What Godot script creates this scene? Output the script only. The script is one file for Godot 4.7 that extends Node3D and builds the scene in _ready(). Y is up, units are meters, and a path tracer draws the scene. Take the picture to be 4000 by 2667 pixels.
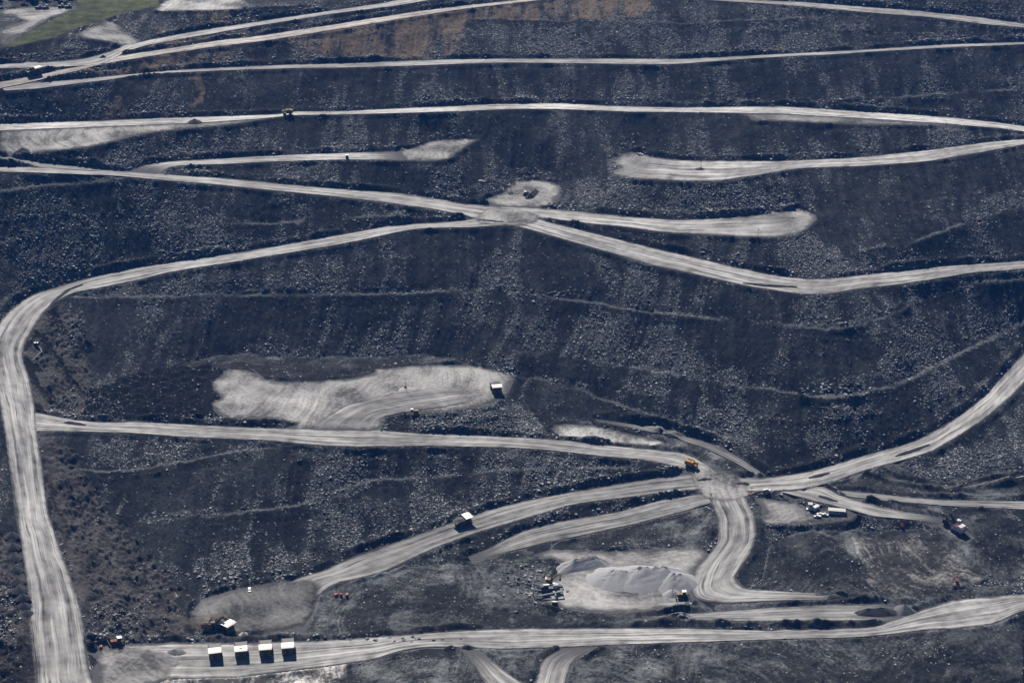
extends Node3D
# An open-cut coal mine seen from the air: terraced spoil dumps, pale haul roads, and the machines at work on them.

const ROWS := 1000
const COLS := 940
const Z_NEAR := -760.0
const STEP_A := 0.85
const STEP_B := 0.0011

var heights := PackedFloat32Array()
var bands := PackedByteArray()      # which face, counted up the pit wall
var soils := PackedByteArray()
var bench_z := PackedFloat32Array()  # z of the nearest point of a bench line
var kinds := PackedByteArray()      # 0 spoil slope, 1 road, 2 rough floor, 3 pad, 4 bench
var edge_far := PackedFloat32Array()   # metres to the nearest far road edge (toe)
var edge_near := PackedFloat32Array()  # metres to the nearest near road edge (crest)
var road_meshes := []
var rng := RandomNumberGenerator.new()
var n_big := FastNoiseLite.new()
var n_mid := FastNoiseLite.new()
var n_fine := FastNoiseLite.new()
var n_streak := FastNoiseLite.new()
var n_tint := FastNoiseLite.new()
var n_lump := FastNoiseLite.new()
var mats := {}
var foot := PackedFloat32Array()   # metres up the face from the flat below
var noses := [[Vector2(269.0, -1310.0), 150.0, 300.0], [Vector2(131.6, -1478.0), 50.0, 110.0], [Vector2(274.6, -1392.9), 45.0, 90.0], [Vector2(-43.4, -1523.7), 45.0, 80.0], [Vector2(-4.0, -1198.5), 45.0, 80.0]]
var names_used := {}

# Surveyed break lines of the pit in metres: x, z, height. A road is its far edge and its near edge; the others are outlines or level lines.
var road_edges := [
	["top bench road", PackedFloat32Array([-503.8,-1554.1,198.2,-488.7,-1563.9,199.2,-472.1,-1570.1,200,-454.7,-1575.1,200.2,-437.6,-1580.8,200.3,-420.5,-1586.4,200.5,-403.5,-1592.4,200.6,-386.6,-1598.5,200.7,-369.9,-1605.1,200.6,-353,-1611.3,200.7,-336,-1617,200.6,-318.8,-1622.6,200.2,-301.5,-1627.9,200,-283.9,-1632,199.9,-266.2,-1635.9,199.6,-248.7,-1640.4,199.2,-230.8,-1643.7,199.1,-213.1,-1647.4,198.6,-195.3,-1651.2,198.1,-177.6,-1655,197.6,-159.9,-1659.2,197.3,-142.5,-1664.1,196.9,-124.7,-1667.9,196.6,-107.4,-1673.1,196,-89.6,-1676.6,195.8,-71.7,-1679.9,195.6,-53.7,-1682,195.3,-35.6,-1683.2,195.2,-17.6,-1685.3,194.9,0.6,-1686.3,194.9,18.7,-1686.6,194.8,36.9,-1686.6,194.8,55.1,-1686.5,194.9,73.2,-1686.4,194.9,91.4,-1686.5,194.9,109.5,-1685.7,195.1,127.6,-1684.3,195.3,145.7,-1682.3,195.7,163.8,-1680.6,196,181.9,-1679.5,196.3,200,-1680.6,196.9,218,-1681.7,197.5,236.1,-1682.9,198.1,254.2,-1684.2,198.7,272.3,-1685.2,199.4,290.4,-1686.1,200.1,308.5,-1686.7,200.8,326.7,-1687.4,201.6,344.8,-1687.9,202.4,362.9,-1688,203.3,381,-1689.6,204,399,-1690.5,204.9,417.1,-1691.9,205.8,435.1,-1693.3,206.6,453.2,-1694.6,207.5,471.3,-1693.9,208.5,489.4,-1693,209.3,507.5,-1692.1,210.1,525.6,-1691.4,210.9,543.7,-1690.6,211.7,561.7,-1690.1,212.4,579.8,-1690,213,597.9,-1688.9,213.9,616,-1689.3,214.4,633.9,-1687.7,215.4,651.9,-1687,216.1,669.9,-1688.5,216.3,687.8,-1690.9,216.3]), PackedFloat32Array([-502.4,-1548.5,197,-485.2,-1550.8,197.6,-467.8,-1554.1,198.1,-450.8,-1560.2,199,-434.4,-1567.7,199.4,-417.7,-1574.5,199.8,-401.4,-1582.3,200,-386.7,-1592.5,200.2,-370.1,-1598.8,200.2,-352.9,-1604.2,200.2,-335.7,-1609.1,200.1,-318.2,-1613.4,199.9,-300.5,-1617.4,199.7,-282.8,-1620.7,199.6,-265.2,-1624.8,199.1,-247.4,-1628.4,198.7,-229.6,-1631.4,198.5,-211.6,-1633.8,198.1,-193.7,-1636.3,197.6,-175.7,-1638.2,197.3,-158,-1642,196.9,-140.3,-1645.7,196.5,-122.4,-1648.8,196.3,-105,-1653.6,195.6,-87.2,-1657,195.4,-69.5,-1660.3,195.3,-51.8,-1664.2,195,-34,-1667.2,194.7,-16,-1669.7,194.5,2,-1671.4,194.4,20.1,-1671.2,194.3,38.2,-1670.6,194.2,56.3,-1669.7,194.2,74.4,-1668.5,194.3,92.4,-1666.7,194.5,110.4,-1664.9,194.6,128.4,-1662.7,194.8,146.2,-1659.5,195.3,164.1,-1658.6,195.7,182.1,-1661.1,196,199.9,-1664.3,196.6,217.7,-1667.2,197.2,235.5,-1670.3,197.8,253.3,-1673.6,198.4,271.3,-1674.4,199.1,289.3,-1675.2,199.8,307.4,-1675.5,200.6,325.5,-1676.4,201.2,343.6,-1677.2,202.1,361.6,-1678.8,202.9,379.6,-1680.6,203.7,397.6,-1681.6,204.6,415.7,-1682.2,205.4,433.8,-1682.5,206.3,451.8,-1683.2,207.1,469.9,-1682.5,208.1,487.9,-1682.7,208.9,506,-1682.7,209.7,524,-1683.6,210.2,542.1,-1682.6,211.3,560.1,-1683.4,211.9,578.1,-1684.7,212.3,596.2,-1683.8,213.4,614.2,-1685.1,213.8,632.2,-1685.1,214.6,650.2,-1683.6,215.8,668.1,-1685.4,216.1,685.7,-1689.1,215.9])],
	["ridge_b", PackedFloat32Array([-621.2,-1491.1,176.1,-603.4,-1492.5,176.2,-585.7,-1495.1,176.1,-568,-1498.4,175.7,-550.4,-1502.1,175.2,-533.3,-1507.6,174.1,-515.8,-1512,173.4,-498.3,-1516.5,172.7,-481.1,-1521.7,171.8,-463.4,-1524.4,171.6,-445.6,-1527,171.4,-428.1,-1530.8,170.9,-410.5,-1534.5,170.6,-392.9,-1538.1,170.4,-375.4,-1542,170,-357.6,-1545,169.9,-340,-1548.5,169.4,-322.1,-1551,169.3,-304.2,-1553.3,169.2,-286.5,-1556.5,168.9,-268.7,-1559.1,168.8,-250.8,-1561.4,168.9,-233.5,-1565.4,168.8,-217.7,-1573.1,168.9,-199.7,-1574.5,168.6,-181.7,-1576.1,168.3,-164,-1579.1,167.9,-146.3,-1582.5,167.9,-128.9,-1587,167.5,-111.4,-1591.2,167.2,-94,-1595.9,166.8,-76.2,-1599,166.8,-58.7,-1603.2,166.5,-41.1,-1606.8,166.4,-23.4,-1610,166.2,-5.4,-1611.4,166,12.6,-1612.2,166,30.7,-1612.9,166.1,48.7,-1613.6,166.1,66.6,-1611.2,166,84.3,-1608.4,166,102.2,-1606.6,165.7,119.9,-1603,166,137.8,-1601.6,165.8,155.8,-1600.2,165.7,173.8,-1599.2,165.6,191.7,-1601.1,165.3,209.7,-1602.5,165.2,227.6,-1604.6,165,245.5,-1606.4,164.8,263.5,-1608.2,164.6,281.4,-1609.2,164.4,299.2,-1606.3,163.8,316.8,-1602.5,163.6,334.2,-1598.1,163.5,351.9,-1595.9,162.8,370,-1595.4,161.8,387.9,-1593.9,161.1,405.9,-1593.6,160.1,423.9,-1592.5,159.3,441.8,-1591.7,158.4,459.6,-1588.5,157.2,477.3,-1585.3,156,495.1,-1582.4,154.7,512.6,-1578.3,153.3,530.2,-1574.5,151.8,547.7,-1570.3,150.4,565,-1565.4,149.2,582,-1560,148.2,599.6,-1556.3,146.7,616.9,-1551.7,145.4,633.5,-1545.2,144.7]), PackedFloat32Array([-614,-1472.8,174.3,-596.2,-1472.8,175,-578.7,-1474.9,175,-561.1,-1477.6,174.9,-543.6,-1480.8,174.6,-526.7,-1486.3,173.7,-509.6,-1491.3,172.9,-493.6,-1498.5,171.5,-477,-1504.4,170.4,-459.4,-1507.4,170.2,-441.8,-1510,170.1,-424.2,-1512.8,170,-406.6,-1515.8,169.9,-389.1,-1518.8,169.8,-371.5,-1521.9,169.6,-354,-1524.9,169.6,-336.5,-1528.6,169.3,-319,-1531.8,169.1,-301.4,-1534.8,169,-284.4,-1539.8,168.8,-267.1,-1544.4,168.8,-250,-1549.3,168.7,-233.4,-1555.8,168.5,-216.9,-1561.8,168.5,-199.1,-1563.5,168.3,-181.5,-1565.9,168,-163.8,-1568,167.7,-146.1,-1570.2,167.5,-128.5,-1572.6,167.2,-111,-1575.8,166.8,-93.4,-1578.7,166.5,-75.7,-1581.3,166.3,-58.1,-1583.9,166.1,-40.7,-1587.2,166,-23.1,-1590.2,165.9,-5.8,-1594.1,165.6,12,-1595.2,165.7,29.8,-1594.8,165.6,47.6,-1594.4,165.5,65.2,-1591.5,165.7,82.9,-1589.6,165.6,100.6,-1588.1,165.3,118.1,-1585.2,165.5,136,-1584.9,165.4,153.8,-1585,165.2,171.6,-1584.3,165.2,189.4,-1583.8,165,207.2,-1583.3,164.9,225,-1582.5,164.9,242.8,-1582.2,164.6,260.6,-1581.6,164.4,278.4,-1580.9,164.1,296.1,-1578.5,163.8,313.8,-1576.3,163.4,331.5,-1574.4,163,349.2,-1572.9,162.4,367,-1571.6,161.6,384.8,-1570.1,160.8,402.6,-1569,159.9,420.3,-1568.2,159,438.1,-1567.2,158,455.9,-1566.1,156.8,473.7,-1565.3,155.5,491.5,-1564.5,154.3,508.9,-1561.1,152.8,526.3,-1557.4,151.3,543.9,-1554.5,149.6,560.5,-1548.5,148.8,577.8,-1544.2,147.4,595.1,-1540.4,146,612.5,-1537,144.4,629.6,-1533.5,142.9])],
	["c", PackedFloat32Array([127,-1536.3,136.9,139.5,-1524.3,136.4,155.3,-1517.3,136.5,171.9,-1512.5,136.8,189.3,-1511.3,137.1,206.6,-1509.8,137.5,223.9,-1508,138,241.2,-1505.9,138.5,258.5,-1503.5,139.2,275.9,-1502.4,140,293.2,-1502.9,140.6,310.7,-1502.9,141.4,328,-1503.5,141.9,345.2,-1505.6,142.7,362.2,-1509.5,143.3,379.2,-1513.4,143.9,396,-1517.8,144.3,412.8,-1522.2,144.7,429.5,-1527.4,145.3,446.1,-1532.7,145.8,462.7,-1537.9,146.3,479.5,-1542.1,146.9,496.7,-1544.9,147.5,513.9,-1547.5,148.1,531.1,-1549.7,148.9,548.2,-1552.8,149.3,564.8,-1557.9,149.1,581.5,-1562.9,148.8,598.7,-1565.2,149.6,615.8,-1568.3,150,632.9,-1571.5,150.5,649.8,-1575.6,150.6]), PackedFloat32Array([105.3,-1465.8,135.5,122,-1457.9,135.9,139.9,-1453.4,136.4,158,-1449.7,136.6,176.3,-1447.4,137,194.5,-1447.6,137.3,212.1,-1453.4,137.9,229.6,-1459.4,138.4,246.7,-1466.4,139,263.8,-1473.2,139.6,281.5,-1477.4,140.3,300.1,-1476.9,141.2,318.6,-1477.2,141.8,337.1,-1476.8,142.6,355.4,-1478.5,143.2,373.8,-1480.7,143.9,392.1,-1483.2,144.5,409.9,-1488.2,144.9,427,-1495.1,145.5,444.1,-1502.3,146,461.2,-1509.2,146.6,478,-1516.9,147,494.8,-1524.8,147.5,511.7,-1532.3,148,528.4,-1540.2,148.5,545.3,-1547.7,149,561.6,-1556.4,149.1,578,-1564.8,149.2,594.8,-1572.8,149.6,611.4,-1580.7,150,628.2,-1588.4,150.5,645.2,-1595.4,151.3])],
	["d", PackedFloat32Array([-605.7,-1432.7,156.7,-587.5,-1433.5,156.3,-569.3,-1433.3,156.3,-551,-1433.3,156.1,-532.8,-1433.8,155.8,-514.6,-1433.6,155.7,-496.4,-1433.4,155.6,-478.2,-1433.3,155.5,-460,-1432.5,155.7,-441.8,-1431.1,156,-423.9,-1434.4,154.8,-405.8,-1434.9,153.5,-387.8,-1435.9,152,-370.3,-1439.5,149.7,-352.3,-1441.8,147.5,-334.2,-1441.7,146,-316.7,-1445.6,143.4,-298.7,-1448.6,141.2,-280.7,-1451.2,139.2,-262.6,-1452.2,137.1,-244.4,-1453,135.1,-226.2,-1453.4,133.1,-208,-1453.6,131.2,-189.8,-1454.3,129.3,-171.6,-1454.9,127.5,-153.4,-1455.5,125.8,-135.2,-1457,123.9,-117.1,-1458,122.2,-99,-1456.7,120.6,-81.1,-1453.8,118.7,-63.3,-1450.1,117.1,-45.8,-1445,115.3,-27.7,-1446.3,113.6,-10.1,-1443,113,5.7,-1434,112.4]), PackedFloat32Array([-601.3,-1428.3,156.4,-583.8,-1427.3,156.2,-566.4,-1426.5,155.9,-548.9,-1425.6,155.7,-531.4,-1424.8,155.4,-514,-1423.6,155.2,-496.6,-1422.2,155.2,-479.1,-1421,155,-461.7,-1419.9,154.8,-444.2,-1419.1,154.6,-426.8,-1419.8,153.8,-409.4,-1421.3,152.7,-392.2,-1422.4,151.6,-375.1,-1426.1,149.7,-357.7,-1427,148,-340.2,-1426.9,146.2,-322.8,-1427.7,144.2,-305.5,-1429.6,142,-288.1,-1431.1,140,-270.7,-1432.3,138,-253.2,-1432.7,136,-235.8,-1432.9,134,-218.3,-1433,132.1,-200.8,-1432.8,130.3,-183.3,-1432.6,128.5,-165.8,-1432.3,126.7,-148.4,-1430.9,125.1,-131,-1429.2,123.3,-113.6,-1427.6,121.6,-96.2,-1426,119.8,-78.8,-1424,118.1,-61.8,-1420.1,116.3,-45.4,-1414.5,114.5,-30.9,-1405.4,112.9,-18.4,-1393.2,112.3])],
	["e", PackedFloat32Array([-359,-1446.2,148.4,-348.8,-1462.2,148.1,-332.5,-1471.3,147.9,-315.1,-1478,147.7,-296.9,-1483.1,147.1,-278.4,-1487.2,146.9,-260.1,-1492,146.4,-241.8,-1496.8,146,-223.4,-1501.1,145.6,-204.9,-1505.3,145.2,-186.2,-1508.3,144.9,-167.5,-1511.4,144.6,-148.9,-1514.9,144.3,-130.1,-1517.7,144.2,-111.5,-1521.2,143.9]), PackedFloat32Array([-329.4,-1440.5,145.9,-325.4,-1456.9,147.3,-311.9,-1465.1,147.2,-294.5,-1467.3,146.9,-277.1,-1469.7,146.6,-260.3,-1474.7,146.1,-243.2,-1478.8,145.9,-226.1,-1482.3,145.4,-208.7,-1484.9,145.1,-191.3,-1487.3,144.9,-174,-1490.2,144.4,-156.5,-1491.7,144.2,-138.9,-1492,144,-121.3,-1492.2,143.8,-103.7,-1492.2,143.6])],
	["g", PackedFloat32Array([5.7,-1430,112.1,18,-1417.3,111.4,33,-1408.7,110,49,-1401.1,108.9,64.6,-1393,107.6,80.2,-1384.7,106.4,95.9,-1376.5,105.2,111.4,-1368.1,104,127,-1359.9,102.8,142.8,-1351.9,101.7,158.8,-1344.5,100.4,174.8,-1336.9,99.2,190.7,-1329.4,98,206.9,-1322.4,96.8,223.1,-1315.3,95.6,240.1,-1310.6,94.5,257.3,-1308.3,93.6,274.9,-1310.1,92.6,291.4,-1316.3,91.6,307.9,-1322.6,90.8,324.4,-1328.8,90.1,340.9,-1335.1,89.3,357.3,-1341.8,88.5,373.7,-1348.2,87.7,390,-1355,86.9,407,-1359.8,86.1,423.9,-1364.9,85.2,441,-1369.3,84.6,458.2,-1373.3,84.1,475.4,-1377.1,83.8,492.8,-1380.1,83.7,510.2,-1383.6,83.6,527.5,-1386.6,83.5,545,-1389.2,83.7,562.4,-1392.2,83.7,579.8,-1395.1,83.7,597.3,-1396.7,84.3]), PackedFloat32Array([-18.5,-1402.8,112.3,-1.8,-1395.3,111.7,14.7,-1387.1,110.9,30.3,-1377.3,109.6,45.7,-1367.3,108.5,61.5,-1357.9,107.2,77.2,-1348.3,106,92.7,-1338.4,104.8,108.1,-1328.2,103.6,123.6,-1318.3,102.2,140.6,-1311.4,101,157.4,-1304,99.8,174.2,-1296.5,98.5,190.8,-1288.5,97.3,208.1,-1282.6,96.1,225.8,-1277.6,95,243.6,-1272.8,94,262,-1272.3,93.1,278.8,-1278.8,92.1,295.1,-1287.5,91.4,312,-1294.7,90.4,329.1,-1301.6,89.4,345.8,-1309.2,88.4,362.1,-1317.7,87.5,378.4,-1326.3,86.5,395,-1334.2,85.9,411.4,-1342.5,85.1,428.8,-1348.4,84.3,446.6,-1353.1,83.7,464.5,-1357.4,83.4,482.5,-1361.1,83.4,500.6,-1364.7,83.3,518.7,-1368,83.5,536.8,-1371.2,83.6,554.9,-1374.7,83.6,573,-1378.2,83.7,590.9,-1382.2,83.4])],
	["h", PackedFloat32Array([-10.7,-1444.6,113,8.2,-1442.4,112.6,27.1,-1439.6,112.4,46,-1438,111.7,64.4,-1432.8,111.6,82.5,-1426.7,111.7,100.5,-1420.2,112.1,118.7,-1414.6,112.4,137.4,-1410.5,112.6,156,-1406.2,113,175,-1407.4,113.3,194,-1409.4,113.7,212.9,-1412.1,113.8,231.4,-1417,114.1,249.8,-1422.1,114.4,268.2,-1427.3,114.7]), PackedFloat32Array([-6.5,-1415.3,112.1,11.6,-1417.6,111.6,29.1,-1415.3,111.6,46.2,-1409.1,111.6,63.3,-1402.8,111.6,80.6,-1397.2,111.7,97.9,-1391.6,112,114.7,-1385.1,112.2,130.4,-1376.1,112.5,148,-1371.5,112.7,165.7,-1367.5,113.1,183.6,-1363.8,113.5,201.5,-1360.8,113.7,219.3,-1357,114.1,237.1,-1356.8,114.3,254.7,-1361.5,114.7])],
	["i", PackedFloat32Array([-284,-788.2,14.9,-289.8,-805.3,15.1,-295.6,-822.5,15.3,-301.4,-839.6,15.7,-307,-856.8,16.3,-312.6,-874,17.1,-317.9,-891.3,18.5,-322.5,-908.8,20.3,-328.4,-925.9,22.4,-334.5,-942.9,24.7,-340.7,-960,27.2,-346.8,-977,29.7,-353.5,-993.8,32,-359.8,-1010.8,34.4,-365.3,-1028,37,-371.1,-1045.1,39.5,-377.2,-1062.2,41.9,-383.3,-1079.2,44.7,-389.3,-1096.3,47.4,-395.4,-1113.3,50.1,-401.9,-1130.2,52.5,-408.6,-1147,55,-416.2,-1163.5,57.2,-423.7,-1179.9,59.3,-429.4,-1197,61.1,-434.7,-1214.4,62.9,-438.8,-1231.9,64.7,-441.3,-1249.9,66.3,-441.7,-1267.9,67.6,-439.8,-1285.8,69.4,-434.5,-1303.1,71.7,-425.5,-1318.3,74.1,-409.7,-1327,77.2,-392.9,-1333.7,80,-376.1,-1340.3,82.5,-358.7,-1345.2,84.7,-341.3,-1349.4,86.9,-323.4,-1351.8,88.9,-305.6,-1354.7,90.6,-287.8,-1357.9,92.4,-270.1,-1361.7,94.1,-252.5,-1365.7,95.6,-235,-1370.1,97.1,-217.5,-1374.4,98.6,-200,-1378.8,100.1,-182.6,-1383.9,101.6,-165.4,-1389.3,103,-148,-1394.4,104.5,-130.8,-1399.8,105.9,-113.5,-1404.9,107.4,-95.5,-1406.3,108.6,-77.5,-1406.5,109.8,-59.4,-1406.6,110.9,-41.7,-1408.8,112,-25.6,-1415.8,112.8,-10.6,-1425.9,112.7]), PackedFloat32Array([-249.4,-798.4,10.1,-255.5,-814.5,10.3,-261.7,-830.5,10.4,-267.9,-846.5,11.2,-273.8,-862.7,12.2,-279.1,-879,14.3,-284.2,-895.4,16.9,-290.6,-911.4,19.2,-297.3,-927.2,21.3,-304.4,-942.9,23.6,-312.3,-958.1,26,-319.4,-973.7,28.3,-326.5,-989.4,30.7,-333.6,-1005.1,33.3,-339.3,-1021.3,35.7,-344.9,-1037.5,38.2,-350.3,-1053.9,40.4,-355.5,-1070.2,42.8,-361,-1086.5,44.8,-366.5,-1102.8,46.7,-371.6,-1119.2,48.4,-376.6,-1135.6,49.8,-381.6,-1152.1,53.3,-387.7,-1168.1,55.7,-394.4,-1183.9,58.3,-401.6,-1199.6,60.6,-407.6,-1215.6,63.4,-408.9,-1232.5,66.3,-408,-1249.7,68.9,-407.1,-1266.8,71.2,-405.2,-1283.8,73.3,-398.4,-1299.4,75.9,-385.9,-1310.7,79,-369,-1313.9,81.6,-352.2,-1317.4,83.9,-335.5,-1321.2,86.1,-319.4,-1327.2,88.1,-303.5,-1333.5,89.9,-286.8,-1337.2,91.7,-270,-1340.6,93.2,-253.2,-1344.2,94.7,-236.4,-1347.8,96.3,-219.7,-1351.9,97.8,-203,-1355.9,99.3,-186.5,-1360.4,100.6,-169.9,-1364.8,102,-153.4,-1369.2,103.4,-137.1,-1374.8,104.8,-121.2,-1381.1,106.2,-105.5,-1388.2,107.4,-89.3,-1393.5,108.6,-72.2,-1392.9,109.8,-55,-1391.6,110.7,-37.9,-1390.1,111.6,-20.9,-1391,112.2,-4.4,-1395.7,111.9])],
	["j", PackedFloat32Array([-376.4,-1134.3,49.7,-358.8,-1132.5,46.5,-340.9,-1127.9,45.4,-322.7,-1126.5,44.8,-304.2,-1127.4,44.4,-285.7,-1128.2,43.8,-267.2,-1127.3,43.2,-248.7,-1126.7,42.4,-230.2,-1126.2,41.5,-211.7,-1126,40.7,-193.2,-1126,39.8,-174.7,-1125.9,39.1,-156.2,-1126.1,38.5,-137.7,-1127,37.6,-119.2,-1128.8,36.5,-101.1,-1131.7,34.8,-82.7,-1132.7,32.5,-64.3,-1134.5,30.4,-45.9,-1136.8,28.4,-27.5,-1138.6,26.6,-9.1,-1140.7,24.5,9.3,-1142.8,22.5,27.7,-1145,20.3,46.1,-1144,19.1,64.5,-1141.6,17.7,82.9,-1139.9,16.5,101.3,-1137.9,15.5,119.7,-1135.6,14.5,137.8,-1132.9,13.4,151,-1120,12.1,161.3,-1104.6,10.9]), PackedFloat32Array([-368.9,-1105.7,47.1,-351.4,-1106.7,46.6,-333.9,-1107.8,45.9,-316.4,-1107.9,45.3,-298.9,-1108,44.8,-281.4,-1106.8,44.3,-263.9,-1105.3,43.6,-246.4,-1104.1,42.8,-228.9,-1104.3,41.9,-211.4,-1104.3,41.1,-193.8,-1104.4,40.2,-176.4,-1102.5,39.5,-159,-1100.6,38.7,-141.5,-1099.5,37.8,-124,-1100.7,36.5,-106.8,-1103.8,35.1,-89.7,-1107.5,33.3,-72.6,-1111.4,31.5,-55.3,-1114.6,29.6,-38,-1117.4,27.8,-20.7,-1120.1,25.9,-3.3,-1122.7,24.2,14.1,-1123.8,22.4,31.7,-1123.9,20.8,49.2,-1122.7,19.4,66.6,-1121.2,18,84.1,-1119.9,16.7,101.6,-1118.6,15.5,118.7,-1115,14,135.4,-1110.4,12.2,146.9,-1097.2,10.4])],
	["m", PackedFloat32Array([157.8,-1103.8,10.6,175.5,-1099.2,10.4,194,-1098.9,10.3,211.9,-1103,10,229.8,-1107.6,10.4,246.9,-1114.7,11.1,263.6,-1122.5,12,280.4,-1130.3,13,297.7,-1136.9,14.4,315.2,-1143,16.2,331.2,-1152.1,18.3,346.4,-1162.6,20.1,360.4,-1174.7,22,374.2,-1187.1,23.6,386.9,-1200.6,25.3,399.3,-1214.3,27,410.2,-1229.2,28.5,421.3,-1244.1,30.1,432.2,-1259,31.6,443.2,-1273.9,33.3,454.3,-1288.8,35.3,466.6,-1302.3,40.5]), PackedFloat32Array([149,-1084.4,7.9,166.4,-1081.5,8.2,183.8,-1079.4,8.9,201.5,-1079.2,9.5,219.2,-1080.5,9.6,235.8,-1086.2,9.9,252.2,-1092.9,10.6,267.2,-1102.2,11.2,282.7,-1110.7,11.8,299.5,-1116.4,13.5,316.5,-1121.4,16,333.2,-1127.1,18.4,347.3,-1137.9,20.3,361.3,-1148.7,22.1,374.5,-1160.5,23.7,387.6,-1172.5,25.2,399.7,-1185.4,26.6,411.2,-1198.9,27.9,422.3,-1212.7,29,432.9,-1226.9,30,443.2,-1241.3,30.6,454,-1255.4,32.1])],
	["n", PackedFloat32Array([-173.1,-908,-1.2,-172,-926,-1.6,-169.3,-943.8,-1.9,-164,-961.1,-2.2,-151.9,-974.4,-2.3,-136.3,-983.4,-2.1,-123,-995.7,-1.8,-109.1,-1007.2,-1.4,-93.8,-1016.8,-0.9,-78,-1025.4,-0.2,-62.4,-1034.7,0.6,-46.9,-1043.9,1.4,-31.4,-1053.2,2.2,-15.8,-1062.4,2.9,0.7,-1069.6,3.5,17.5,-1076.3,4.2,34.7,-1081.9,4.9,51.9,-1087.6,5.7,69.3,-1092.4,6.3,86.9,-1096.5,7,104.5,-1100.5,7.7,122.4,-1103.1,8.6,140.3,-1103.8,10.6,158.1,-1106.5,11.1]), PackedFloat32Array([-140.2,-906.9,-1.1,-141,-923.1,-1.3,-139.8,-939.2,-1.5,-132.9,-953.7,-1.5,-122.8,-966.5,-1.4,-108.5,-972.4,-1.2,-94,-979,-0.9,-80.8,-988.4,-0.4,-68.4,-999,0.4,-55.9,-1009.2,1.3,-42.2,-1018.1,2.1,-28.5,-1026.9,2.7,-13.9,-1034.2,3.3,0.6,-1041.6,3.8,15,-1049.2,4.2,29.4,-1056.6,4.8,43.9,-1064,5.5,59.6,-1068,6.1,75.6,-1071.1,6.6,91.6,-1074.3,7.1,107.5,-1077.7,7.4,123.4,-1081,7.8,139.5,-1083.2,8.1,155.7,-1084.2,8])],
	["o", PackedFloat32Array([-273.3,-874.8,9.9,-256.4,-880.7,6.3,-238.8,-885.3,3.8,-221.2,-889.6,1.6,-203.2,-891.2,0.7,-185.1,-891.2,0.1,-167.1,-892.6,-0.4,-149,-894,-0.6,-130.9,-895.3,-0.8,-112.8,-896.6,-0.9,-94.8,-899,-1,-76.9,-901.5,-1,-58.9,-904.1,-1,-41,-906.7,-1.1,-22.9,-908.2,-1,-4.8,-909.3,-1,13.3,-909.7,-1,31.4,-909.6,-0.9,49.5,-909.1,-0.5,67.7,-908.6,-0.2,85.8,-908.3,0,103.9,-908.5,0.1,122,-908.2,0.1,140.2,-907.4,0,158.3,-907.1,-0.4,176.4,-906.7,-0.6,194.5,-907.4,-0.8,212.6,-908.2,-1.1,230.7,-909.6,-1,248.4,-912.9,-1.1,263.9,-922.3,-1.2,279.6,-931.3,-1.3,295.4,-940.2,-1.6,312.1,-947,-1.9,330,-950.2,-2.4,347.9,-953.3,-2.8,365.5,-957.2,-3.9,383.4,-960.5,-4.4,401.3,-963.1,-4.6,419.3,-965.7,-4.6,437.2,-968.3,-4.7,455.1,-971.2,-5]), PackedFloat32Array([-263.8,-837.4,10.2,-246.5,-841.2,7.5,-228.9,-844,5.5,-211.2,-846.4,3.7,-193.5,-848.9,2.4,-175.9,-851.5,1.3,-158.6,-855.7,0.6,-141.3,-860,0.1,-124,-864.6,-0.3,-106.8,-869.1,-0.6,-89.8,-874.3,-0.8,-74.3,-883,-0.9,-57.1,-887.5,-0.9,-39.3,-888,-1,-21.5,-886.7,-0.9,-3.7,-885.6,-0.9,14.1,-886.4,-0.8,31.9,-887.2,-0.7,49.7,-888.3,-0.5,67.5,-889.4,-0.4,85.3,-890.2,-0.2,103.1,-891.2,-0.1,120.9,-892.3,-0.2,138.7,-893.6,-0.3,156.5,-895.1,-0.6,174.3,-896.4,-0.8,192.1,-897.5,-1,209.9,-898.7,-1.3,227.7,-899.6,-1.4,245.3,-902.4,-1.6,262.7,-906,-2,280.1,-910.2,-2.6,297.7,-912.7,-3.2,315.2,-916.2,-3.7,331.8,-921.7,-4,346.7,-931.5,-3.9,362.6,-939.6,-3.7,378.2,-948.2,-3.9,393.7,-956.9,-4.3,409.3,-965.6,-4.6,424.9,-974.3,-5,440.6,-982.8,-5.1])],
	["p", PackedFloat32Array([81,-919.9,0.2,100.6,-922.3,0.4,120.2,-924.8,0.5,139.8,-927.2,0.7,159.4,-929.6,0.8,179,-932.1,0.8,198.7,-934.1,0.6,218.3,-936.2,0.4,238,-937.8,0,257.7,-938.3,-0.4,277.5,-937.9,-0.8]), PackedFloat32Array([80.9,-917.8,0.2,99.1,-918.2,0.3,117.4,-918.4,0.4,135.6,-917,0.4,153.7,-915.5,0.5,171.9,-915.2,0.6,190.1,-916.3,0.5,208.4,-916.7,0.2,226.6,-917.3,-0.2,244.9,-917.6,-0.8,263.1,-917.4,-1.3])],
	["q", PackedFloat32Array([151.8,-1084.7,7.7,151.9,-1065.9,6.1,154.2,-1047.2,5.3,152.7,-1028.4,4.8,149,-1010,4.2,140.4,-993.5,3.3,130.8,-977.3,2.6,125,-959.5,2.2,126.2,-940.9,1.9,140.9,-936.1,1.5,159.7,-937.6,1.3,178.4,-939.8,1,197.2,-941.3,0.8,216.1,-942.2,0.6,234.9,-943.2,0.4]), PackedFloat32Array([177.1,-1081.3,8.1,179.4,-1066.6,6.7,181.5,-1052,5.9,181.5,-1037.3,5.6,180.1,-1022.5,4.9,176.4,-1008.2,4.4,171,-994.5,4,164.1,-981.3,3.3,158.1,-967.9,2.5,163.2,-955.9,1.6,177.8,-953.1,1.2,192.5,-951.7,1,207.3,-950.3,0.8,221.8,-947.3,0.7,236.3,-944.2,0.4])],
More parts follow.
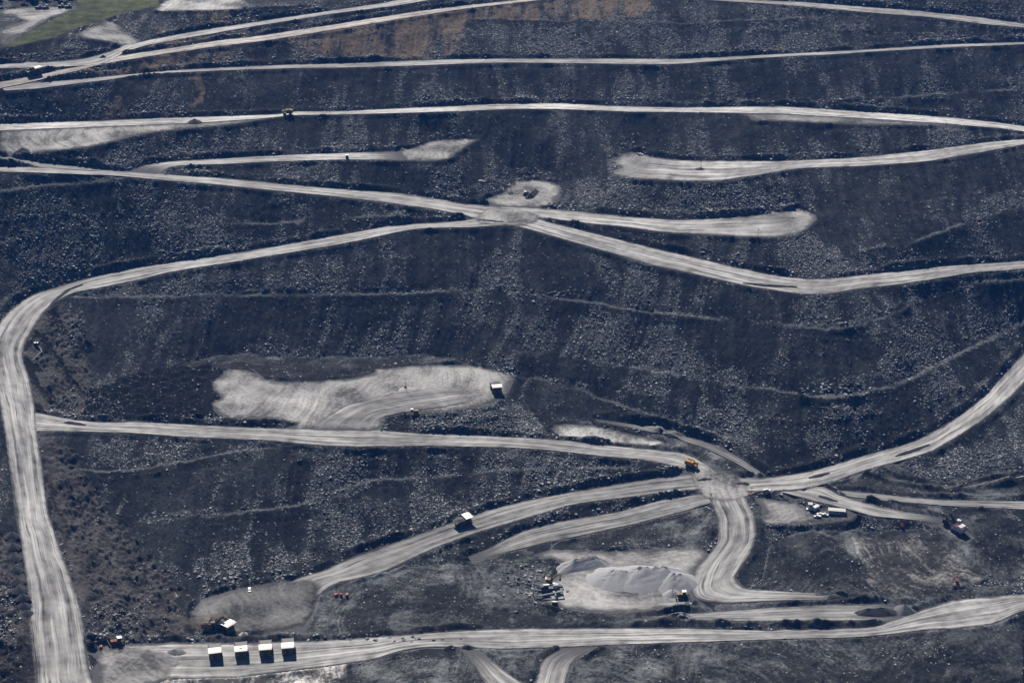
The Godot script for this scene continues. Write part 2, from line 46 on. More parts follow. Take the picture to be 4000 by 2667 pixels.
	["s", PackedFloat32Array([-33.5,-1001.3,-1.5,-18.2,-1011.9,-1.3,-5,-1024.8,-0.8,9.4,-1035.9,-0.2,26.2,-1043.8,0.3,43.4,-1050.4,0.8,61.3,-1055.4,1.4,79.2,-1060,2.2,96.4,-1067.1,3.2,113.5,-1074.1,4.3,131.7,-1077.8,5.1,150.1,-1078.6,6.2]), PackedFloat32Array([-29.2,-993.9,-1.6,-13.4,-1002,-1.1,2.7,-1009.4,-0.6,19.4,-1015.5,0.3,36.2,-1021.3,0.8,53,-1027.1,1.3,69.7,-1033.1,1.9,86.5,-1039,2.5,103,-1045.5,3.3,119.5,-1052.3,4,135.8,-1059.4,4.8,151.8,-1066.7,6.1])],
	["u", PackedFloat32Array([225,-1079.5,9.2,239.7,-1086.4,9,250.9,-1074.8,8.5,263.8,-1065,8.3,278.4,-1057.9,8,293.5,-1051.8,7.5,309.2,-1047.2,7,324.7,-1042.4,6.6]), PackedFloat32Array([205.1,-1078.3,9.4,220.9,-1069.3,8.8,237.2,-1061.1,8.5,253.7,-1053.4,8,269.4,-1044.3,7.6,287.4,-1041.7,7.2,305.5,-1039.1,6.6,323.6,-1037.3,5.5])],
	["v", PackedFloat32Array([252,-1079.6,9.5,270.7,-1077.5,8.9,289.3,-1074.7,8.4,307.9,-1072.3,7.8,326.6,-1069.9,7.2,345.3,-1070,6.6,364.1,-1070.3,6.1,382.9,-1070.5,5.6,401.7,-1071.1,4.9,420.5,-1071.1,4.5,439.2,-1071,4.3,458,-1070.8,4.1,476.8,-1070.5,3.9,495.6,-1069.6,4]), PackedFloat32Array([256.1,-1072.2,8.7,273.4,-1068.6,8.3,290.8,-1065.5,8,308.4,-1063.4,7.5,326,-1061.5,6.9,343.6,-1060.8,6.3,361.3,-1060.1,5.7,379,-1058.8,5.5,396.5,-1056.7,5.6,414.2,-1055.1,5.5,431.8,-1053.7,5.4,449.4,-1052.2,5.2,467.1,-1050.6,5.1,484.7,-1049.2,4.9])],
	["x", PackedFloat32Array([-418.1,-1623.2,211.1,-401.4,-1630.1,212.1,-386.2,-1640,212.3,-370.2,-1648.8,212.8,-353.9,-1657,213.6,-337.7,-1665.2,214.5,-321.6,-1673.6,215.3,-304.8,-1680.5,216.3,-287.5,-1686,217,-270,-1691.1,218,-253.6,-1699,218.8,-236.9,-1706.1,219.8,-220.6,-1714.2,220.5,-203.8,-1721.3,221.5,-187.4,-1729,222.4,-171,-1736.8,223.3,-154.6,-1744.7,224.3,-138.2,-1752.4,225.3,-121.8,-1760.3,226.3,-105,-1767.3,227.4,-87.8,-1773.2,228.2,-70.6,-1779.2,229,-53.3,-1785,229.8,-35.9,-1790.3,230.6,-18.3,-1794.9,231.4,-0.7,-1799.6,232.2,16.9,-1804.1,233,34.5,-1808.8,233.8,52.2,-1813,234.8,69.9,-1816.9,235.8,87.3,-1820.7,236.7,104.6,-1826,237.4,121.5,-1831,238,138.9,-1835.8,238.8,156.2,-1839.9,239.7]), PackedFloat32Array([-413.9,-1604.6,209.9,-397.9,-1612.4,211.3,-382,-1621,211.9,-365.9,-1629.6,212.5,-349.5,-1637.6,213.2,-332.8,-1644.9,214.1,-316,-1652.1,215,-298.9,-1658.5,215.8,-281.5,-1663.9,216.6,-264.1,-1669.5,217.5,-247.4,-1676.9,218.5,-231,-1684.8,219.4,-214.4,-1692.4,220.3,-197.7,-1699.7,221.4,-181.2,-1707.4,222.3,-164.9,-1715.6,223.2,-148.8,-1723.9,224.2,-132.4,-1731.9,225.2,-116.3,-1740.4,226.1,-99.9,-1748.4,227.1,-83.9,-1757.1,227.8,-67.7,-1765.3,228.6,-50.9,-1772.3,229.3,-33.5,-1778,230.2,-16,-1782.7,231.2,1.2,-1788.8,231.9,18.6,-1794.4,232.7,36,-1800,233.6,53.5,-1804.9,234.6,71,-1809.9,235.5,88.7,-1814.5,236.6,105.8,-1820.9,237.2,122.6,-1827.5,237.8,139.5,-1833.3,238.5,156.2,-1837.9,239.5])],
	["y", PackedFloat32Array([-650,-1587.3,208.4,-633.2,-1590.4,208.3,-616.3,-1592.7,208.4,-599.3,-1594.9,208.6,-582.4,-1596.8,208.8,-565.5,-1599,209,-548.7,-1602,208.9,-531.7,-1603.6,209.2,-514.9,-1605.7,209.4,-498,-1608.4,209.5,-481.2,-1611.4,209.4,-465.7,-1617.9,209,-449.3,-1622.2,209.4,-436,-1631.7,209.9,-423,-1642.2,211.4,-411.6,-1654.8,213.4,-399.9,-1667.1,214.6,-388.9,-1679.9,215.3,-373.5,-1687.4,216.7,-358.3,-1695,218.2,-343.1,-1702.8,219.5,-327.1,-1708.3,221.1,-310.8,-1713.5,222.5,-294.5,-1718.4,224,-278.9,-1724.8,225,-262.9,-1730.4,226.3,-247.4,-1736.8,227.3,-231.6,-1743.2,228.4,-217.4,-1752.4,228.6,-202.8,-1761.3,229,-187.7,-1769.3,229.6,-172.4,-1776.8,230.4,-156.9,-1784.1,231.2,-141.4,-1791.2,232.2,-127.6,-1801.2,233.2,-113.5,-1810.9,234.3,-99.9,-1821.1,235.2,-85.6,-1830.5,236.4,-71.9,-1840.7,237.3,-57.9,-1850.3,238.4,-44.4,-1860.7,239.3,-30.6,-1870.7,240.2,-17.4,-1881.5,241,-4.1,-1891.9,241.7,10.3,-1897.9,243.6]), PackedFloat32Array([-650.8,-1582.1,208,-632.8,-1583.8,207.9,-614.8,-1584.1,208.2,-596.8,-1585.6,208.2,-578.7,-1586.4,208.3,-560.8,-1587.6,208.4,-542.9,-1589.4,208.3,-524.8,-1590,208.5,-507,-1592.3,208.3,-489,-1594.2,208.2,-471.6,-1598.2,207.6,-454.1,-1600.8,207.8,-436.6,-1603.8,207.9,-419,-1604.6,209.4,-408.6,-1615.9,211.4,-403,-1633.1,212.4,-393.8,-1648.6,214,-381.4,-1660.6,215.4,-364.9,-1667.7,216.9,-348.7,-1675.7,218.2,-332.3,-1683,219.7,-315.8,-1690,221.2,-299.4,-1697.3,222.7,-283.2,-1705.2,223.9,-266.5,-1712.1,225.3,-250,-1719.2,226.4,-233.7,-1726.8,227.4,-217.9,-1735.5,228,-202.2,-1744.3,228.7,-186.2,-1752.4,229.4,-169.4,-1759.1,230.2,-152.4,-1765.1,231.1,-135.2,-1770.6,232.1,-118.3,-1776.8,233.3,-102,-1784.4,234.5,-85.6,-1791.9,235.7,-69.4,-1799.6,236.9,-53.2,-1807.3,238.1,-36.8,-1814.6,239.3,-20.9,-1823,240.3,-4.7,-1831,241.4,11.2,-1839.4,242.4,26.4,-1849.2,243,41.3,-1859.2,243.5,57.1,-1866.2,244.7])],
	["yb", PackedFloat32Array([-617.8,-1531.4,190,-604.9,-1541.4,190.1,-590.2,-1548.7,191.1,-574.9,-1555.2,192.3,-559.2,-1560.5,193.9,-543.7,-1566.1,195.4,-527.9,-1571.1,197,-512.1,-1575.8,198.8,-496.7,-1581.6,200.2,-481.1,-1586.5,202.2,-466,-1593.3,204.6,-451.2,-1599.8,206.2,-436.1,-1603.9,207.9]), PackedFloat32Array([-605.2,-1505.7,186.7,-589.9,-1511.3,188.8,-573.6,-1519.7,190.5,-557.3,-1527.8,192.3,-541.1,-1536.4,194,-524.7,-1544.5,195.9,-508.3,-1552.5,197.8,-493,-1562.4,199,-477,-1571.3,200.6,-460.4,-1578.7,203.2,-444.1,-1587.3,205.5,-428.2,-1596.4,207.9,-413.9,-1604.6,209.9])],
	["z", PackedFloat32Array([81.9,-1839.4,237.3,98.4,-1833.1,237.4,115,-1827.3,237.5,131.7,-1822.9,237.2,148.7,-1818.2,237,165.3,-1812,237.1,182,-1806.3,237.1,198.9,-1801.2,237,215.9,-1796.6,236.8,232.8,-1791.9,236.6,250,-1787.9,236.2,267.4,-1786.4,235.7,285,-1785.9,235.2,302.6,-1785.4,234.6,320.2,-1785.3,233.9,337.6,-1782.4,233.2,355.2,-1780.8,232.2,372.4,-1777,231.7,389.5,-1773.6,231.1,406.9,-1770.9,230.4,424,-1767.5,229.8,441.1,-1763.7,229.3,458.1,-1759.2,228.4,475.1,-1754.6,227.6,492,-1749.5,226.8,508.9,-1744.6,225.8,525.2,-1738,224.8,541.4,-1731,224,557.5,-1723.9,223.1,574.1,-1717.9,222,590.6,-1711.7,220.9,606.9,-1705.1,219.9,623.2,-1699.3,218.8,639.2,-1694.1,217.6,655.8,-1689,216.4,671.8,-1682.4,215.4]), PackedFloat32Array([60.7,-1827.7,237.3,78.7,-1824.4,236.9,95.9,-1818.5,237,113.2,-1812.7,237.1,130.7,-1807.5,237.1,148.3,-1802.9,236.9,165.9,-1797.8,236.9,183.5,-1792.9,236.8,201.2,-1788.4,236.6,219,-1784,236.4,236.9,-1780.4,236,254.6,-1776.2,235.7,272.5,-1772.7,235.2,290.8,-1771.1,234.3,308.5,-1766.7,233.8,326.4,-1763.1,232.9,344.2,-1759.3,232.1,362,-1756.5,231.1,379.7,-1752.4,230.4,397.2,-1747.7,230,414.9,-1743.6,229.5,432.6,-1740,228.8,450.8,-1737.6,227.9,468,-1731.4,227,485,-1724.9,226.1,502.2,-1718.7,225.1,519.9,-1714.4,224.2,537.8,-1711.6,223.2,555.8,-1708.9,222.3,573.9,-1706.7,221.3,591.8,-1704.6,220.2,609.8,-1702,219.3,627.6,-1699.2,218.4,644.9,-1695.7,217.7,662.9,-1693.2,216.7,680.4,-1688.6,216.2])],
	["track_a", PackedFloat32Array([69.8,-1185.7,17.6,88.7,-1180.6,17,107.3,-1174.5,16.5,125.8,-1168,15.8,143,-1158.6,15,159.8,-1148.8,13.9,174.7,-1136,12.8,186.2,-1120.2,11.8,197,-1104,10.5]), PackedFloat32Array([69.6,-1181.4,17.4,86.9,-1175,16.9,104.1,-1168.3,16.4,121.4,-1162,15.5,137.3,-1152.7,14.6,152.8,-1142.7,13.7,166.7,-1130.5,12.6,179,-1116.9,11.7,189.9,-1102,10.9])],
	["track_b", PackedFloat32Array([281.5,-1108.2,10.5,298,-1098.2,9.5,316.7,-1093.2,8.2,335.7,-1090.7,7.4,354.6,-1092.1,6.9,372.8,-1098.7,6.7,391.5,-1103.6,6.9,410.3,-1107.9,7.5,429.2,-1112.2,8.1,448,-1116.5,8.7,466.8,-1121.1,9.1,485.5,-1125.7,9.5,504.3,-1129.9,10.2]), PackedFloat32Array([281,-1105.5,10.1,297.1,-1094.7,9.2,315.5,-1088.7,8.2,334.5,-1085.5,7.4,353.5,-1086.8,6.9,371.5,-1093.9,6.7,390.2,-1099.1,6.9,409,-1103.6,7.6,427.9,-1108.3,8.3,446.7,-1113.1,8.8,465.4,-1118,9.2,484.1,-1123.2,9.4,502.8,-1128.2,9.8])],
	["track_c", PackedFloat32Array([-606.3,-1460.7,165.8,-587.8,-1459,164.9,-569.5,-1456.5,164.3,-551,-1454.5,163.5,-532.4,-1452.9,162.6,-513.8,-1451.3,161.7,-495.2,-1449.4,160.9,-477.1,-1445.6,160.7,-458.7,-1443.4,159.4,-440.6,-1439.5,157,-422.1,-1438.6,155.5,-403.4,-1437.6,153.9,-385.3,-1438,151.9]), PackedFloat32Array([-603.7,-1461.3,165.9,-585.4,-1459.2,164.7,-567.4,-1455.8,164,-549.3,-1452.7,163.2,-531,-1449.8,162.2,-512.7,-1447.1,161.3,-494.6,-1444,160.5,-476.4,-1440.6,159.7,-458.4,-1437.7,158.3,-440.9,-1431.6,156,-422.8,-1431.1,154.5,-404.3,-1431.1,153.3,-385.8,-1431.4,151.9])],
	["track_d", PackedFloat32Array([-36.3,-888,-1,-27.5,-872.4,-0.9,-21.2,-855.5,-0.9,-13.9,-839.1,-0.9,-6.6,-822.6,-0.9]), PackedFloat32Array([-23.3,-885.5,-0.9,-12.5,-871.2,-0.9,-1.7,-857.1,-0.8,11.2,-844.6,-0.8,24,-832.2,-0.7])],
	["track_e", PackedFloat32Array([35.7,-887.1,-0.7,21.1,-874.2,-0.8,15.9,-854.2,-0.8,12.4,-833.8,-0.8,8.9,-813.4,-0.8]), PackedFloat32Array([55.9,-887.9,-0.5,41,-872.9,-0.6,35,-852.6,-0.6,32.4,-831.3,-0.7,29.8,-810,-0.7])],
	["k_loop", PackedFloat32Array([-162.6,-1121.8,38.8,-154.4,-1139.4,38.6,-144.5,-1156.2,38.4,-133,-1171.4,38.2,-116.7,-1182.1,38,-99.6,-1191.2,38,-81.3,-1197.6,38.1,-62.5,-1202.1,38,-43.2,-1204.1,37.9,-23.9,-1206.7,37.4]), PackedFloat32Array([-105,-1127.6,35.8,-107.2,-1139.5,36.8,-101.9,-1150.2,37.5,-91,-1154.9,37.9,-79.6,-1159,38.2,-67.9,-1162.1,38.3,-56.3,-1165.4,38.3,-45.2,-1170.3,38.3,-34.3,-1175.5,38.2,-23.5,-1181,37.9])],
]
var pad_outlines := [
	["b_left", PackedFloat32Array([-494,-1498.2,171.5,-479.9,-1503.6,170.5,-464.9,-1506.7,170.2,-449.7,-1508.6,170.2,-434.6,-1510.9,170.1,-419.6,-1513.6,169.9,-404.5,-1516.1,169.9,-389.4,-1518.7,169.8,-374.4,-1521.5,169.7,-359.3,-1523.9,169.6,-344.3,-1526.9,169.4,-329.3,-1530,169.2,-314.2,-1532.5,169.1,-299.1,-1535.2,169,-284.5,-1539.8,168.8,-269.8,-1543.9,168.7,-255,-1547.7,168.8,-241.8,-1551.9,168.5,-254.6,-1543.6,168.5,-267.4,-1535.2,168.5,-280.9,-1528,168.6,-295,-1522.2,168.7,-309.3,-1516.7,168.8,-323.5,-1511.2,168.9,-337.6,-1505.3,169.1,-350.8,-1497.8,169.4,-362.8,-1488.3,169.4,-373.8,-1477.8,169,-384.9,-1467.3,168.5,-397,-1458.1,168.1,-411.3,-1454.2,167.2,-426.3,-1451.4,166.5,-441.4,-1449.7,165.4,-456.6,-1448.9,163.3,-471.5,-1447.5,161.8,-482.2,-1453.8,162.7,-486.2,-1468.6,165.7,-490.1,-1483.4,168.6])],
	["b_right", PackedFloat32Array([230.5,-1582,164.9,245.7,-1582.1,164.6,261,-1581.6,164.4,276.2,-1581.2,164.2,291.4,-1579.2,163.9,306.5,-1577.1,163.6,321.7,-1575.5,163.2,336.8,-1574,162.8,352,-1572.5,162.3,367.2,-1571,161.6,382.4,-1569.2,160.9,397.6,-1567.9,160.2,412.8,-1566.6,159.4,428,-1565.5,158.5,443.2,-1565.7,157.4,439.3,-1564.2,157.5,424.4,-1561,158.5,409.4,-1558.9,159.3,394.3,-1556.5,160.1,379.3,-1554.2,161,364.1,-1552.4,161.6,348.9,-1551.3,162.1,333.7,-1551.8,162.7,318.4,-1552.3,163.2,303.3,-1553.9,163.4,288,-1554.9,163.8,272.8,-1556.1,164.2,257.7,-1557.7,164.1,242.5,-1559.4,164,238.7,-1569.9,164.2])],
	["c_tip", PackedFloat32Array([109.5,-1534.4,137.1,124.5,-1536.3,136.9,136.2,-1527.8,136.5,148.8,-1520,136.5,162.8,-1514.2,136.6,164.8,-1501.3,136.6,163.3,-1486.3,136.7,161.9,-1471.2,136.8,160.4,-1456.2,136.8,152,-1451.3,136.5,137.3,-1454.9,136.5,122.8,-1459.2,136.1,108.5,-1464,135.6,99.5,-1475.9,134.6,92.8,-1489.5,132.5,106,-1492.8,135.7,102,-1506.4,136.4,103.3,-1520.6,136.4])],
	["e_tip", PackedFloat32Array([-111.5,-1521.2,143.9,-98.9,-1529.5,144.1,-88,-1540.3,144.7,-76.4,-1550.3,145.7,-61.2,-1552.6,145.8,-45.8,-1552.9,146.5,-34.7,-1552.1,146.5,-41.6,-1538.3,146.2,-48.3,-1524.5,146,-55,-1510.7,145.4,-60,-1496.1,144.6,-72.4,-1490.5,144.2,-87.8,-1490.1,143.7,-102.9,-1492.1,143.6,-107.5,-1506.3,143.8])],
	["round", PackedFloat32Array([0.4,-1509.1,114.1,14.6,-1514.5,115.3,29.5,-1511,116.4,42.1,-1503.1,116.5,48.3,-1489,116.7,46.4,-1473.8,116.1,43.8,-1458.5,115.1,36.9,-1444.8,113.6,24.5,-1441.3,112.5,9.2,-1443,112.6,-6.2,-1444.5,112.9,-20.7,-1449.2,113.6,-29.2,-1455.5,114.6,-20.2,-1468.1,113.7,-10.7,-1480.3,113.3,-5,-1494.7,113.9])],
	["h_tip", PackedFloat32Array([239.6,-1418.7,114.3,254.1,-1424.8,114.5,268.8,-1430.1,115.1,279.7,-1419.9,115,282.7,-1404.8,114.5,276.3,-1390.4,114.9,268.9,-1376.6,115,258.3,-1364.9,114.9,244.2,-1358.9,114.4,230.5,-1356.4,114.1,232.7,-1372,114.3,235,-1387.6,114.2,237.3,-1403.1,114.2])],
	["k", PackedFloat32Array([-240,-1228.6,43.2,-224.8,-1228.1,42.7,-213.9,-1221.6,42.2,-205.5,-1210.7,42,-190.5,-1209.1,41.1,-175.6,-1210.2,40.2,-160.8,-1213.4,39.4,-146.3,-1217.5,38.8,-131.7,-1221.6,38.4,-120.4,-1229.5,38.2,-111.2,-1240.3,38.2,-96.5,-1243.8,38.1,-81.7,-1246.8,38.1,-66.6,-1247.5,38.1,-51.6,-1248.8,37.8,-36.6,-1247.8,37.3,-22.2,-1243.5,36.9,-8.4,-1237.5,36.3,1.9,-1227.3,35.4,0.2,-1212.8,35.9,-3,-1198,36.4,-7.9,-1183.7,36.9,-16.9,-1171.8,37.7,-29.6,-1165.4,38.1,-44.1,-1161.6,38.3,-58.4,-1157,38.3,-73.5,-1155.9,38.2,-88.4,-1154.2,38,-102.7,-1150.1,37.3,-103.2,-1135.5,35.7,-112.6,-1129.6,36,-127.6,-1127.9,37,-142.6,-1126.5,37.9,-157.8,-1126,38.6,-172.9,-1125.9,39.1,-179.6,-1127.9,39.3,-168.7,-1134.5,39.5,-182.7,-1136.8,41.9,-197.8,-1135.9,43.1,-212.9,-1135.9,43.8,-228.1,-1136.1,44.4,-237.9,-1145.7,44.4,-241.3,-1158.9,44.1,-236.4,-1172.5,43.8,-244.9,-1185,43.8,-248.5,-1199.6,43.7,-244.3,-1214.1,43.4])],
	["floor_left", PackedFloat32Array([-196.6,-899.8,-0.1,-210.7,-906.7,-0.1,-219.1,-917.8,-1.2,-220.4,-933.5,-2.1,-215.6,-948.4,-2.4,-203.1,-956.6,-2.7,-188.8,-963.1,-2.8,-173.9,-968.2,-2.7,-158.8,-972.3,-2.4,-143.9,-972.5,-2.1,-132.7,-963.3,-1.6,-134.4,-947.7,-1.5,-136.1,-932.1,-1.4,-139.1,-916.6,-1.3,-150.3,-908,-1,-165.5,-904.5,-0.9,-181.1,-902.3,-0.6])],
	["crusher", PackedFloat32Array([17.4,-1004.7,-0.9,30.8,-1008.8,0,46.1,-1008,0,61.4,-1006.4,0.4,76.7,-1005.7,0.8,92,-1007,1.5,107.3,-1007.2,2.2,122.7,-1006.7,2.9,138,-1004.8,3.3,143.4,-998.1,3.4,134.9,-985.3,2.9,128.4,-971.4,2.5,124.5,-956.6,2.1,126.1,-941.5,1.9,117.8,-932.5,0.9,102.7,-929.9,0.6,87.5,-927.9,0.4,72.2,-927.5,0.1,56.8,-927.9,-0.2,41.9,-930.5,-0.1,27.9,-936.9,-0.1,18.6,-945.3,-0.6,22.7,-960.1,-0.8,29.4,-973.9,-1.2,36.1,-987.8,-0.7,30.4,-996.5,0.4])],
	["office", PackedFloat32Array([183.9,-1074.5,7.7,199.5,-1071.6,6.6,214.8,-1067.1,6.3,228.7,-1059.6,5.9,243.1,-1053.4,5.8,257.6,-1047.7,6.6,253.6,-1042.4,6.1,238,-1039.3,5.3,222.3,-1037.9,5.3,206.5,-1036.1,6.1,190.7,-1034.8,6.6,186.5,-1045.1,6.2,189.5,-1059.6,7])],
	["white", PackedFloat32Array([31.5,-1164.7,19.5,42.4,-1175.3,18.5,57,-1175.1,17.7,72,-1172.9,16.6,86.1,-1167,16,100.1,-1161.2,15.2,113.1,-1153.4,15.2,126.6,-1146.2,14.7,127.9,-1141.1,14.5,112.8,-1142.4,15.1,97.6,-1143.6,15.7,82.4,-1144.5,16.9,67.2,-1145.8,17.9,52.1,-1147.1,18.9,38.6,-1151.2,19.5])],
	["top_a", PackedFloat32Array([-459.2,-1677.4,223.7,-456.6,-1693,223.3,-452.6,-1708.3,223.6,-446.8,-1722.8,223.6,-438.2,-1736,223.1,-427.3,-1731.4,221.3,-418.4,-1718.4,218.6,-409.7,-1705.2,216.7,-400.9,-1692.1,215.3,-393.1,-1678.3,215,-396.3,-1665.4,214.7,-409.4,-1661.9,216.1,-424.4,-1660.9,220.2,-438.1,-1662,222,-450.1,-1664.4,222.5])],
	["top_b", PackedFloat32Array([-527.1,-1634.3,222,-531.4,-1649.2,222.3,-535.7,-1664.1,222.6,-540,-1679,222.8,-543.6,-1693.9,223,-538.8,-1708.7,223.5,-534,-1723.4,224,-531.9,-1737.8,224.4,-540.9,-1750.4,224.2,-550,-1763,224,-563.1,-1771.2,223.6,-570.5,-1783.8,223.5,-565.4,-1794.2,223.9,-551,-1799.9,224.5,-535.9,-1800.8,225.1,-520.4,-1799.3,225.7,-505,-1798,226.2,-489.5,-1797.3,226.6,-490.5,-1782.8,226.5,-492.5,-1767.4,226.3,-500.7,-1754.5,225.9,-507,-1740.8,225.5,-509,-1725.4,225.2,-511,-1710.1,224.9,-513.1,-1694.7,224.6,-515.8,-1679.4,224.2,-519.2,-1664.3,223.6,-523,-1649.3,222.9])],
	["top_c", PackedFloat32Array([-388.2,-1786.5,233.8,-389.3,-1802.1,234.2,-390.6,-1817.6,234.3,-391.9,-1833.2,234.4,-386,-1840.2,234.8,-370.8,-1836.9,235.5,-355.5,-1834,236.1,-340.1,-1831.4,236.6,-324.8,-1828.6,237.2,-309.5,-1825.4,237.9,-302.4,-1814.4,238.1,-299.8,-1799,237.9,-297.3,-1783.6,237.8,-294.8,-1768.3,237.7,-292.3,-1752.9,237.7,-294.6,-1738,236.8,-309.1,-1736,236.3,-324.7,-1735.3,236.1,-340.3,-1735.7,235.7,-355.8,-1737,235.1,-371.2,-1739.5,234.3,-386.1,-1743.8,233.1,-390.4,-1755.5,233.5,-389.3,-1771,233.6])],
	["bench_a", PackedFloat32Array([247,-1239.8,76.9,262.2,-1237.2,76.2,276.7,-1241.5,76.1,291.1,-1247,76.1,304.1,-1255.2,76.3,317.4,-1263.1,76.7,329.4,-1272.7,76.8,341.1,-1282.8,77.3,337.9,-1281.7,77.4,327.6,-1270.8,76.7,318,-1259.1,76.1,303.6,-1253.7,76,290.4,-1245.7,75.9,276.3,-1239.4,75.7,261.9,-1235.6,75.9])],
	["bench_b", PackedFloat32Array([238.3,-1173,44.2,253.7,-1177.3,44.8,269.7,-1179.2,44.7,284.3,-1177.6,43.9,269.1,-1172.3,44.2,253.3,-1169.3,44.4])],
	["junction_a", PackedFloat32Array([-34.9,-1412.4,113.2,-28.8,-1426.4,113.1,-21.8,-1439.2,113.2,-6.6,-1440.2,112.8,7.7,-1437.1,112.4,20.8,-1429.4,111.8,25.7,-1415.3,111.2,19.8,-1401.5,110.9,10.8,-1392.2,111.4,-4.2,-1394.5,111.9,-19.2,-1391.9,112.2,-29.4,-1398.2,112.8])],
	["junction_b", PackedFloat32Array([139.8,-1111.4,11.9,151.5,-1121.7,12.4,162.1,-1109.8,11.3,175.9,-1101.9,10.6,182,-1088.3,9.5,180.1,-1073.3,7.3,167.5,-1067,7,152.7,-1069.2,6.1,142.6,-1081.2,7.6,137.1,-1096,9.3])],
	["junction_o", PackedFloat32Array([-269.3,-873.1,9,-254.5,-877.8,6.3,-239.3,-877.9,4.4,-223.9,-875.9,3,-214.4,-864.8,2.9,-216.1,-850.4,3.9,-223.9,-838.2,5.2,-237.5,-830.9,7,-251,-823.1,9.1,-258.8,-827.8,10,-262.3,-842.9,9.8,-265.7,-858,9.9])],
]
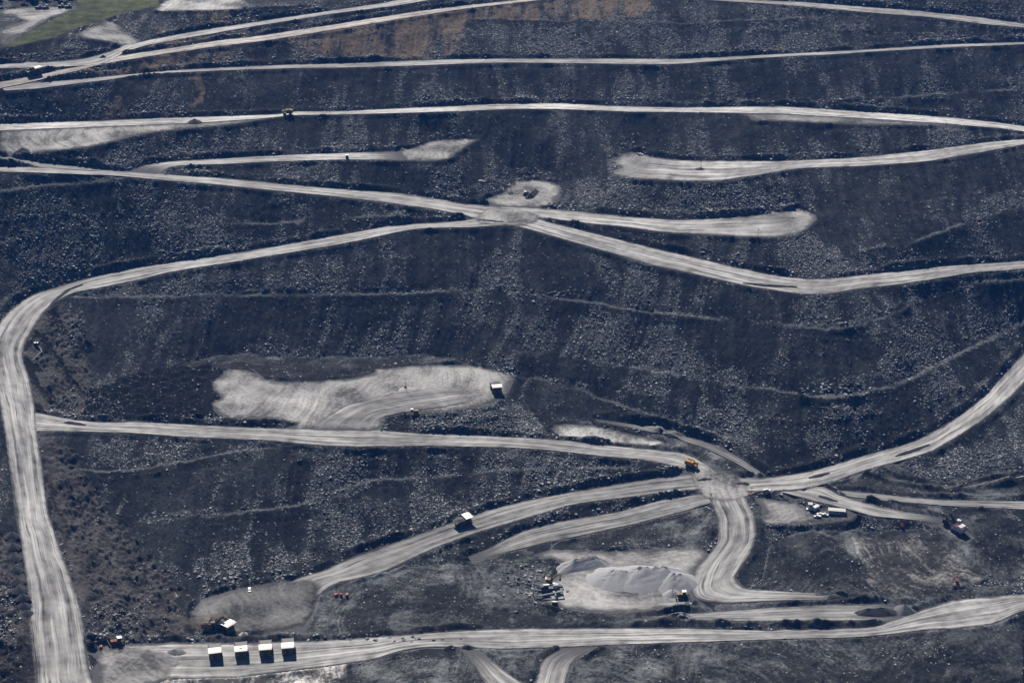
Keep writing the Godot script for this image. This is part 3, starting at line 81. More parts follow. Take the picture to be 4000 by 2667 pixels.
var rough_outlines := [
	["coal_lumps", PackedFloat32Array([-339.7,-1136.8,45.4,-342.7,-1158.7,44.5,-345.5,-1180.6,43.8,-333.6,-1198.1,43,-317.4,-1212.8,43,-298.4,-1224.2,43,-278.3,-1231.2,43.3,-256.2,-1230.8,43.4,-241.8,-1225.2,43.3,-246.6,-1203.6,43.6,-242.3,-1182.3,43.9,-237,-1160.8,44,-233.3,-1139.1,44.5,-252,-1134.3,44.7,-274,-1132.7,44.7,-296,-1131.2,44.5,-317.9,-1132.9,45.2])],
	["k_back", PackedFloat32Array([-285.7,-1231.5,43.1,-270.9,-1247.8,43.5,-251.3,-1258.2,43.4,-230.5,-1261.7,43,-208.6,-1257.9,41.6,-186.5,-1258.7,40.4,-164.4,-1260.8,39.4,-142.2,-1262.6,38.8,-120.1,-1264.8,38.5,-98,-1266.9,38.3,-75.8,-1268,38.5,-55.1,-1263.6,38.4,-37.1,-1250.9,37.4,-40.5,-1244.9,37.4,-62.6,-1242.4,38.1,-84.8,-1241.1,38.1,-107,-1239.9,38.2,-121.8,-1227,38.3,-142,-1221.9,38.7,-164,-1219,39.5,-185.9,-1215.3,40.7,-207.8,-1211.4,42.1,-219.1,-1228,42.4,-241.4,-1228.7,43.3,-263.6,-1229.5,43.5])],
	["pit_mid", PackedFloat32Array([-140.9,-928.1,-1.4,-134.5,-950,-1.5,-118.6,-964.9,-2,-98.3,-975.4,-1.1,-78.6,-986.9,-1.4,-56.9,-993.2,-2.7,-34.1,-994.6,-2.3,-13.1,-1001.5,-1.1,7.6,-1011.3,-0.4,19.6,-998.2,-1,26.9,-976.6,-1.4,22.5,-955,-0.7,24.4,-936.8,-0.4,20.1,-925.7,-0.5,-1.3,-919.1,-1,-24.1,-917.9,-1.1,-46.9,-916.6,-1.2,-69.6,-914.1,-1.1,-92.3,-911.4,-1.1,-115.1,-909.1,-1,-137.9,-907.9,-1.1,-154.5,-909.7,-1])],
	["bowl", PackedFloat32Array([177.2,-968.4,0.9,182.8,-990.2,1.6,188.3,-1011.9,2.1,203,-1026.4,1.8,224.1,-1033.1,2.3,246.5,-1034.1,1.7,268.9,-1034.4,1.6,291.4,-1033.9,2.3,312.7,-1032.6,3.8,321.3,-1011.9,3,330.3,-991.3,1.7,339.7,-970.9,0.1,320.3,-962.5,0.3,298.9,-955.7,-0.4,277.1,-950.9,-0.2,254.9,-948,0.2,232.6,-946.1,0.6,210.4,-949,0.8,188.1,-951.8,1.1,166,-955.5,1.5])],
	["right_floor", PackedFloat32Array([312,-1034.2,3.9,332.2,-1043.6,5,352.7,-1052.5,5.4,375.1,-1054.7,5.2,383.6,-1044.8,4.6,377.5,-1023.1,2.9,371.4,-1001.4,1.2,365.4,-979.7,-0.8,352.4,-965.7,-1.7,339,-972.2,0.3,329.7,-992.8,1.8,320.6,-1013.4,3.1])],
	["bottom", PackedFloat32Array([-174.5,-851.7,1.3,-152.9,-857,0.4,-131.5,-862.7,-0.2,-110.1,-868.5,-0.6,-89.5,-876.9,-0.8,-68.6,-883.8,-1,-46.6,-886.7,-1,-24.5,-888,-0.9,-2.3,-887.9,-0.9,19.9,-887.8,-0.8,42.1,-887.6,-0.6,64.3,-888.8,-0.4,86.5,-890.1,-0.2,108.6,-891.5,-0.1,130.8,-893,-0.2,152.9,-894.8,-0.5,175,-896.4,-0.8,197.2,-897.9,-1.1,219.3,-899.2,-1.4,241.3,-901.9,-1.6,263,-906.4,-2,284.7,-911.2,-2.7,306.6,-915.1,-3.4,328.4,-919.2,-4,347.1,-931.1,-4,348.3,-919.1,-5.3,342.3,-897.7,-7.4,336.4,-876.3,-9.8,330.5,-854.9,-12.8,325.3,-833.3,-21.1,307.6,-820.9,-13.4,286.3,-814.8,-8.7,264.4,-811.1,-5.9,242.3,-808.7,-4,220.2,-807.1,-2.8,198,-806,-2,175.8,-805.3,-1.4,153.6,-804.7,-1,131.4,-804.3,-0.7,109.2,-804.1,-0.5,87,-804,-0.5,64.8,-804.1,-0.5,42.6,-804.2,-0.6,20.4,-804.4,-0.7,-1.8,-804.5,-0.8,-24,-804.6,-0.9,-46.2,-804.5,-0.9,-68.4,-804.4,-0.7,-90.5,-804.1,-0.5,-112.7,-803.6,-0.2,-134.9,-802.9,0.4,-157.1,-801.9,1.2,-179.2,-800.3,2.4,-201.3,-798,4.2,-223.3,-794.9,6.5,-221.2,-804.3,6.1,-206,-820.4,4.1,-190.4,-836.2,2.5])],
	["bottom2", PackedFloat32Array([-409,-855.5,24.6,-387.9,-861.6,20.4,-365.9,-864.7,18.2,-343.8,-867,16.7,-321.6,-868.1,15.9,-299.4,-867.7,16.2,-277.7,-872,13.2,-258.5,-881.6,6.5,-236.7,-886,3.5,-214.8,-889.2,1.3,-192.6,-890.6,0.3,-179.1,-880.9,0.3,-175.6,-859,1.1,-172.2,-837,1.5,-168.8,-815.1,1.6,-174.8,-800.6,2.2,-197,-798.5,3.8,-219,-795.6,6,-240.9,-791.7,9,-262.7,-787.5,12.2,-284.6,-783.9,15,-306.8,-782.1,16.3,-328.9,-780.6,17.5,-351.1,-779.4,18.4,-373.3,-779.3,18.5,-387,-792.6,18.5,-394.5,-813.5,19.6,-401.9,-834.4,21])],
	["strip", PackedFloat32Array([-213.8,-898.7,0.3,-191.7,-902.1,-0.3,-169.7,-905.5,-1,-147.4,-906.9,-1,-125.2,-908.4,-1,-102.9,-910.2,-1.1,-80.8,-912.8,-1.1,-58.6,-915.5,-1.2,-36.4,-917.2,-1.2,-14.1,-918.4,-1.1,8.2,-919.7,-0.9,29.7,-925.5,-1.3,51.8,-928.4,-0.3,74.1,-929.5,0.1,96.4,-930.6,0.5,118.6,-932,0.8,140.8,-934.5,1.1,162.9,-937.3,1.1,185,-940.4,0.9,207.3,-942.2,0.7,229.5,-943.6,0.5,251.6,-946.8,0.1,273.7,-950,-0.1,295.6,-954,-0.6,317.2,-959.4,-1.4,339,-964,-1.6,361.1,-967.2,-2,349.8,-953.1,-3,328.1,-947.8,-2.5,306.5,-942.5,-2,285.7,-934.8,-1.5,266.6,-923.4,-1.2,247.3,-912.2,-1.1,225.1,-910.7,-0.4,202.8,-909.9,0,180.5,-909.1,0.3,158.2,-908.8,0.4,135.9,-908.9,0.1,113.5,-908.6,0.1,91.2,-908.6,0.1,68.9,-908.9,-0.2,46.6,-909.4,-0.6,24.3,-909.8,-1,2,-909.7,-1,-20.3,-908.3,-1,-42.5,-906.5,-1.1,-64.6,-903.4,-1,-86.7,-900.3,-1,-108.8,-897.2,-0.9,-131,-895.2,-0.8,-153.3,-893.6,-0.6,-175.5,-891.7,-0.2,-197.8,-891.3,0.4])],
	["mid_right", PackedFloat32Array([80.4,-1057.7,2.2,103.3,-1055.7,3.3,126.3,-1054.2,4.2,147.1,-1063.2,5,154,-1046.3,5.3,152,-1023.4,4.6,142.4,-1005.8,4,119.6,-1008,3.2,96.6,-1009.8,2.6,73.7,-1008.5,1.9,50.7,-1009.1,0.4,27.8,-1009.9,-0.1,29.3,-1015.2,0.1,50.5,-1024,0.9,66.5,-1039.4,1.7])],
	["right_mid", PackedFloat32Array([243.2,-1086.6,9.7,263.4,-1098.3,10.6,283.6,-1109.9,10.9,305.4,-1115.1,12.6,320.1,-1099.8,8.2,343.3,-1097,7.1,365.6,-1102.8,6.7,387.9,-1109.6,6.7,401.1,-1106.2,7.2,394.7,-1083.7,6.1,381.2,-1070.4,5.7,357.8,-1070.2,6.2,334.5,-1069.8,6.9,311.2,-1071.9,7.7,288.1,-1074.9,8.4,265.1,-1079.2,9])],
	["right_low", PackedFloat32Array([255.9,-1071.2,8.5,278.5,-1067.3,8.3,301.3,-1064.3,7.7,324.2,-1061.6,7,347.2,-1060.7,6.2,370.2,-1059.5,5.6,385.6,-1052.6,5.2,362.6,-1052.5,5.2,340.1,-1048.9,5.6,318.7,-1044.2,6.8,296.7,-1050.9,7.4,275.3,-1059.3,8])],
	["j_mid", PackedFloat32Array([95.5,-1139.4,15.7,109.4,-1158.5,15,130.3,-1161.8,15.2,152.5,-1154.5,14.9,168.6,-1137.2,12.9,183.5,-1118.9,11.7,198.1,-1100.6,10.1,174.5,-1099.9,10.4,157.9,-1114.4,11.8,141.4,-1131.1,13.3,118.9,-1136.3,14.6])],
	["grass", PackedFloat32Array([-525.7,-1629.4,221.8,-518.7,-1650.6,223.3,-512.9,-1672.1,224.2,-508.2,-1694,224.8,-503.7,-1715.8,225.3,-499.4,-1737.7,225.8,-493.4,-1759.2,226.2,-487.4,-1780.7,226.5,-489.8,-1802.4,226.7,-495.2,-1824,226.8,-500.6,-1845.7,226.9,-505.9,-1867.4,227,-511.3,-1889,227.1,-516.6,-1910.7,227.1,-522,-1932.4,227.2,-527.4,-1954.1,227.3,-532.7,-1975.7,227.3,-538.1,-1997.4,227.4,-543.5,-2019.1,227.4,-548.8,-2040.7,227.4,-554.2,-2062.4,227.5,-559.6,-2084.1,227.5,-565,-2105.8,227.5,-570.3,-2127.4,227.5,-575.7,-2149.1,227.5,-558.8,-2148.8,228.3,-537.2,-2143.1,229.3,-515.8,-2136.8,230.4,-494.5,-2130.1,231.6,-473.3,-2123.2,232.9,-452.1,-2116.2,234.1,-443.3,-2098.6,234.5,-439.7,-2076.6,234.6,-436.3,-2054.5,234.2,-432.7,-2032.5,234.4,-429.2,-2010.4,234.4,-425.7,-1988.4,234.2,-422.2,-1966.3,234.2,-418.7,-1944.3,234.1,-415.2,-1922.2,234.1,-411.7,-1900.2,234.1,-408.2,-1878.1,233.9,-404.7,-1856.1,233.9,-401.2,-1834,233.8,-397.6,-1812,233.8,-394.2,-1789.9,233.6,-390.6,-1767.9,233.7,-406.3,-1755.3,232.6,-427.2,-1748.9,229.3,-443.9,-1734.8,225.6,-453.9,-1714.9,225.5,-462.3,-1694.2,226.4,-470.5,-1673.6,226.2,-478.3,-1652.6,225.4,-494.8,-1639.2,224.4,-512.5,-1626.4,222.6])],
	["topleft", PackedFloat32Array([-742,-1854.2,221.9,-734.4,-1833.4,221.6,-726.9,-1812.6,221.4,-719.3,-1791.8,221.2,-711.7,-1771,220.9,-704.2,-1750.2,220.6,-696.6,-1729.4,220.3,-689,-1708.5,220,-681.5,-1687.7,219.6,-674,-1666.9,219.2,-666.4,-1646.1,218.7,-659,-1625.2,217.9,-639.3,-1619.4,219,-617.4,-1619.5,219.7,-595.4,-1618.9,220.6,-573.3,-1620.4,221,-551.3,-1621.9,221.4,-529.2,-1623.5,221.7,-519.7,-1641.1,222.9,-514.9,-1662.7,223.9,-510.2,-1684.3,224.6,-505.7,-1706,225.1,-501.3,-1727.7,225.6,-496.3,-1749.3,226,-490.2,-1770.6,226.4,-487.2,-1791.9,226.6,-492.6,-1813.4,226.7,-497.9,-1834.9,226.8,-503.2,-1856.4,226.9,-508.5,-1877.9,227,-513.8,-1899.4,227.1,-519.2,-1920.9,227.2,-524.5,-1942.4,227.2,-529.8,-1963.9,227.3,-535.1,-1985.4,227.3,-540.4,-2006.8,227.4,-545.8,-2028.3,227.4,-551.1,-2049.8,227.4,-556.4,-2071.3,227.5,-561.8,-2092.8,227.5,-567.1,-2114.3,227.5,-572.4,-2135.8,227.5,-581,-2153.9,227.3,-602.7,-2158.3,226.5,-624.5,-2162.3,225.8,-646.3,-2165.8,225.2,-668.2,-2169,224.6,-690.2,-2171.8,224.1,-712.2,-2174,223.7,-734.3,-2175.8,223.4,-756.4,-2176.9,223.2,-778.6,-2177.2,223.1,-800.7,-2176.3,223.3,-822.6,-2173.4,223.8,-843.1,-2165.5,225.2,-847.6,-2145.7,227.7,-840.1,-2124.8,226.6,-832.7,-2104,225.8,-825.1,-2083.1,225.2,-817.6,-2062.3,224.7,-810.1,-2041.5,224.3,-802.5,-2020.7,224,-795,-1999.9,223.6,-787.4,-1979.1,223.3,-779.8,-1958.2,223.1,-772.3,-1937.4,222.8,-764.7,-1916.6,222.6,-757.1,-1895.8,222.3,-749.6,-1875,222.1])],
	["toppad", PackedFloat32Array([-392.5,-1747.8,232.1,-389.4,-1769.5,233.6,-389.1,-1791.5,233.9,-392.8,-1813.3,234.1,-396.7,-1835.1,234.1,-400.6,-1856.9,234,-404.3,-1878.7,234.2,-408.2,-1900.5,234.4,-412,-1922.2,234.3,-415.9,-1944,234.2,-419.7,-1965.8,234.3,-423.5,-1987.6,234.4,-427.3,-2009.4,234.5,-431.2,-2031.2,234.4,-435,-2053,234.3,-438.8,-2074.8,234.6,-442.7,-2096.6,234.5,-441.5,-2113,234.7,-419.9,-2108.2,235.6,-398.4,-2103.2,236.5,-377,-2097.7,237.5,-355.8,-2091.3,238.6,-335.1,-2083.5,240,-315.3,-2073.6,241.8,-297.3,-2060.9,244.1,-282,-2044.9,247,-270.1,-2026.3,250.4,-261.4,-2006,254,-254.6,-1985,257.8,-250.5,-1963.4,254.2,-248.1,-1941.4,249.1,-245.7,-1919.4,246.8,-243.2,-1897.4,245.1,-240.7,-1875.4,243.5,-238.1,-1853.4,242.1,-235.6,-1831.5,240.8,-233.1,-1809.5,239.6,-230.6,-1787.5,238.3,-228,-1765.5,237.2,-242.8,-1752.8,237.7,-264.1,-1747.1,237.7,-285.8,-1742.7,237.3,-307.4,-1738.8,236.5,-328.9,-1733.9,235.8,-350.9,-1734.4,235.1,-372.5,-1738.8,234.1])],
	["coal_row", PackedFloat32Array([-212.3,-1227.6,42.1,-192.1,-1239.7,40.8,-168.4,-1242.8,39.6,-144.5,-1244.8,38.7,-125.4,-1242.9,38.3,-130.3,-1222.6,38.4,-152.5,-1214.5,39,-176.1,-1209.8,40.2,-199.8,-1210.9,41.6])],
]
var bench_lines := [
	["bench 0", PackedFloat32Array([-386.2,-1305.7,77.4,-368.6,-1305,77.3,-351.2,-1303.4,77.5,-333.6,-1302.6,77.5,-316.4,-1305.8,76.9,-298.9,-1307.3,77,-281.5,-1309.7,76.7,-264.1,-1311.7,76.2,-246.5,-1312.8,76.2,-228.9,-1313.5,76,-211.3,-1314.3,75.8,-193.7,-1315.1,75.6,-176.1,-1315.8,75.5,-158.5,-1316.5,75.3,-141.2,-1318.7,74.8,-123.7,-1320.4,75,-106.5,-1323.5,74.7,-88.9,-1324.1,75,-71.3,-1324.2,75.2,-53.7,-1324.3,75.4,-36.1,-1324.2,75.6,-18.8,-1321.3,75.3,-1.6,-1317.9,75.1,15.4,-1313.6,75.1,32.1,-1308.8,75.3,48.8,-1303.5,75.6,65.6,-1298.7,75.6,82.4,-1293.4,75.8,96.6,-1283.6,75.8,113.3,-1278.1,75.9,129.9,-1272.4,76.1,146.5,-1266.6,76.4,163.3,-1261.8,76.5,180.2,-1257.2,76.5,196.5,-1251.3,76.8,212.5,-1244.1,76.6,229.6,-1241.6,76.5,247,-1239.8,76.9])],
	["bench 1", PackedFloat32Array([247,-1239.8,76.9,264,-1237.4,76.3,279.8,-1243.5,76.4,295.4,-1250.4,76.6,309.7,-1259.7,76.7,324.1,-1269,76.9,337.1,-1280.1,77.3,349.8,-1291.5,77.6,362.1,-1303.4,77.8,376.4,-1312.8,78.2,391.2,-1321.4,78.4,405.9,-1330,78.6,421.3,-1337.3,78.4,437.7,-1341.6,78.2,454,-1346.6,77.6,470.5,-1350.9,77.4])],
	["bench 2", PackedFloat32Array([12.7,-1259.2,44.7,30,-1254.9,44.8,47.1,-1250,44.9,63.9,-1244.1,44.9,80.5,-1238,45.1,97,-1231.6,45.2,113.4,-1224.9,45,129.7,-1217.9,44.9,145.7,-1210.5,45.1,162,-1203.6,45.2,178.3,-1196.9,45.1,195.2,-1191.5,45,212.3,-1186.8,45.3,228.7,-1180.5,45.1,244,-1172.2,44.7,261.7,-1174.1,44.5,279.3,-1176.6,44.4,295.5,-1183.9,44.5,311.4,-1191.8,44.7,325.6,-1202.7,45,339.3,-1214,45,353.1,-1225.3,46,366.3,-1237.4,46.1,379.6,-1249.2,46.3,393.2,-1260.8,47,406.4,-1272.8,47.1,419.5,-1284.9,47.1,433.3,-1296.2,47.9,447.1,-1307.4,48.6,462.1,-1316.9,51.2])],
	["bench 3", PackedFloat32Array([20,-1236,30.8,35.1,-1229.6,29.6,50.1,-1222.7,28.7,64.5,-1214.5,27.6,78,-1205,26.4,91.8,-1195.9,25,105.8,-1187.1,23.9,120.4,-1179.3,22.4,134.6,-1171.3,21.3,149.2,-1163.7,20.3,163.6,-1155.5,19.7,177.7,-1146.7,19.5,190,-1135.5,19.4,202.5,-1124.8,18.7])],
	["bench 4", PackedFloat32Array([-331.7,-1068.3,34.6,-314.5,-1066.2,34.3,-297.3,-1068.3,34.4,-280.3,-1071.4,34.8,-263.4,-1075.5,35.1,-246.7,-1080.1,35.5,-230.3,-1085.4,36,-213.8,-1090.8,36.5,-197,-1095.1,36.6,-180,-1098.3,37.3])],
	["bench 5", PackedFloat32Array([-289,-1019.2,18.3,-271.2,-1018.7,18,-253.6,-1021.3,18.1,-236.1,-1024.6,18.3,-218.7,-1028.2,18.2,-201.3,-1032.2,18.3,-183.9,-1036.3,18.5,-166.9,-1041.6,18.6,-150.9,-1049.1,18.8,-135.3,-1057.7,19.2,-121.4,-1068.7,19.4,-106.6,-1078.2,19.4,-89,-1080.9,19.3,-71.6,-1084.2,18.8,-54.3,-1088.6,18,-37.2,-1093.6,17.5,-19.9,-1097.8,16.8,-2.2,-1099.8,16.4,15.3,-1102.9,15.3,33.1,-1104.6,15,50.8,-1107.1,14.3,68.5,-1108.8,14.1,86.2,-1110.8,13.8,104,-1112.5,13.6])],
	["bench 6", PackedFloat32Array([-487.4,-1391.2,142.8,-472.9,-1397,143.2,-457.8,-1401.1,144.2,-443.2,-1406.1,144.9,-428.1,-1410,145.7,-412.7,-1413,146.1,-397.4,-1415.9,146.4,-382.1,-1419.1,146.8,-366.7,-1421.8,147.4])],
	["bench 7", PackedFloat32Array([-476.5,-1342.9,111.8,-462.1,-1352.2,111.3,-446.3,-1359,112,-430.4,-1365.5,112.7,-414.8,-1372.4,113.2,-397.9,-1375.6,114.1,-380.8,-1378.7,113.7,-363.3,-1380.1,114,-345.8,-1381.1,113.9,-328.3,-1381.9,113.8,-310.8,-1382.8,113.6,-293.8,-1386.1,113.3,-276.9,-1390.2,113,-259.5,-1391.9,113.5,-242.5,-1395.4,113.3,-225.6,-1399.1,113.1,-208.3,-1400.7,113.6,-191.4,-1404.6,113.3,-174.3,-1407.7,113.4,-157,-1409.5,113.8,-139.9,-1413,113.3,-122.4,-1413.4,113.8,-104.9,-1414.2,114.1,-87.8,-1417.2,113.6])],
	["bench 8", PackedFloat32Array([-60.3,-1755.8,222.2,-43,-1757.3,222.1,-25.6,-1758.6,222,-8.2,-1759.5,221.7,9,-1758.3,221.3,25.6,-1754.6,221.4,43,-1754.7,221,60.5,-1754.9,220.7,77.9,-1754.9,220.6,95.3,-1754.4,220.4,111.7,-1749.4,221.2,129,-1747.6,221.2,146.3,-1746,221.2,163.7,-1744.3,221.3,181,-1742.3,221.4,198.4,-1740.2,221.5,215.8,-1739.2,222.4,233.1,-1739,223.3,249.8,-1742.6,223.3,267.2,-1741.6,224.4,283.8,-1745,224.5,301.2,-1743.9,225.7,317.8,-1747.5,225.8,335.1,-1746.9,227,351.5,-1750.9,227.1,368.8,-1751.1,228.1])],
	["bench 9", PackedFloat32Array([332.9,-1608.5,171.2,350,-1610.3,171.7,366.8,-1611.8,172.4,383.6,-1615.5,172.4,400.8,-1616,173.3,417.6,-1619.5,173.4,434.6,-1620.5,174.3,451.6,-1622,174.8,468.7,-1622.5,175.6,485.6,-1624.1,176.1,502.9,-1623.9,177,519.7,-1626.7,177.1,536.9,-1626.8,178,553.8,-1629.3,178.2,571.1,-1629.2,179.2,587.8,-1632.6,179.1,605.1,-1632.5,180.1,621.7,-1636.5,179.8,638.9,-1636.9,180.6,655.6,-1641.2,180.3,672.8,-1641.6,181.1])],
	["bench 10", PackedFloat32Array([314.8,-1352.4,103.4,331.4,-1357,104.8,348.2,-1362.4,105.8,364.5,-1369.7,106.3,379.7,-1379.2,107.3,394.9,-1388.6,108.2,410.2,-1397.8,109.3,425.5,-1407.1,110.4,441,-1415.9,111.8,456.4,-1425,113,471.8,-1434.2,114.4,486.7,-1443.9,115.5,501.9,-1453.3,116.9,517.3,-1462.5,118.4,532.4,-1472.1,119.6,547.2,-1481.9,120.6,562.7,-1490.9,122.2,577.9,-1500.3,123.6,592.5,-1509.4,124.9,607.3,-1516.8,127])],
	["bench 11", PackedFloat32Array([-659.8,-1621.5,217.1,-643.7,-1618.3,217.1,-627.7,-1614,217.4,-610.9,-1614.5,216.4,-594.6,-1611,216.5,-577.9,-1612.2,215.4,-561.7,-1609.5,215.3,-544.9,-1611.5,213.9,-528.3,-1609.9,213.5,-511.5,-1610.8,212.4,-494.7,-1612.4,211.2,-478.6,-1616.1,211.4,-463.7,-1623.1,210.9,-448.2,-1627,211.1,-440.3,-1641.5,211.7,-429,-1651.9,214.1])],
]
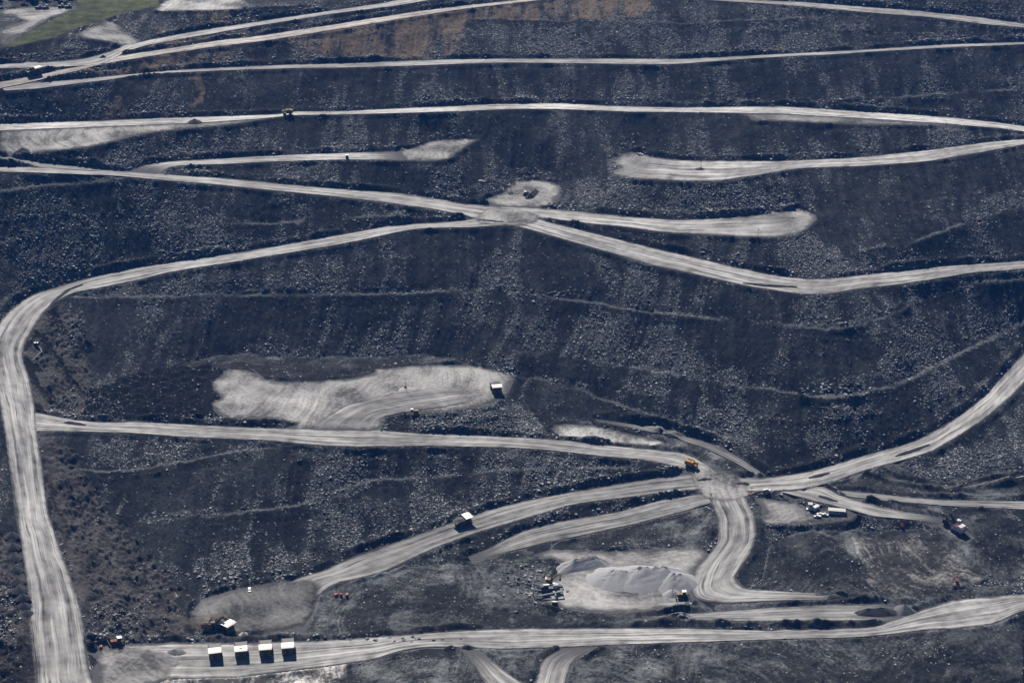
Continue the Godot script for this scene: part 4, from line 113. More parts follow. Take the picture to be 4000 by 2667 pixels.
var soil_outlines := [
	["rubble_c", PackedFloat32Array([56.9,-1492.5,120.6,94.2,-1482.2,132.8,158,-1447.5,136.4,216.2,-1452.7,137.2,267.9,-1430.8,115.3,212.5,-1414.3,114.6,131.6,-1417.7,115.6,63.7,-1447,114])],
	["rubble_e", PackedFloat32Array([-49.4,-1507.5,142.3,-33.1,-1545.9,143.9,-2.6,-1520.5,120.3,-6.8,-1486.9,113.5,-31.7,-1462.6,117.4,-89.9,-1460.5,122.5,-80.1,-1479,136])],
	["rubble_h", PackedFloat32Array([201.3,-1357.3,112.9,270.7,-1374.6,114,305.7,-1342.9,96.6,277.6,-1315.5,94.1,224.4,-1320.2,97.2,203.2,-1337.3,102.9])],
	["rubble_k", PackedFloat32Array([-23.2,-1162.3,36.5,-2.2,-1195.9,35.8,26.4,-1173.2,21.1,22.4,-1149.7,21.3,-26.4,-1141.9,27.3,-61.1,-1142.7,32.7,-44.2,-1157.5,37])],
	["rubble_m1", PackedFloat32Array([-24.1,-1367.2,99.9,-2.4,-1366.3,100.3,3.5,-1318.3,76.4,-31.4,-1324.2,75.6])],
	["rubble_m2", PackedFloat32Array([-190.2,-1348.2,94.6,-155.8,-1358.4,98.2,-145.6,-1323.8,78.3,-199,-1317,76.9])],
	["rubble_m3", PackedFloat32Array([-112.8,-1287.6,52.7,-94.8,-1311.6,67.5,-67.9,-1315.5,70,-62.8,-1272.7,42.7,-115.5,-1267.9,39.9])],
	["rubble_m4", PackedFloat32Array([-36.8,-1301.4,63.4,84.6,-1282.9,71.3,142.4,-1253.3,67.7,167.2,-1199.8,44,118.5,-1222.9,45.1,9,-1263.2,47])],
	["rubble_m5", PackedFloat32Array([168.2,-1211.7,50.3,135.9,-1161.4,15.2,181.4,-1129,12.6,249.4,-1123.6,15.4,308.8,-1165.3,29.1,254.7,-1164.3,41.4,222,-1182,44.6,203.3,-1204.9,53.5])],
	["rubble_m6", PackedFloat32Array([343.8,-1277.4,73.6,414.5,-1313.7,66.6,431.3,-1296.7,48.8,335.6,-1212.6,45.9,294.9,-1191.9,47.7])],
	["rubble_u1", PackedFloat32Array([-420.9,-1548.7,183.3,-406.3,-1563.1,190.4,-396.3,-1547.6,177,-425.5,-1537.3,175])],
	["rubble_u2", PackedFloat32Array([-319.4,-1505,165.1,-231.4,-1541.4,163.2,-220.5,-1518.9,152.1,-260.5,-1499.3,149.3,-316.4,-1482.4,150.2,-344,-1477,156.3])],
	["rubble_u3", PackedFloat32Array([-340.9,-1414.3,138.1,-318,-1421.3,139.9,-309.2,-1385.3,114.4,-351.8,-1379.1,112.4])],
	["rubble_u4", PackedFloat32Array([-41.1,-1751.5,219.8,153.9,-1741.7,219.7,247.8,-1732.7,219.3,344.3,-1746.5,225.7,364.6,-1694.3,204.7,243.4,-1690.1,200.1,104.2,-1691.6,196.9,-51.8,-1697.3,200.2])],
	["rubble_l1", PackedFloat32Array([-334.2,-1099.8,43.3,-260.7,-1101.1,42.6,-250.6,-1079.9,35.8,-304.8,-1070.4,34.9])],
	["rubble_l2", PackedFloat32Array([-202.4,-1065.2,28.1,-138.5,-1082.7,29.7,-92,-1080.7,19.5,-123.1,-1054.2,15.5,-185.3,-1032,17.1])],
	["rubble_l3", PackedFloat32Array([-239.7,-974.6,4.3,-207.2,-1005.5,10.7,-58.8,-1080.7,15.7,-38.2,-1059.2,5.1,-88.9,-1027,1.5,-163.6,-981.4,0,-213.8,-966,0.7])],
	["rubble_r1", PackedFloat32Array([312.2,-1093.6,8.5,400.8,-1176,23.7,425.5,-1197.8,24.9,406.8,-1126.7,9.9,349.1,-1106.3,9.2])],
	["smooth_a", PackedFloat32Array([5.5,-1370.6,102.9,48.5,-1348.5,98.6,99.8,-1286.7,77.9,18.8,-1312.4,75.5])],
	["smooth_b", PackedFloat32Array([-139.7,-1351.8,93.2,-30.1,-1372,102.4,-33.4,-1327.6,77.6,-118.8,-1328.9,79.2])],
	["smooth_c", PackedFloat32Array([242.6,-1234.1,74.1,302.8,-1240.4,69.4,291.9,-1195.8,49.8,215.8,-1189.1,47.1])],
	["smooth_d", PackedFloat32Array([-240.3,-1308.1,73.1,-183,-1310.3,72.2,-179.3,-1266.3,43.6,-231.9,-1266.3,45.6])],
	["smooth_e", PackedFloat32Array([344.3,-1452,134,398.8,-1455.2,132.9,369.2,-1368.1,103.8,324.1,-1361.2,106.4])],
	["smooth_f", PackedFloat32Array([-141.2,-1484.7,140.8,-82.4,-1485.1,140.6,-79.5,-1460.4,122.5,-139.3,-1455.2,124.2])],
	["smooth_g", PackedFloat32Array([-505.2,-1547.6,196,-435.8,-1562.7,197.2,-419.6,-1539.8,176.1,-500.8,-1524.4,177.8])],
	["smooth_h", PackedFloat32Array([-293.5,-1062.8,32.4,-217.7,-1080.9,33.8,-159.2,-1091.9,35.4,-198.8,-1037.3,19.6,-282.6,-1022.3,19.1])],
	["smooth_i", PackedFloat32Array([208.2,-1571.1,161.3,238.4,-1568.5,164.3,255.1,-1525.5,147.9,199.7,-1526.9,143])],
	["smooth_j", PackedFloat32Array([-371.8,-1296.7,73.7,-334.3,-1300.3,76.3,-316.3,-1240.6,51.1,-348,-1234.2,52])],
	["smooth_k", PackedFloat32Array([34.7,-1229.8,29.7,136.3,-1166.8,18.4,108.3,-1170.7,16.4,40.9,-1183,20.2])],
	["smooth_l", PackedFloat32Array([-277.9,-1014.1,16.5,-197.4,-1026.9,16.4,-218.3,-996.3,8.9,-246.5,-978.5,5.4])],
	["smooth_m", PackedFloat32Array([238.9,-1649.9,187.8,312.5,-1655.3,191.1,325.1,-1615.2,171.6,235.5,-1615.8,169.2])],
	["brown_wall", PackedFloat32Array([-240.8,-1689.3,219,-194.3,-1710,221.7,-149.2,-1731.5,224.4,-102.9,-1749.5,227,-55.8,-1770.3,229.1,-36.6,-1769.5,227.4,-55.1,-1741.8,217.3,-55.1,-1699.3,201.1,-63.1,-1687.7,196.9,-145.3,-1671.6,200,-225.8,-1653.7,202.6,-222.7,-1669.4,210.8])],
	["brown_band", PackedFloat32Array([-400.9,-1605.6,210.1,-348.7,-1634.2,212,-280.4,-1659.5,215,-266.8,-1658.6,212.5,-274.5,-1646.7,206.2,-334.1,-1624.8,203.5,-387.2,-1599.6,200.9,-427,-1581.4,200.2,-457,-1561.8,199.2,-440.2,-1581.8,201])],
	["brown_strip", PackedFloat32Array([-384.5,-1656.5,214.8,-346.6,-1674.1,218,-285.9,-1698.8,222.4,-267.8,-1701.1,221,-311.4,-1682.3,216.9,-353.8,-1661.9,214.4,-380.5,-1646.9,212.6])],
	["brown_top", PackedFloat32Array([-41.4,-1773.3,229.4,6.8,-1788,232.1,60.5,-1798.6,233.7,158.5,-1806.1,237,145.6,-1759.8,225.2,35.4,-1758,222.2,-46,-1757.7,222.3])],
	["brown_mound", PackedFloat32Array([-339.6,-1731.9,234.7,-290.9,-1737.7,236.3,-291.1,-1721.2,224.3,-316.6,-1715.4,222.3,-334.7,-1712.5,223])],
	["brown_mound_b", PackedFloat32Array([-415.1,-1719.3,219.6,-401.7,-1745.5,230.7,-394.3,-1744.2,231,-398.2,-1726.6,225.5,-409.8,-1711.7,218.5])],
	["brown_mound_c", PackedFloat32Array([-381.4,-1712.4,223,-370,-1714.5,224.4,-365.1,-1698.4,218.8,-377.6,-1696.1,218.4])],
	["brown_corner", PackedFloat32Array([483.9,-1781.7,246.9,574.5,-1764,250.6,571.8,-1750.4,241.1,504.9,-1766.6,239.5])],
	["brown_fan", PackedFloat32Array([-404.6,-1541.3,174.3,-397.3,-1565.5,189.8,-386.5,-1558.4,182.8,-382.7,-1547.1,174])],
	["brown_run", PackedFloat32Array([-329.1,-1607.4,198.8,-314.3,-1611.8,199.5,-312.5,-1592.3,189.3,-314.4,-1564.2,174.5,-320.9,-1564.3,175.4,-320.7,-1588.2,188.1])],
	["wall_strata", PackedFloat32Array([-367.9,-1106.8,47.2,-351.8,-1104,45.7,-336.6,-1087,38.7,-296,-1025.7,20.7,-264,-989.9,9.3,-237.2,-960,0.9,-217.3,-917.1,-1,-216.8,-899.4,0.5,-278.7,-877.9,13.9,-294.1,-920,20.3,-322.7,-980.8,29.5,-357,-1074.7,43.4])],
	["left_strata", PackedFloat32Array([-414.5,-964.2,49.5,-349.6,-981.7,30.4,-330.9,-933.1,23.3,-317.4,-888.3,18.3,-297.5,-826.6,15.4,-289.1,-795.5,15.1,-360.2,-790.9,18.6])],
	["gravel_yard", PackedFloat32Array([-269.8,-871.6,9.4,-208.6,-886.4,1.2,-137.1,-888,-0.6,-107.1,-875.3,-0.7,-115.7,-848.3,-0.3,-128.4,-815.3,0.1,-254.9,-801.3,10.7])],
	["pale_bowl", PackedFloat32Array([251.9,-1023.8,1.5,291.6,-1029,2.1,310.1,-1012.6,2.8,333.7,-968.9,0.6,290.8,-956.2,-0.2,252.7,-949.5,0.5,252.7,-979.8,1])],
	["dark_corner", PackedFloat32Array([279.9,-909,-2.6,332.3,-917.2,-4.6,373.3,-934.8,-5.8,347.5,-844,-21.6,288.4,-826.7,-8.4,284.7,-868.2,-5.2])],
	["dark_bowl", PackedFloat32Array([190.2,-1019.6,2.2,217.9,-1031.8,2.3,244.9,-1020.6,1.6,248.5,-974.1,0.9,237.5,-949.3,0.7,220.8,-957.3,0.9,194.5,-984.9,1.4])],
	["dark_right", PackedFloat32Array([340.2,-1043.5,4.8,384.2,-1046.8,4.7,368.9,-992.4,0.4,348.1,-976,-0.3,340.5,-1006.9,2.5])],
	["gravel_tower", PackedFloat32Array([-269.5,-870.5,9.5,-259.9,-874.6,7.3,-241.1,-878.6,4.6,-220.7,-875.4,2.7,-225.2,-869.4,3.5,-260.4,-864.6,8.2])],
	["dark_kback", PackedFloat32Array([-285.7,-1231.5,43.1,-274.9,-1245.3,43.7,-240.7,-1263.4,43.6,-202.3,-1257,41.2,-146,-1262.1,38.8,-110.9,-1266,38.3,-60.4,-1268,39,-47.2,-1256.3,37.8,-28.3,-1246.2,37.1,-114.9,-1239.5,38.2,-123.6,-1223.6,38.3,-209.2,-1211.2,42.2,-216.8,-1228,42.3,-240,-1228.6,43.2])],
	["dark_coal", PackedFloat32Array([-339.7,-1136.8,45.4,-345.9,-1183.6,43.8,-321.6,-1210.4,42.9,-285.7,-1231.5,43.1,-240.4,-1231.3,43.2,-247.3,-1200.5,43.6,-238.1,-1167.4,43.8,-232.8,-1136.2,44.5,-300.5,-1130.8,44.6])],
	["cut_steps", PackedFloat32Array([-404.8,-1204.6,61.6,-406.1,-1223.7,64.8,-405.4,-1279.5,72.7,-387.1,-1296.7,73.7,-359.5,-1245.2,55.1,-344.3,-1184.3,43.5,-339.7,-1136.8,45.4,-376.4,-1134.3,49.7])],
]
var fold_lines := [
	["fold 0", PackedFloat32Array([-31,-1556.1,147.1,-22.5,-1549,140.8,-14.4,-1541.6,134.6,-6.9,-1533.4,128.1,0.8,-1525.6,121.5,8.2,-1517.3,115.9])],
	["fold 1", PackedFloat32Array([104.4,-1528.3,137.6,98.3,-1518.9,136.7,91,-1510.6,134.5,82.3,-1503.5,130.9,73.5,-1496.7,126.7,64.5,-1490.1,122.1,57.5,-1481.9,118.3,54.3,-1471.2,116,51.3,-1460.4,114.4,48.5,-1449.6,113.1])],
	["fold 2", PackedFloat32Array([280.6,-1424,115.9,284,-1412.8,115,288.8,-1402.2,112.8,294.2,-1391.9,109.5,298.7,-1381.2,106.1,302.8,-1370.3,103.1,306.6,-1359.3,100.7,310.5,-1348.3,98.7,315.7,-1337.9,95.2])],
	["fold 3", PackedFloat32Array([315.6,-1337,94.8,306.7,-1331.9,93.8,298.4,-1325.7,93.5,290,-1319.8,93.1,280.7,-1315.3,93.3,270.9,-1312.2,93.3,261.2,-1308.9,93.4])],
	["fold 4", PackedFloat32Array([3.7,-1228.4,35.2,11.4,-1221,30.7,18.1,-1212.7,27.2,23.5,-1203.5,24.6,28.7,-1194.1,22.4,32.1,-1183.9,20.5,35.3,-1173.7,18.9])],
	["fold 5", PackedFloat32Array([8.2,-1516.4,115.3,2.9,-1506.2,113.9,-1.3,-1495.4,113.7,-6.5,-1485.3,113.4,-14.2,-1476.6,113.6,-21.6,-1467.7,114,-28.5,-1458.3,114.7,-37.6,-1452.9,116.3,-49.2,-1452.6,118.2,-60.6,-1454.3,119.3])],
	["fold 6", PackedFloat32Array([275.2,-1401.5,114.9,276,-1391.2,114.9,278.8,-1381.3,112.3,282,-1371.5,109,285.1,-1361.6,105.9,287.9,-1351.6,103.1,290.7,-1341.6,100.1,293.8,-1331.8,96.8])],
	["fold 7", PackedFloat32Array([-49.7,-1518.8,145.5,-40.8,-1511.5,139.6,-31.2,-1505.1,132.7,-21.4,-1499.2,125.6,-11.1,-1494.2,117.8])],
	["fold 8", PackedFloat32Array([98.5,-1484.3,134.3,92.2,-1475.5,130.2,84.8,-1467.3,124.6,79.2,-1457.8,120.3,75.4,-1447.4,116.7,71.6,-1437,113.1])],
	["fold 9", PackedFloat32Array([-5.8,-1193.9,36.8,1.8,-1186.1,32.3,9,-1177.9,28,13.2,-1167.7,25.3,17.3,-1157.5,23.2])],
]
var spot_heights := [
	["row 0", PackedFloat32Array([-777.1,-2108.6,223.2,-697.3,-2106.7,223.6,-615.1,-2096.2,225.5,-496,-2068.6,230.7,-735.5,-2051.2,223,-679.5,-2048.4,223.5,-610.9,-2040,225.2,-344.5,-2025.9,238.6,-483.4,-2011.4,230.6,-738.8,-1996,222.9,-684.7,-1994.9,223.1,-618.1,-1988.2,224.5,-369.2,-1979.3,236.8,-313.4,-1962.6,240,-710.7,-1944.3,222.7,-657.4,-1941.9,223.2,-360.1,-1926,236.7,-305.9,-1911.5,239.6,-181.4,-1910.3,260.2,-683.9,-1894.6,222.5,-118.4,-1890.8,273.8,124.3,-1888.7,274.2,-599.6,-1887.7,224,-546.2,-1879.5,225.7,-460.3,-1861.1,229.5,241.8,-1859.2,279.5,300.5,-1852.6,280.7,-637.7,-1845.7,222.7,-596.3,-1841.8,223.5,-544.1,-1833.9,225.2,406.2,-1833.5,274.5,521.3,-1827.3,285.3,-184.1,-1818.9,238.2,-154.4,-1816.7,238.7,461.7,-1815.6,268.1,595.1,-1813.8,287.8,-271.8,-1813.4,239.4,-438.9,-1810.4,230.2,-593.2,-1798,223.1,-201.4,-1793.6,233.8,-345.2,-1782.7,236.1,484.7,-1780.6,246.2,-451.2,-1777.5,227.6,512.1,-1775.6,247.2,137.8,-1772.8,228.6,699.3,-1770.7,267.3,631.7,-1764.6,259,575.2,-1762.8,249.9,-619.8,-1758.5,222.1,546.3,-1757.9,241.4,-470.8,-1739.1,226.5,40.6,-1727,210.2,87.9,-1726.8,210.2,-35,-1726.3,210.3,-81.8,-1718.8,212.1,275.2,-1716.7,212.6,303.3,-1716.3,212.7,340.8,-1715.6,212.8,-568.2,-1714.4,222.6,368.5,-1713.8,213.3])],
	["row 1", PackedFloat32Array([-109.6,-1712.5,213.6,12.2,-1712,204.2,171.2,-1705.7,205.7,-136.5,-1693.1,208.8,-163.8,-1687.1,210.2,-603.6,-1679.1,221.4,394.9,-1651.9,191,422.2,-1651.8,191,458.5,-1651.1,191.2,503.8,-1650,191.5,275.7,-1644.1,183.7,320.7,-1641.6,184.4,356.5,-1639.5,185,238,-1631.5,177.8,129.2,-1628.9,178.5,201.4,-1628.6,178.6,156.1,-1627.3,179,-96.3,-1622.6,180.2,-122.9,-1618.2,181.4,-167.1,-1611,183.3,-193.5,-1608,184.1,-219.9,-1605,185,-271.9,-1596.9,187.1,-244.7,-1589,180.2,-304.9,-1580.8,182.4,-355.8,-1572.9,184.6,11.4,-1566.3,150.4,72.7,-1560.5,152.1,98.9,-1559.6,152.4,159.8,-1557.2,153.1,194.4,-1554.3,154,-170.4,-1542.1,157.6,46,-1541.3,139.9,218.9,-1539,149.6,277.9,-1530.4,152.2,502.9,-1498.1,135.6,138,-1495.8,136.3,481.7,-1481.6,132.1,-454.8,-1479,167.8,460.9,-1465.4,128.7,416.7,-1456.8,131.5,610.5,-1454.4,106.1,390.9,-1453,132.8,340.8,-1450.9,133.5,314.5,-1440.6,128.3,369.2,-1426.6,124.5,318.4,-1414.7,120,472.1,-1404.1,98.1,339.8,-1399.6,116.8,-562,-1371.9,143.3,-13.4,-1361.2,97.1,-76.3,-1354.7,91.2,-44.8,-1353.6,91.6,-115.5,-1353.2,91.8,10.2,-1349.6,93.2,33.5,-1337.4,89.6,519.7,-1310.8,58.6,-463.9,-1309.6,92.3,569.5,-1297.9,55.7,-559.7,-1296.2,129.9])],
	["row 2", PackedFloat32Array([-74.2,-1294.9,57,-112.4,-1294.5,57.2,-43.5,-1292.6,58,-142.7,-1292.6,58.1,-203.3,-1289.1,59.5,2.3,-1288.3,59.9,-241,-1287.3,60.3,-506.2,-1284.4,110.4,-270.6,-1283.7,61.9,-366.9,-1275.8,65.3,-20.4,-1272.8,50.1,-298.4,-1269.8,59.7,511.7,-1256.5,41,-325.7,-1256.1,57.6,343.4,-1249.9,60.3,-366.8,-1240.6,56.4,-518.4,-1233.1,107.4,163.4,-1232.2,60.2,-348.3,-1221.5,49,300,-1218.2,58.5,226.2,-1211.8,61.5,275.9,-1205,56.6,-278.7,-1198.9,43.6,-370.3,-1195.5,53.2,513.1,-1189.4,24.2,-311.1,-1182.4,43.6,431.6,-1180.1,20.9,460.2,-1179.9,21,-521.4,-1179.1,99.4,-174.8,-1172.6,40.4,-202.4,-1168.3,42.6,-272.1,-1165,44.2,205.7,-1157.4,32.3,411.2,-1157,16.7,232.3,-1147,29.7,-480.7,-1134.8,81.7,-447.7,-1090.2,66.2,-175.7,-1066.1,26.8,-201.7,-1064.3,27.8,-76.9,-1056.7,9.6,-232.7,-1053.3,26.5,-102.3,-1044.6,9.1,-301.9,-1042.2,25.3,-449.1,-1036.8,64.7,-127,-1031.5,9.2,346.9,-1016.9,3.1,-187.8,-1006.4,9.4,-155.9,-1001.8,4.9,259.7,-995.8,1.2,228.2,-995.5,1.4,297.3,-995.1,1.6,-242.3,-994,9.6,-272.6,-990.4,11.9,-210.3,-988,6,69.9,-974,0.3,242.7,-973,1,-232.1,-969.9,2.9,-10.4,-965,-1.2,-430.3,-962.6,56.7,93.6,-961.6,0.9])],
	["row 3", PackedFloat32Array([-283.8,-959.9,16.3,-40.8,-954.6,-1.7,-71.2,-954.4,-1.6,-253.2,-953.9,5.9,-94.7,-943,-1.3,-358.3,-930,28.1,-410.1,-916.3,43.6,-262.6,-915.8,9.6,-349.1,-896.7,22.2,301.4,-886.7,-5.2,417.4,-879,-27.5,252.2,-873.6,-2.9,223.4,-872.2,-1.9,181.8,-861.6,-1.2,131,-860.7,-0.5,69.2,-860.6,-0.4,294.6,-860,-6.8,246.2,-846.1,-3.4,218,-844.5,-2.2,162.2,-842.7,-1,-53.7,-842.6,-0.9,-103.4,-842.1,-0.5,101.2,-842,-0.4,-326.3,-818.4,16.8])],
]

func _ready() -> void:
	var cam := Camera3D.new()
	cam.name = "camera"
	cam.position = Vector3(0, 616, 0)
	cam.rotation_degrees = Vector3(-24, 0, 0)
	cam.fov = 24.0
	cam.near = 1.0
	cam.far = 6000.0
	add_child(cam)
	cam.current = true
	var env := Environment.new()
	var sky := Sky.new()
	var sm := ProceduralSkyMaterial.new()
	sm.sky_top_color = Color(0.28, 0.44, 0.62)
	sm.sky_horizon_color = Color(0.68, 0.79, 0.88)
	sm.sky_curve = 0.12
	sm.ground_bottom_color = Color(0.12, 0.13, 0.16)
	sm.ground_horizon_color = Color(0.55, 0.63, 0.75)
	sm.sun_angle_max = 20.0
	sky.sky_material = sm
	env.background_mode = Environment.BG_SKY
	env.sky = sky
	env.background_energy_multiplier = 0.27
	env.tonemap_mode = Environment.TONE_MAPPER_LINEAR
	env.tonemap_exposure = 1.28
	env.fog_enabled = true
	env.fog_density = 0.00006
	env.fog_light_color = Color(0.32, 0.60, 1.0)
	env.volumetric_fog_enabled = true
	env.volumetric_fog_density = 0.0
	env.sdfgi_enabled = true
	env.ssao_enabled = true
	env.ssil_enabled = true
	var we := WorldEnvironment.new()
	we.name = "sky_and_air"
	we.environment = env
	add_child(we)
	var sun := DirectionalLight3D.new()
	sun.name = "sun"
	sun.light_energy = 1.6
	sun.light_color = Color(1.0, 0.97, 0.93)
	sun.light_angular_distance = 0.5
	sun.shadow_enabled = true
	sun.rotation_degrees = Vector3(-47, 180 + 18, 0)
	add_child(sun)
	seed_noise()
	make_materials()
	lay_terrain()
	lay_roads()
	lay_pads()
	scatter_rocks()
	place_machines()


func seed_noise() -> void:
	rng.seed = 4711
	var list := [n_big, n_mid, n_fine, n_streak, n_tint]
	var freq := [0.012, 0.05, 0.19, 1.0, 0.004]
	for i in 5:
		var n: FastNoiseLite = list[i]
		n.seed = 31 + i * 7
		n.noise_type = FastNoiseLite.TYPE_SIMPLEX_SMOOTH
		n.frequency = freq[i]
		n.fractal_octaves = [3, 3, 2, 2, 3][i]
	n_lump.seed = 3
	n_lump.noise_type = FastNoiseLite.TYPE_CELLULAR
	n_lump.cellular_return_type = FastNoiseLite.RETURN_DISTANCE
	n_lump.frequency = 0.11
	n_lump.fractal_type = FastNoiseLite.FRACTAL_NONE


# ---------------------------------------------------------------- helpers
func numbered(called: String) -> String:
	var k: int = names_used.get(called, 0)
	names_used[called] = k + 1
	return called if k == 0 else "%s_%03d" % [called, k]


func row_z(j: int) -> float:
	return Z_NEAR - (STEP_A * j + 0.5 * STEP_B * j * j)


func row_of(z: float) -> float:
	var d := maxf(Z_NEAR - z, 0.0)
	return (-STEP_A + sqrt(STEP_A * STEP_A + 2.0 * STEP_B * d)) / STEP_B


func half_width(z: float) -> float:
	return 230.0 - 0.24 * z


func col_of(x: float, z: float) -> float:
	var w := half_width(z)
	return (x + w) / (2.0 * w) * (COLS - 1)


func ground(x: float, z: float) -> float:
	var fj := clampf(row_of(z), 0.0, ROWS - 1.001)
	var j := int(fj)
	var fi := clampf(col_of(x, z), 0.0, COLS - 1.001)
	var i := int(fi)
	var a := fi - i
	var b := fj - j
	var k := j * COLS + i
	return lerpf(lerpf(heights[k], heights[k + 1], a), lerpf(heights[k + COLS], heights[k + COLS + 1], a), b)


func structure(called: String, m: Mesh, mat: Material, kind := "structure") -> MeshInstance3D:
	var o := MeshInstance3D.new()
	o.name = numbered(called)
	o.mesh = m
	o.material_override = mat
	o.set_meta("kind", kind)
	add_child(o, true)
	return o


func array_mesh(v: PackedVector3Array, n: PackedVector3Array, c: PackedColorArray, uv: PackedVector2Array, idx: PackedInt32Array) -> ArrayMesh:
	var arr := []
	arr.resize(Mesh.ARRAY_MAX)
	arr[Mesh.ARRAY_VERTEX] = v
	if n.size():
		arr[Mesh.ARRAY_NORMAL] = n
	if c.size():
		arr[Mesh.ARRAY_COLOR] = c
	if uv.size():
		arr[Mesh.ARRAY_TEX_UV] = uv
	arr[Mesh.ARRAY_INDEX] = idx
	var m := ArrayMesh.new()
	m.add_surface_from_arrays(Mesh.PRIMITIVE_TRIANGLES, arr)
	return m


# ---------------------------------------------------------------- materials
func make_materials() -> void:
	var g := StandardMaterial3D.new()
	g.vertex_color_use_as_albedo = true
	g.roughness = 0.95
	g.metallic_specular = 0.2
	g.albedo_texture = grit_texture(512, 5)
	g.uv1_triplanar = true
	g.uv1_world_triplanar = true
	g.uv1_scale = Vector3.ONE / 23.0
	mats.ground = g
	for k in 3:
		var r := StandardMaterial3D.new()
		r.vertex_color_use_as_albedo = true
		r.roughness = 0.93
		r.transparency = BaseMaterial3D.TRANSPARENCY_ALPHA
		r.metallic_specular = 0.25
		r.albedo_texture = road_texture(90 + k * 13)
		mats["road%d" % k] = r
	var p := StandardMaterial3D.new()
	p.vertex_color_use_as_albedo = true
	p.roughness = 0.93
	p.transparency = BaseMaterial3D.TRANSPARENCY_ALPHA
	p.metallic_specular = 0.25
	p.albedo_texture = track_texture(77, 0.62, 0.72)
	mats.pad = p
	var fl := StandardMaterial3D.new()
	fl.vertex_color_use_as_albedo = true
	fl.roughness = 0.9
	fl.metallic_specular = 0.3
	fl.albedo_texture = track_texture(143, 0.27, 1.0)
	mats.floor = fl
	var s := StandardMaterial3D.new()
	s.vertex_color_use_as_albedo = true
	s.roughness = 0.75
	s.metallic_specular = 0.4
	mats.rock = s


func grit_texture(size: int, sd: int) -> ImageTexture:
	var n := FastNoiseLite.new()
	n.seed = sd
	n.frequency = 0.02
	n.fractal_octaves = 5
	n.fractal_gain = 0.7
	var im := n.get_seamless_image(size, size, false, false, 0.2)
	im.convert(Image.FORMAT_RGB8)
	for y in size:
		for x in size:
			var v := 0.55 + 0.75 * im.get_pixel(x, y).r
			v = clampf(v * 0.8, 0.0, 1.0)
			im.set_pixel(x, y, Color(v, v, v).linear_to_srgb())
	return ImageTexture.create_from_image(im)


# Wheel tracks run along u; v goes from one edge of the road to the other.
func road_texture(sd: int) -> ImageTexture:
	var n := FastNoiseLite.new()
	n.seed = sd
	n.noise_type = FastNoiseLite.TYPE_SIMPLEX
	n.frequency = 1.0
	n.fractal_octaves = 3
	var wide := 1024
	var tall := 192
	var im := Image.create(wide, tall, false, Image.FORMAT_RGB8)
	for x in wide:
		var a := TAU * x / wide
		var cx := cos(a)
		var cy := sin(a)
		for y in tall:
			var v := float(y) / tall
			var sway := v + 0.05 * n.get_noise_3d(cx * 0.5, cy * 0.5, v + 60.0)
			var long := n.get_noise_3d(cx * 0.14, cy * 0.14, sway * 9.0)
			var thin := n.get_noise_3d(cx * 0.2 + 7.0, cy * 0.2, sway * 36.0)
			var band := n.get_noise_3d(cx * 0.3 + 20.0, cy * 0.3, sway * 3.2)
			var blot := n.get_noise_3d(cx * 2.0 - 9.0, cy * 2.0, v * 2.2)
			var fleck := n.get_noise_3d(cx * 22.0, cy * 22.0 + 4.0, v * 26.0)
			var show := clampf(0.7 + 1.2 * n.get_noise_3d(cx * 0.9, cy * 0.9, v * 5.0 - 70.0), 0.05, 1.4)
			var c := 0.6 + show * (0.3 * long + 0.22 * thin) + 0.4 * band + 0.2 * blot + 0.1 * fleck
			c += 0.22 * smoothstep(0.28, 0.5, long) - 0.2 * smoothstep(0.3, 0.5, -thin) * show
			var rim := minf(v, 1.0 - v) + 0.05 * blot + 0.03 * thin
			c *= smoothstep(-0.02, 0.12, rim) * 0.6 + 0.4
			c = clampf(c, 0.1, 1.0)
			im.set_pixel(x, y, Color(c, c * 0.985, c * 0.965).linear_to_srgb())
	return ImageTexture.create_from_image(im)


# Arcs of wheel tracks and dragged dust: pale on the pads, dark with pale smears on the pit floor.
func track_texture(sd: int, low: float, gain: float, size := 1024) -> ImageTexture:
	var n := FastNoiseLite.new()
	n.seed = sd
	n.noise_type = FastNoiseLite.TYPE_SIMPLEX
	n.frequency = 1.0
	n.fractal_octaves = 3
	var im := Image.create(size, size, false, Image.FORMAT_RGB8)
	var centre := [Vector2(-0.3, 1.5), Vector2(0.38, 0.46), Vector2(1.5, 0.3)]
	for x in size:
		for y in size:
			var p := Vector2(x, y) / size
			var w := Vector2(n.get_noise_2d(p.x * 1.6, p.y * 1.6), n.get_noise_2d(p.x * 1.6 + 40.0, p.y * 1.6))
			var q := p + 0.05 * w
			var c := 0.0
			var share := 0.0
			for k in 3:
				var to: Vector2 = q - centre[k]
				var r := to.length()
				var here := clampf(0.35 + 1.3 * n.get_noise_2d(p.x * 2.3 + k * 31.0, p.y * 2.3), 0.02, 1.0)
				here *= here
				var arc := n.get_noise_2d(r * 34.0, to.angle() * r * 2.5 + k * 9.0)
				var rut := n.get_noise_2d(r * 150.0, to.angle() * r * 5.0 + k * 9.0)
				c += here * (0.5 * arc + 0.5 * rut - 0.7 * smoothstep(0.25, 0.45, rut) + 0.4 * smoothstep(0.3, 0.5, -rut))
				share += here
			c /= share
			var blot := n.get_noise_2d(p.x * 6.0, p.y * 6.0 + 90.0)
			var fleck := n.get_noise_2d(p.x * 60.0, p.y * 60.0)
			var wide := n.get_noise_2d(p.x * 2.5 + 7.0, p.y * 2.5)
			c = clampf(low + gain * (0.6 * c + 0.45 * blot + 0.4 * wide + 0.25 * fleck), low * 0.3, 1.0)
			im.set_pixel(x, y, Color(c, c * 0.985, c * 0.965).linear_to_srgb())
	return ImageTexture.create_from_image(im)


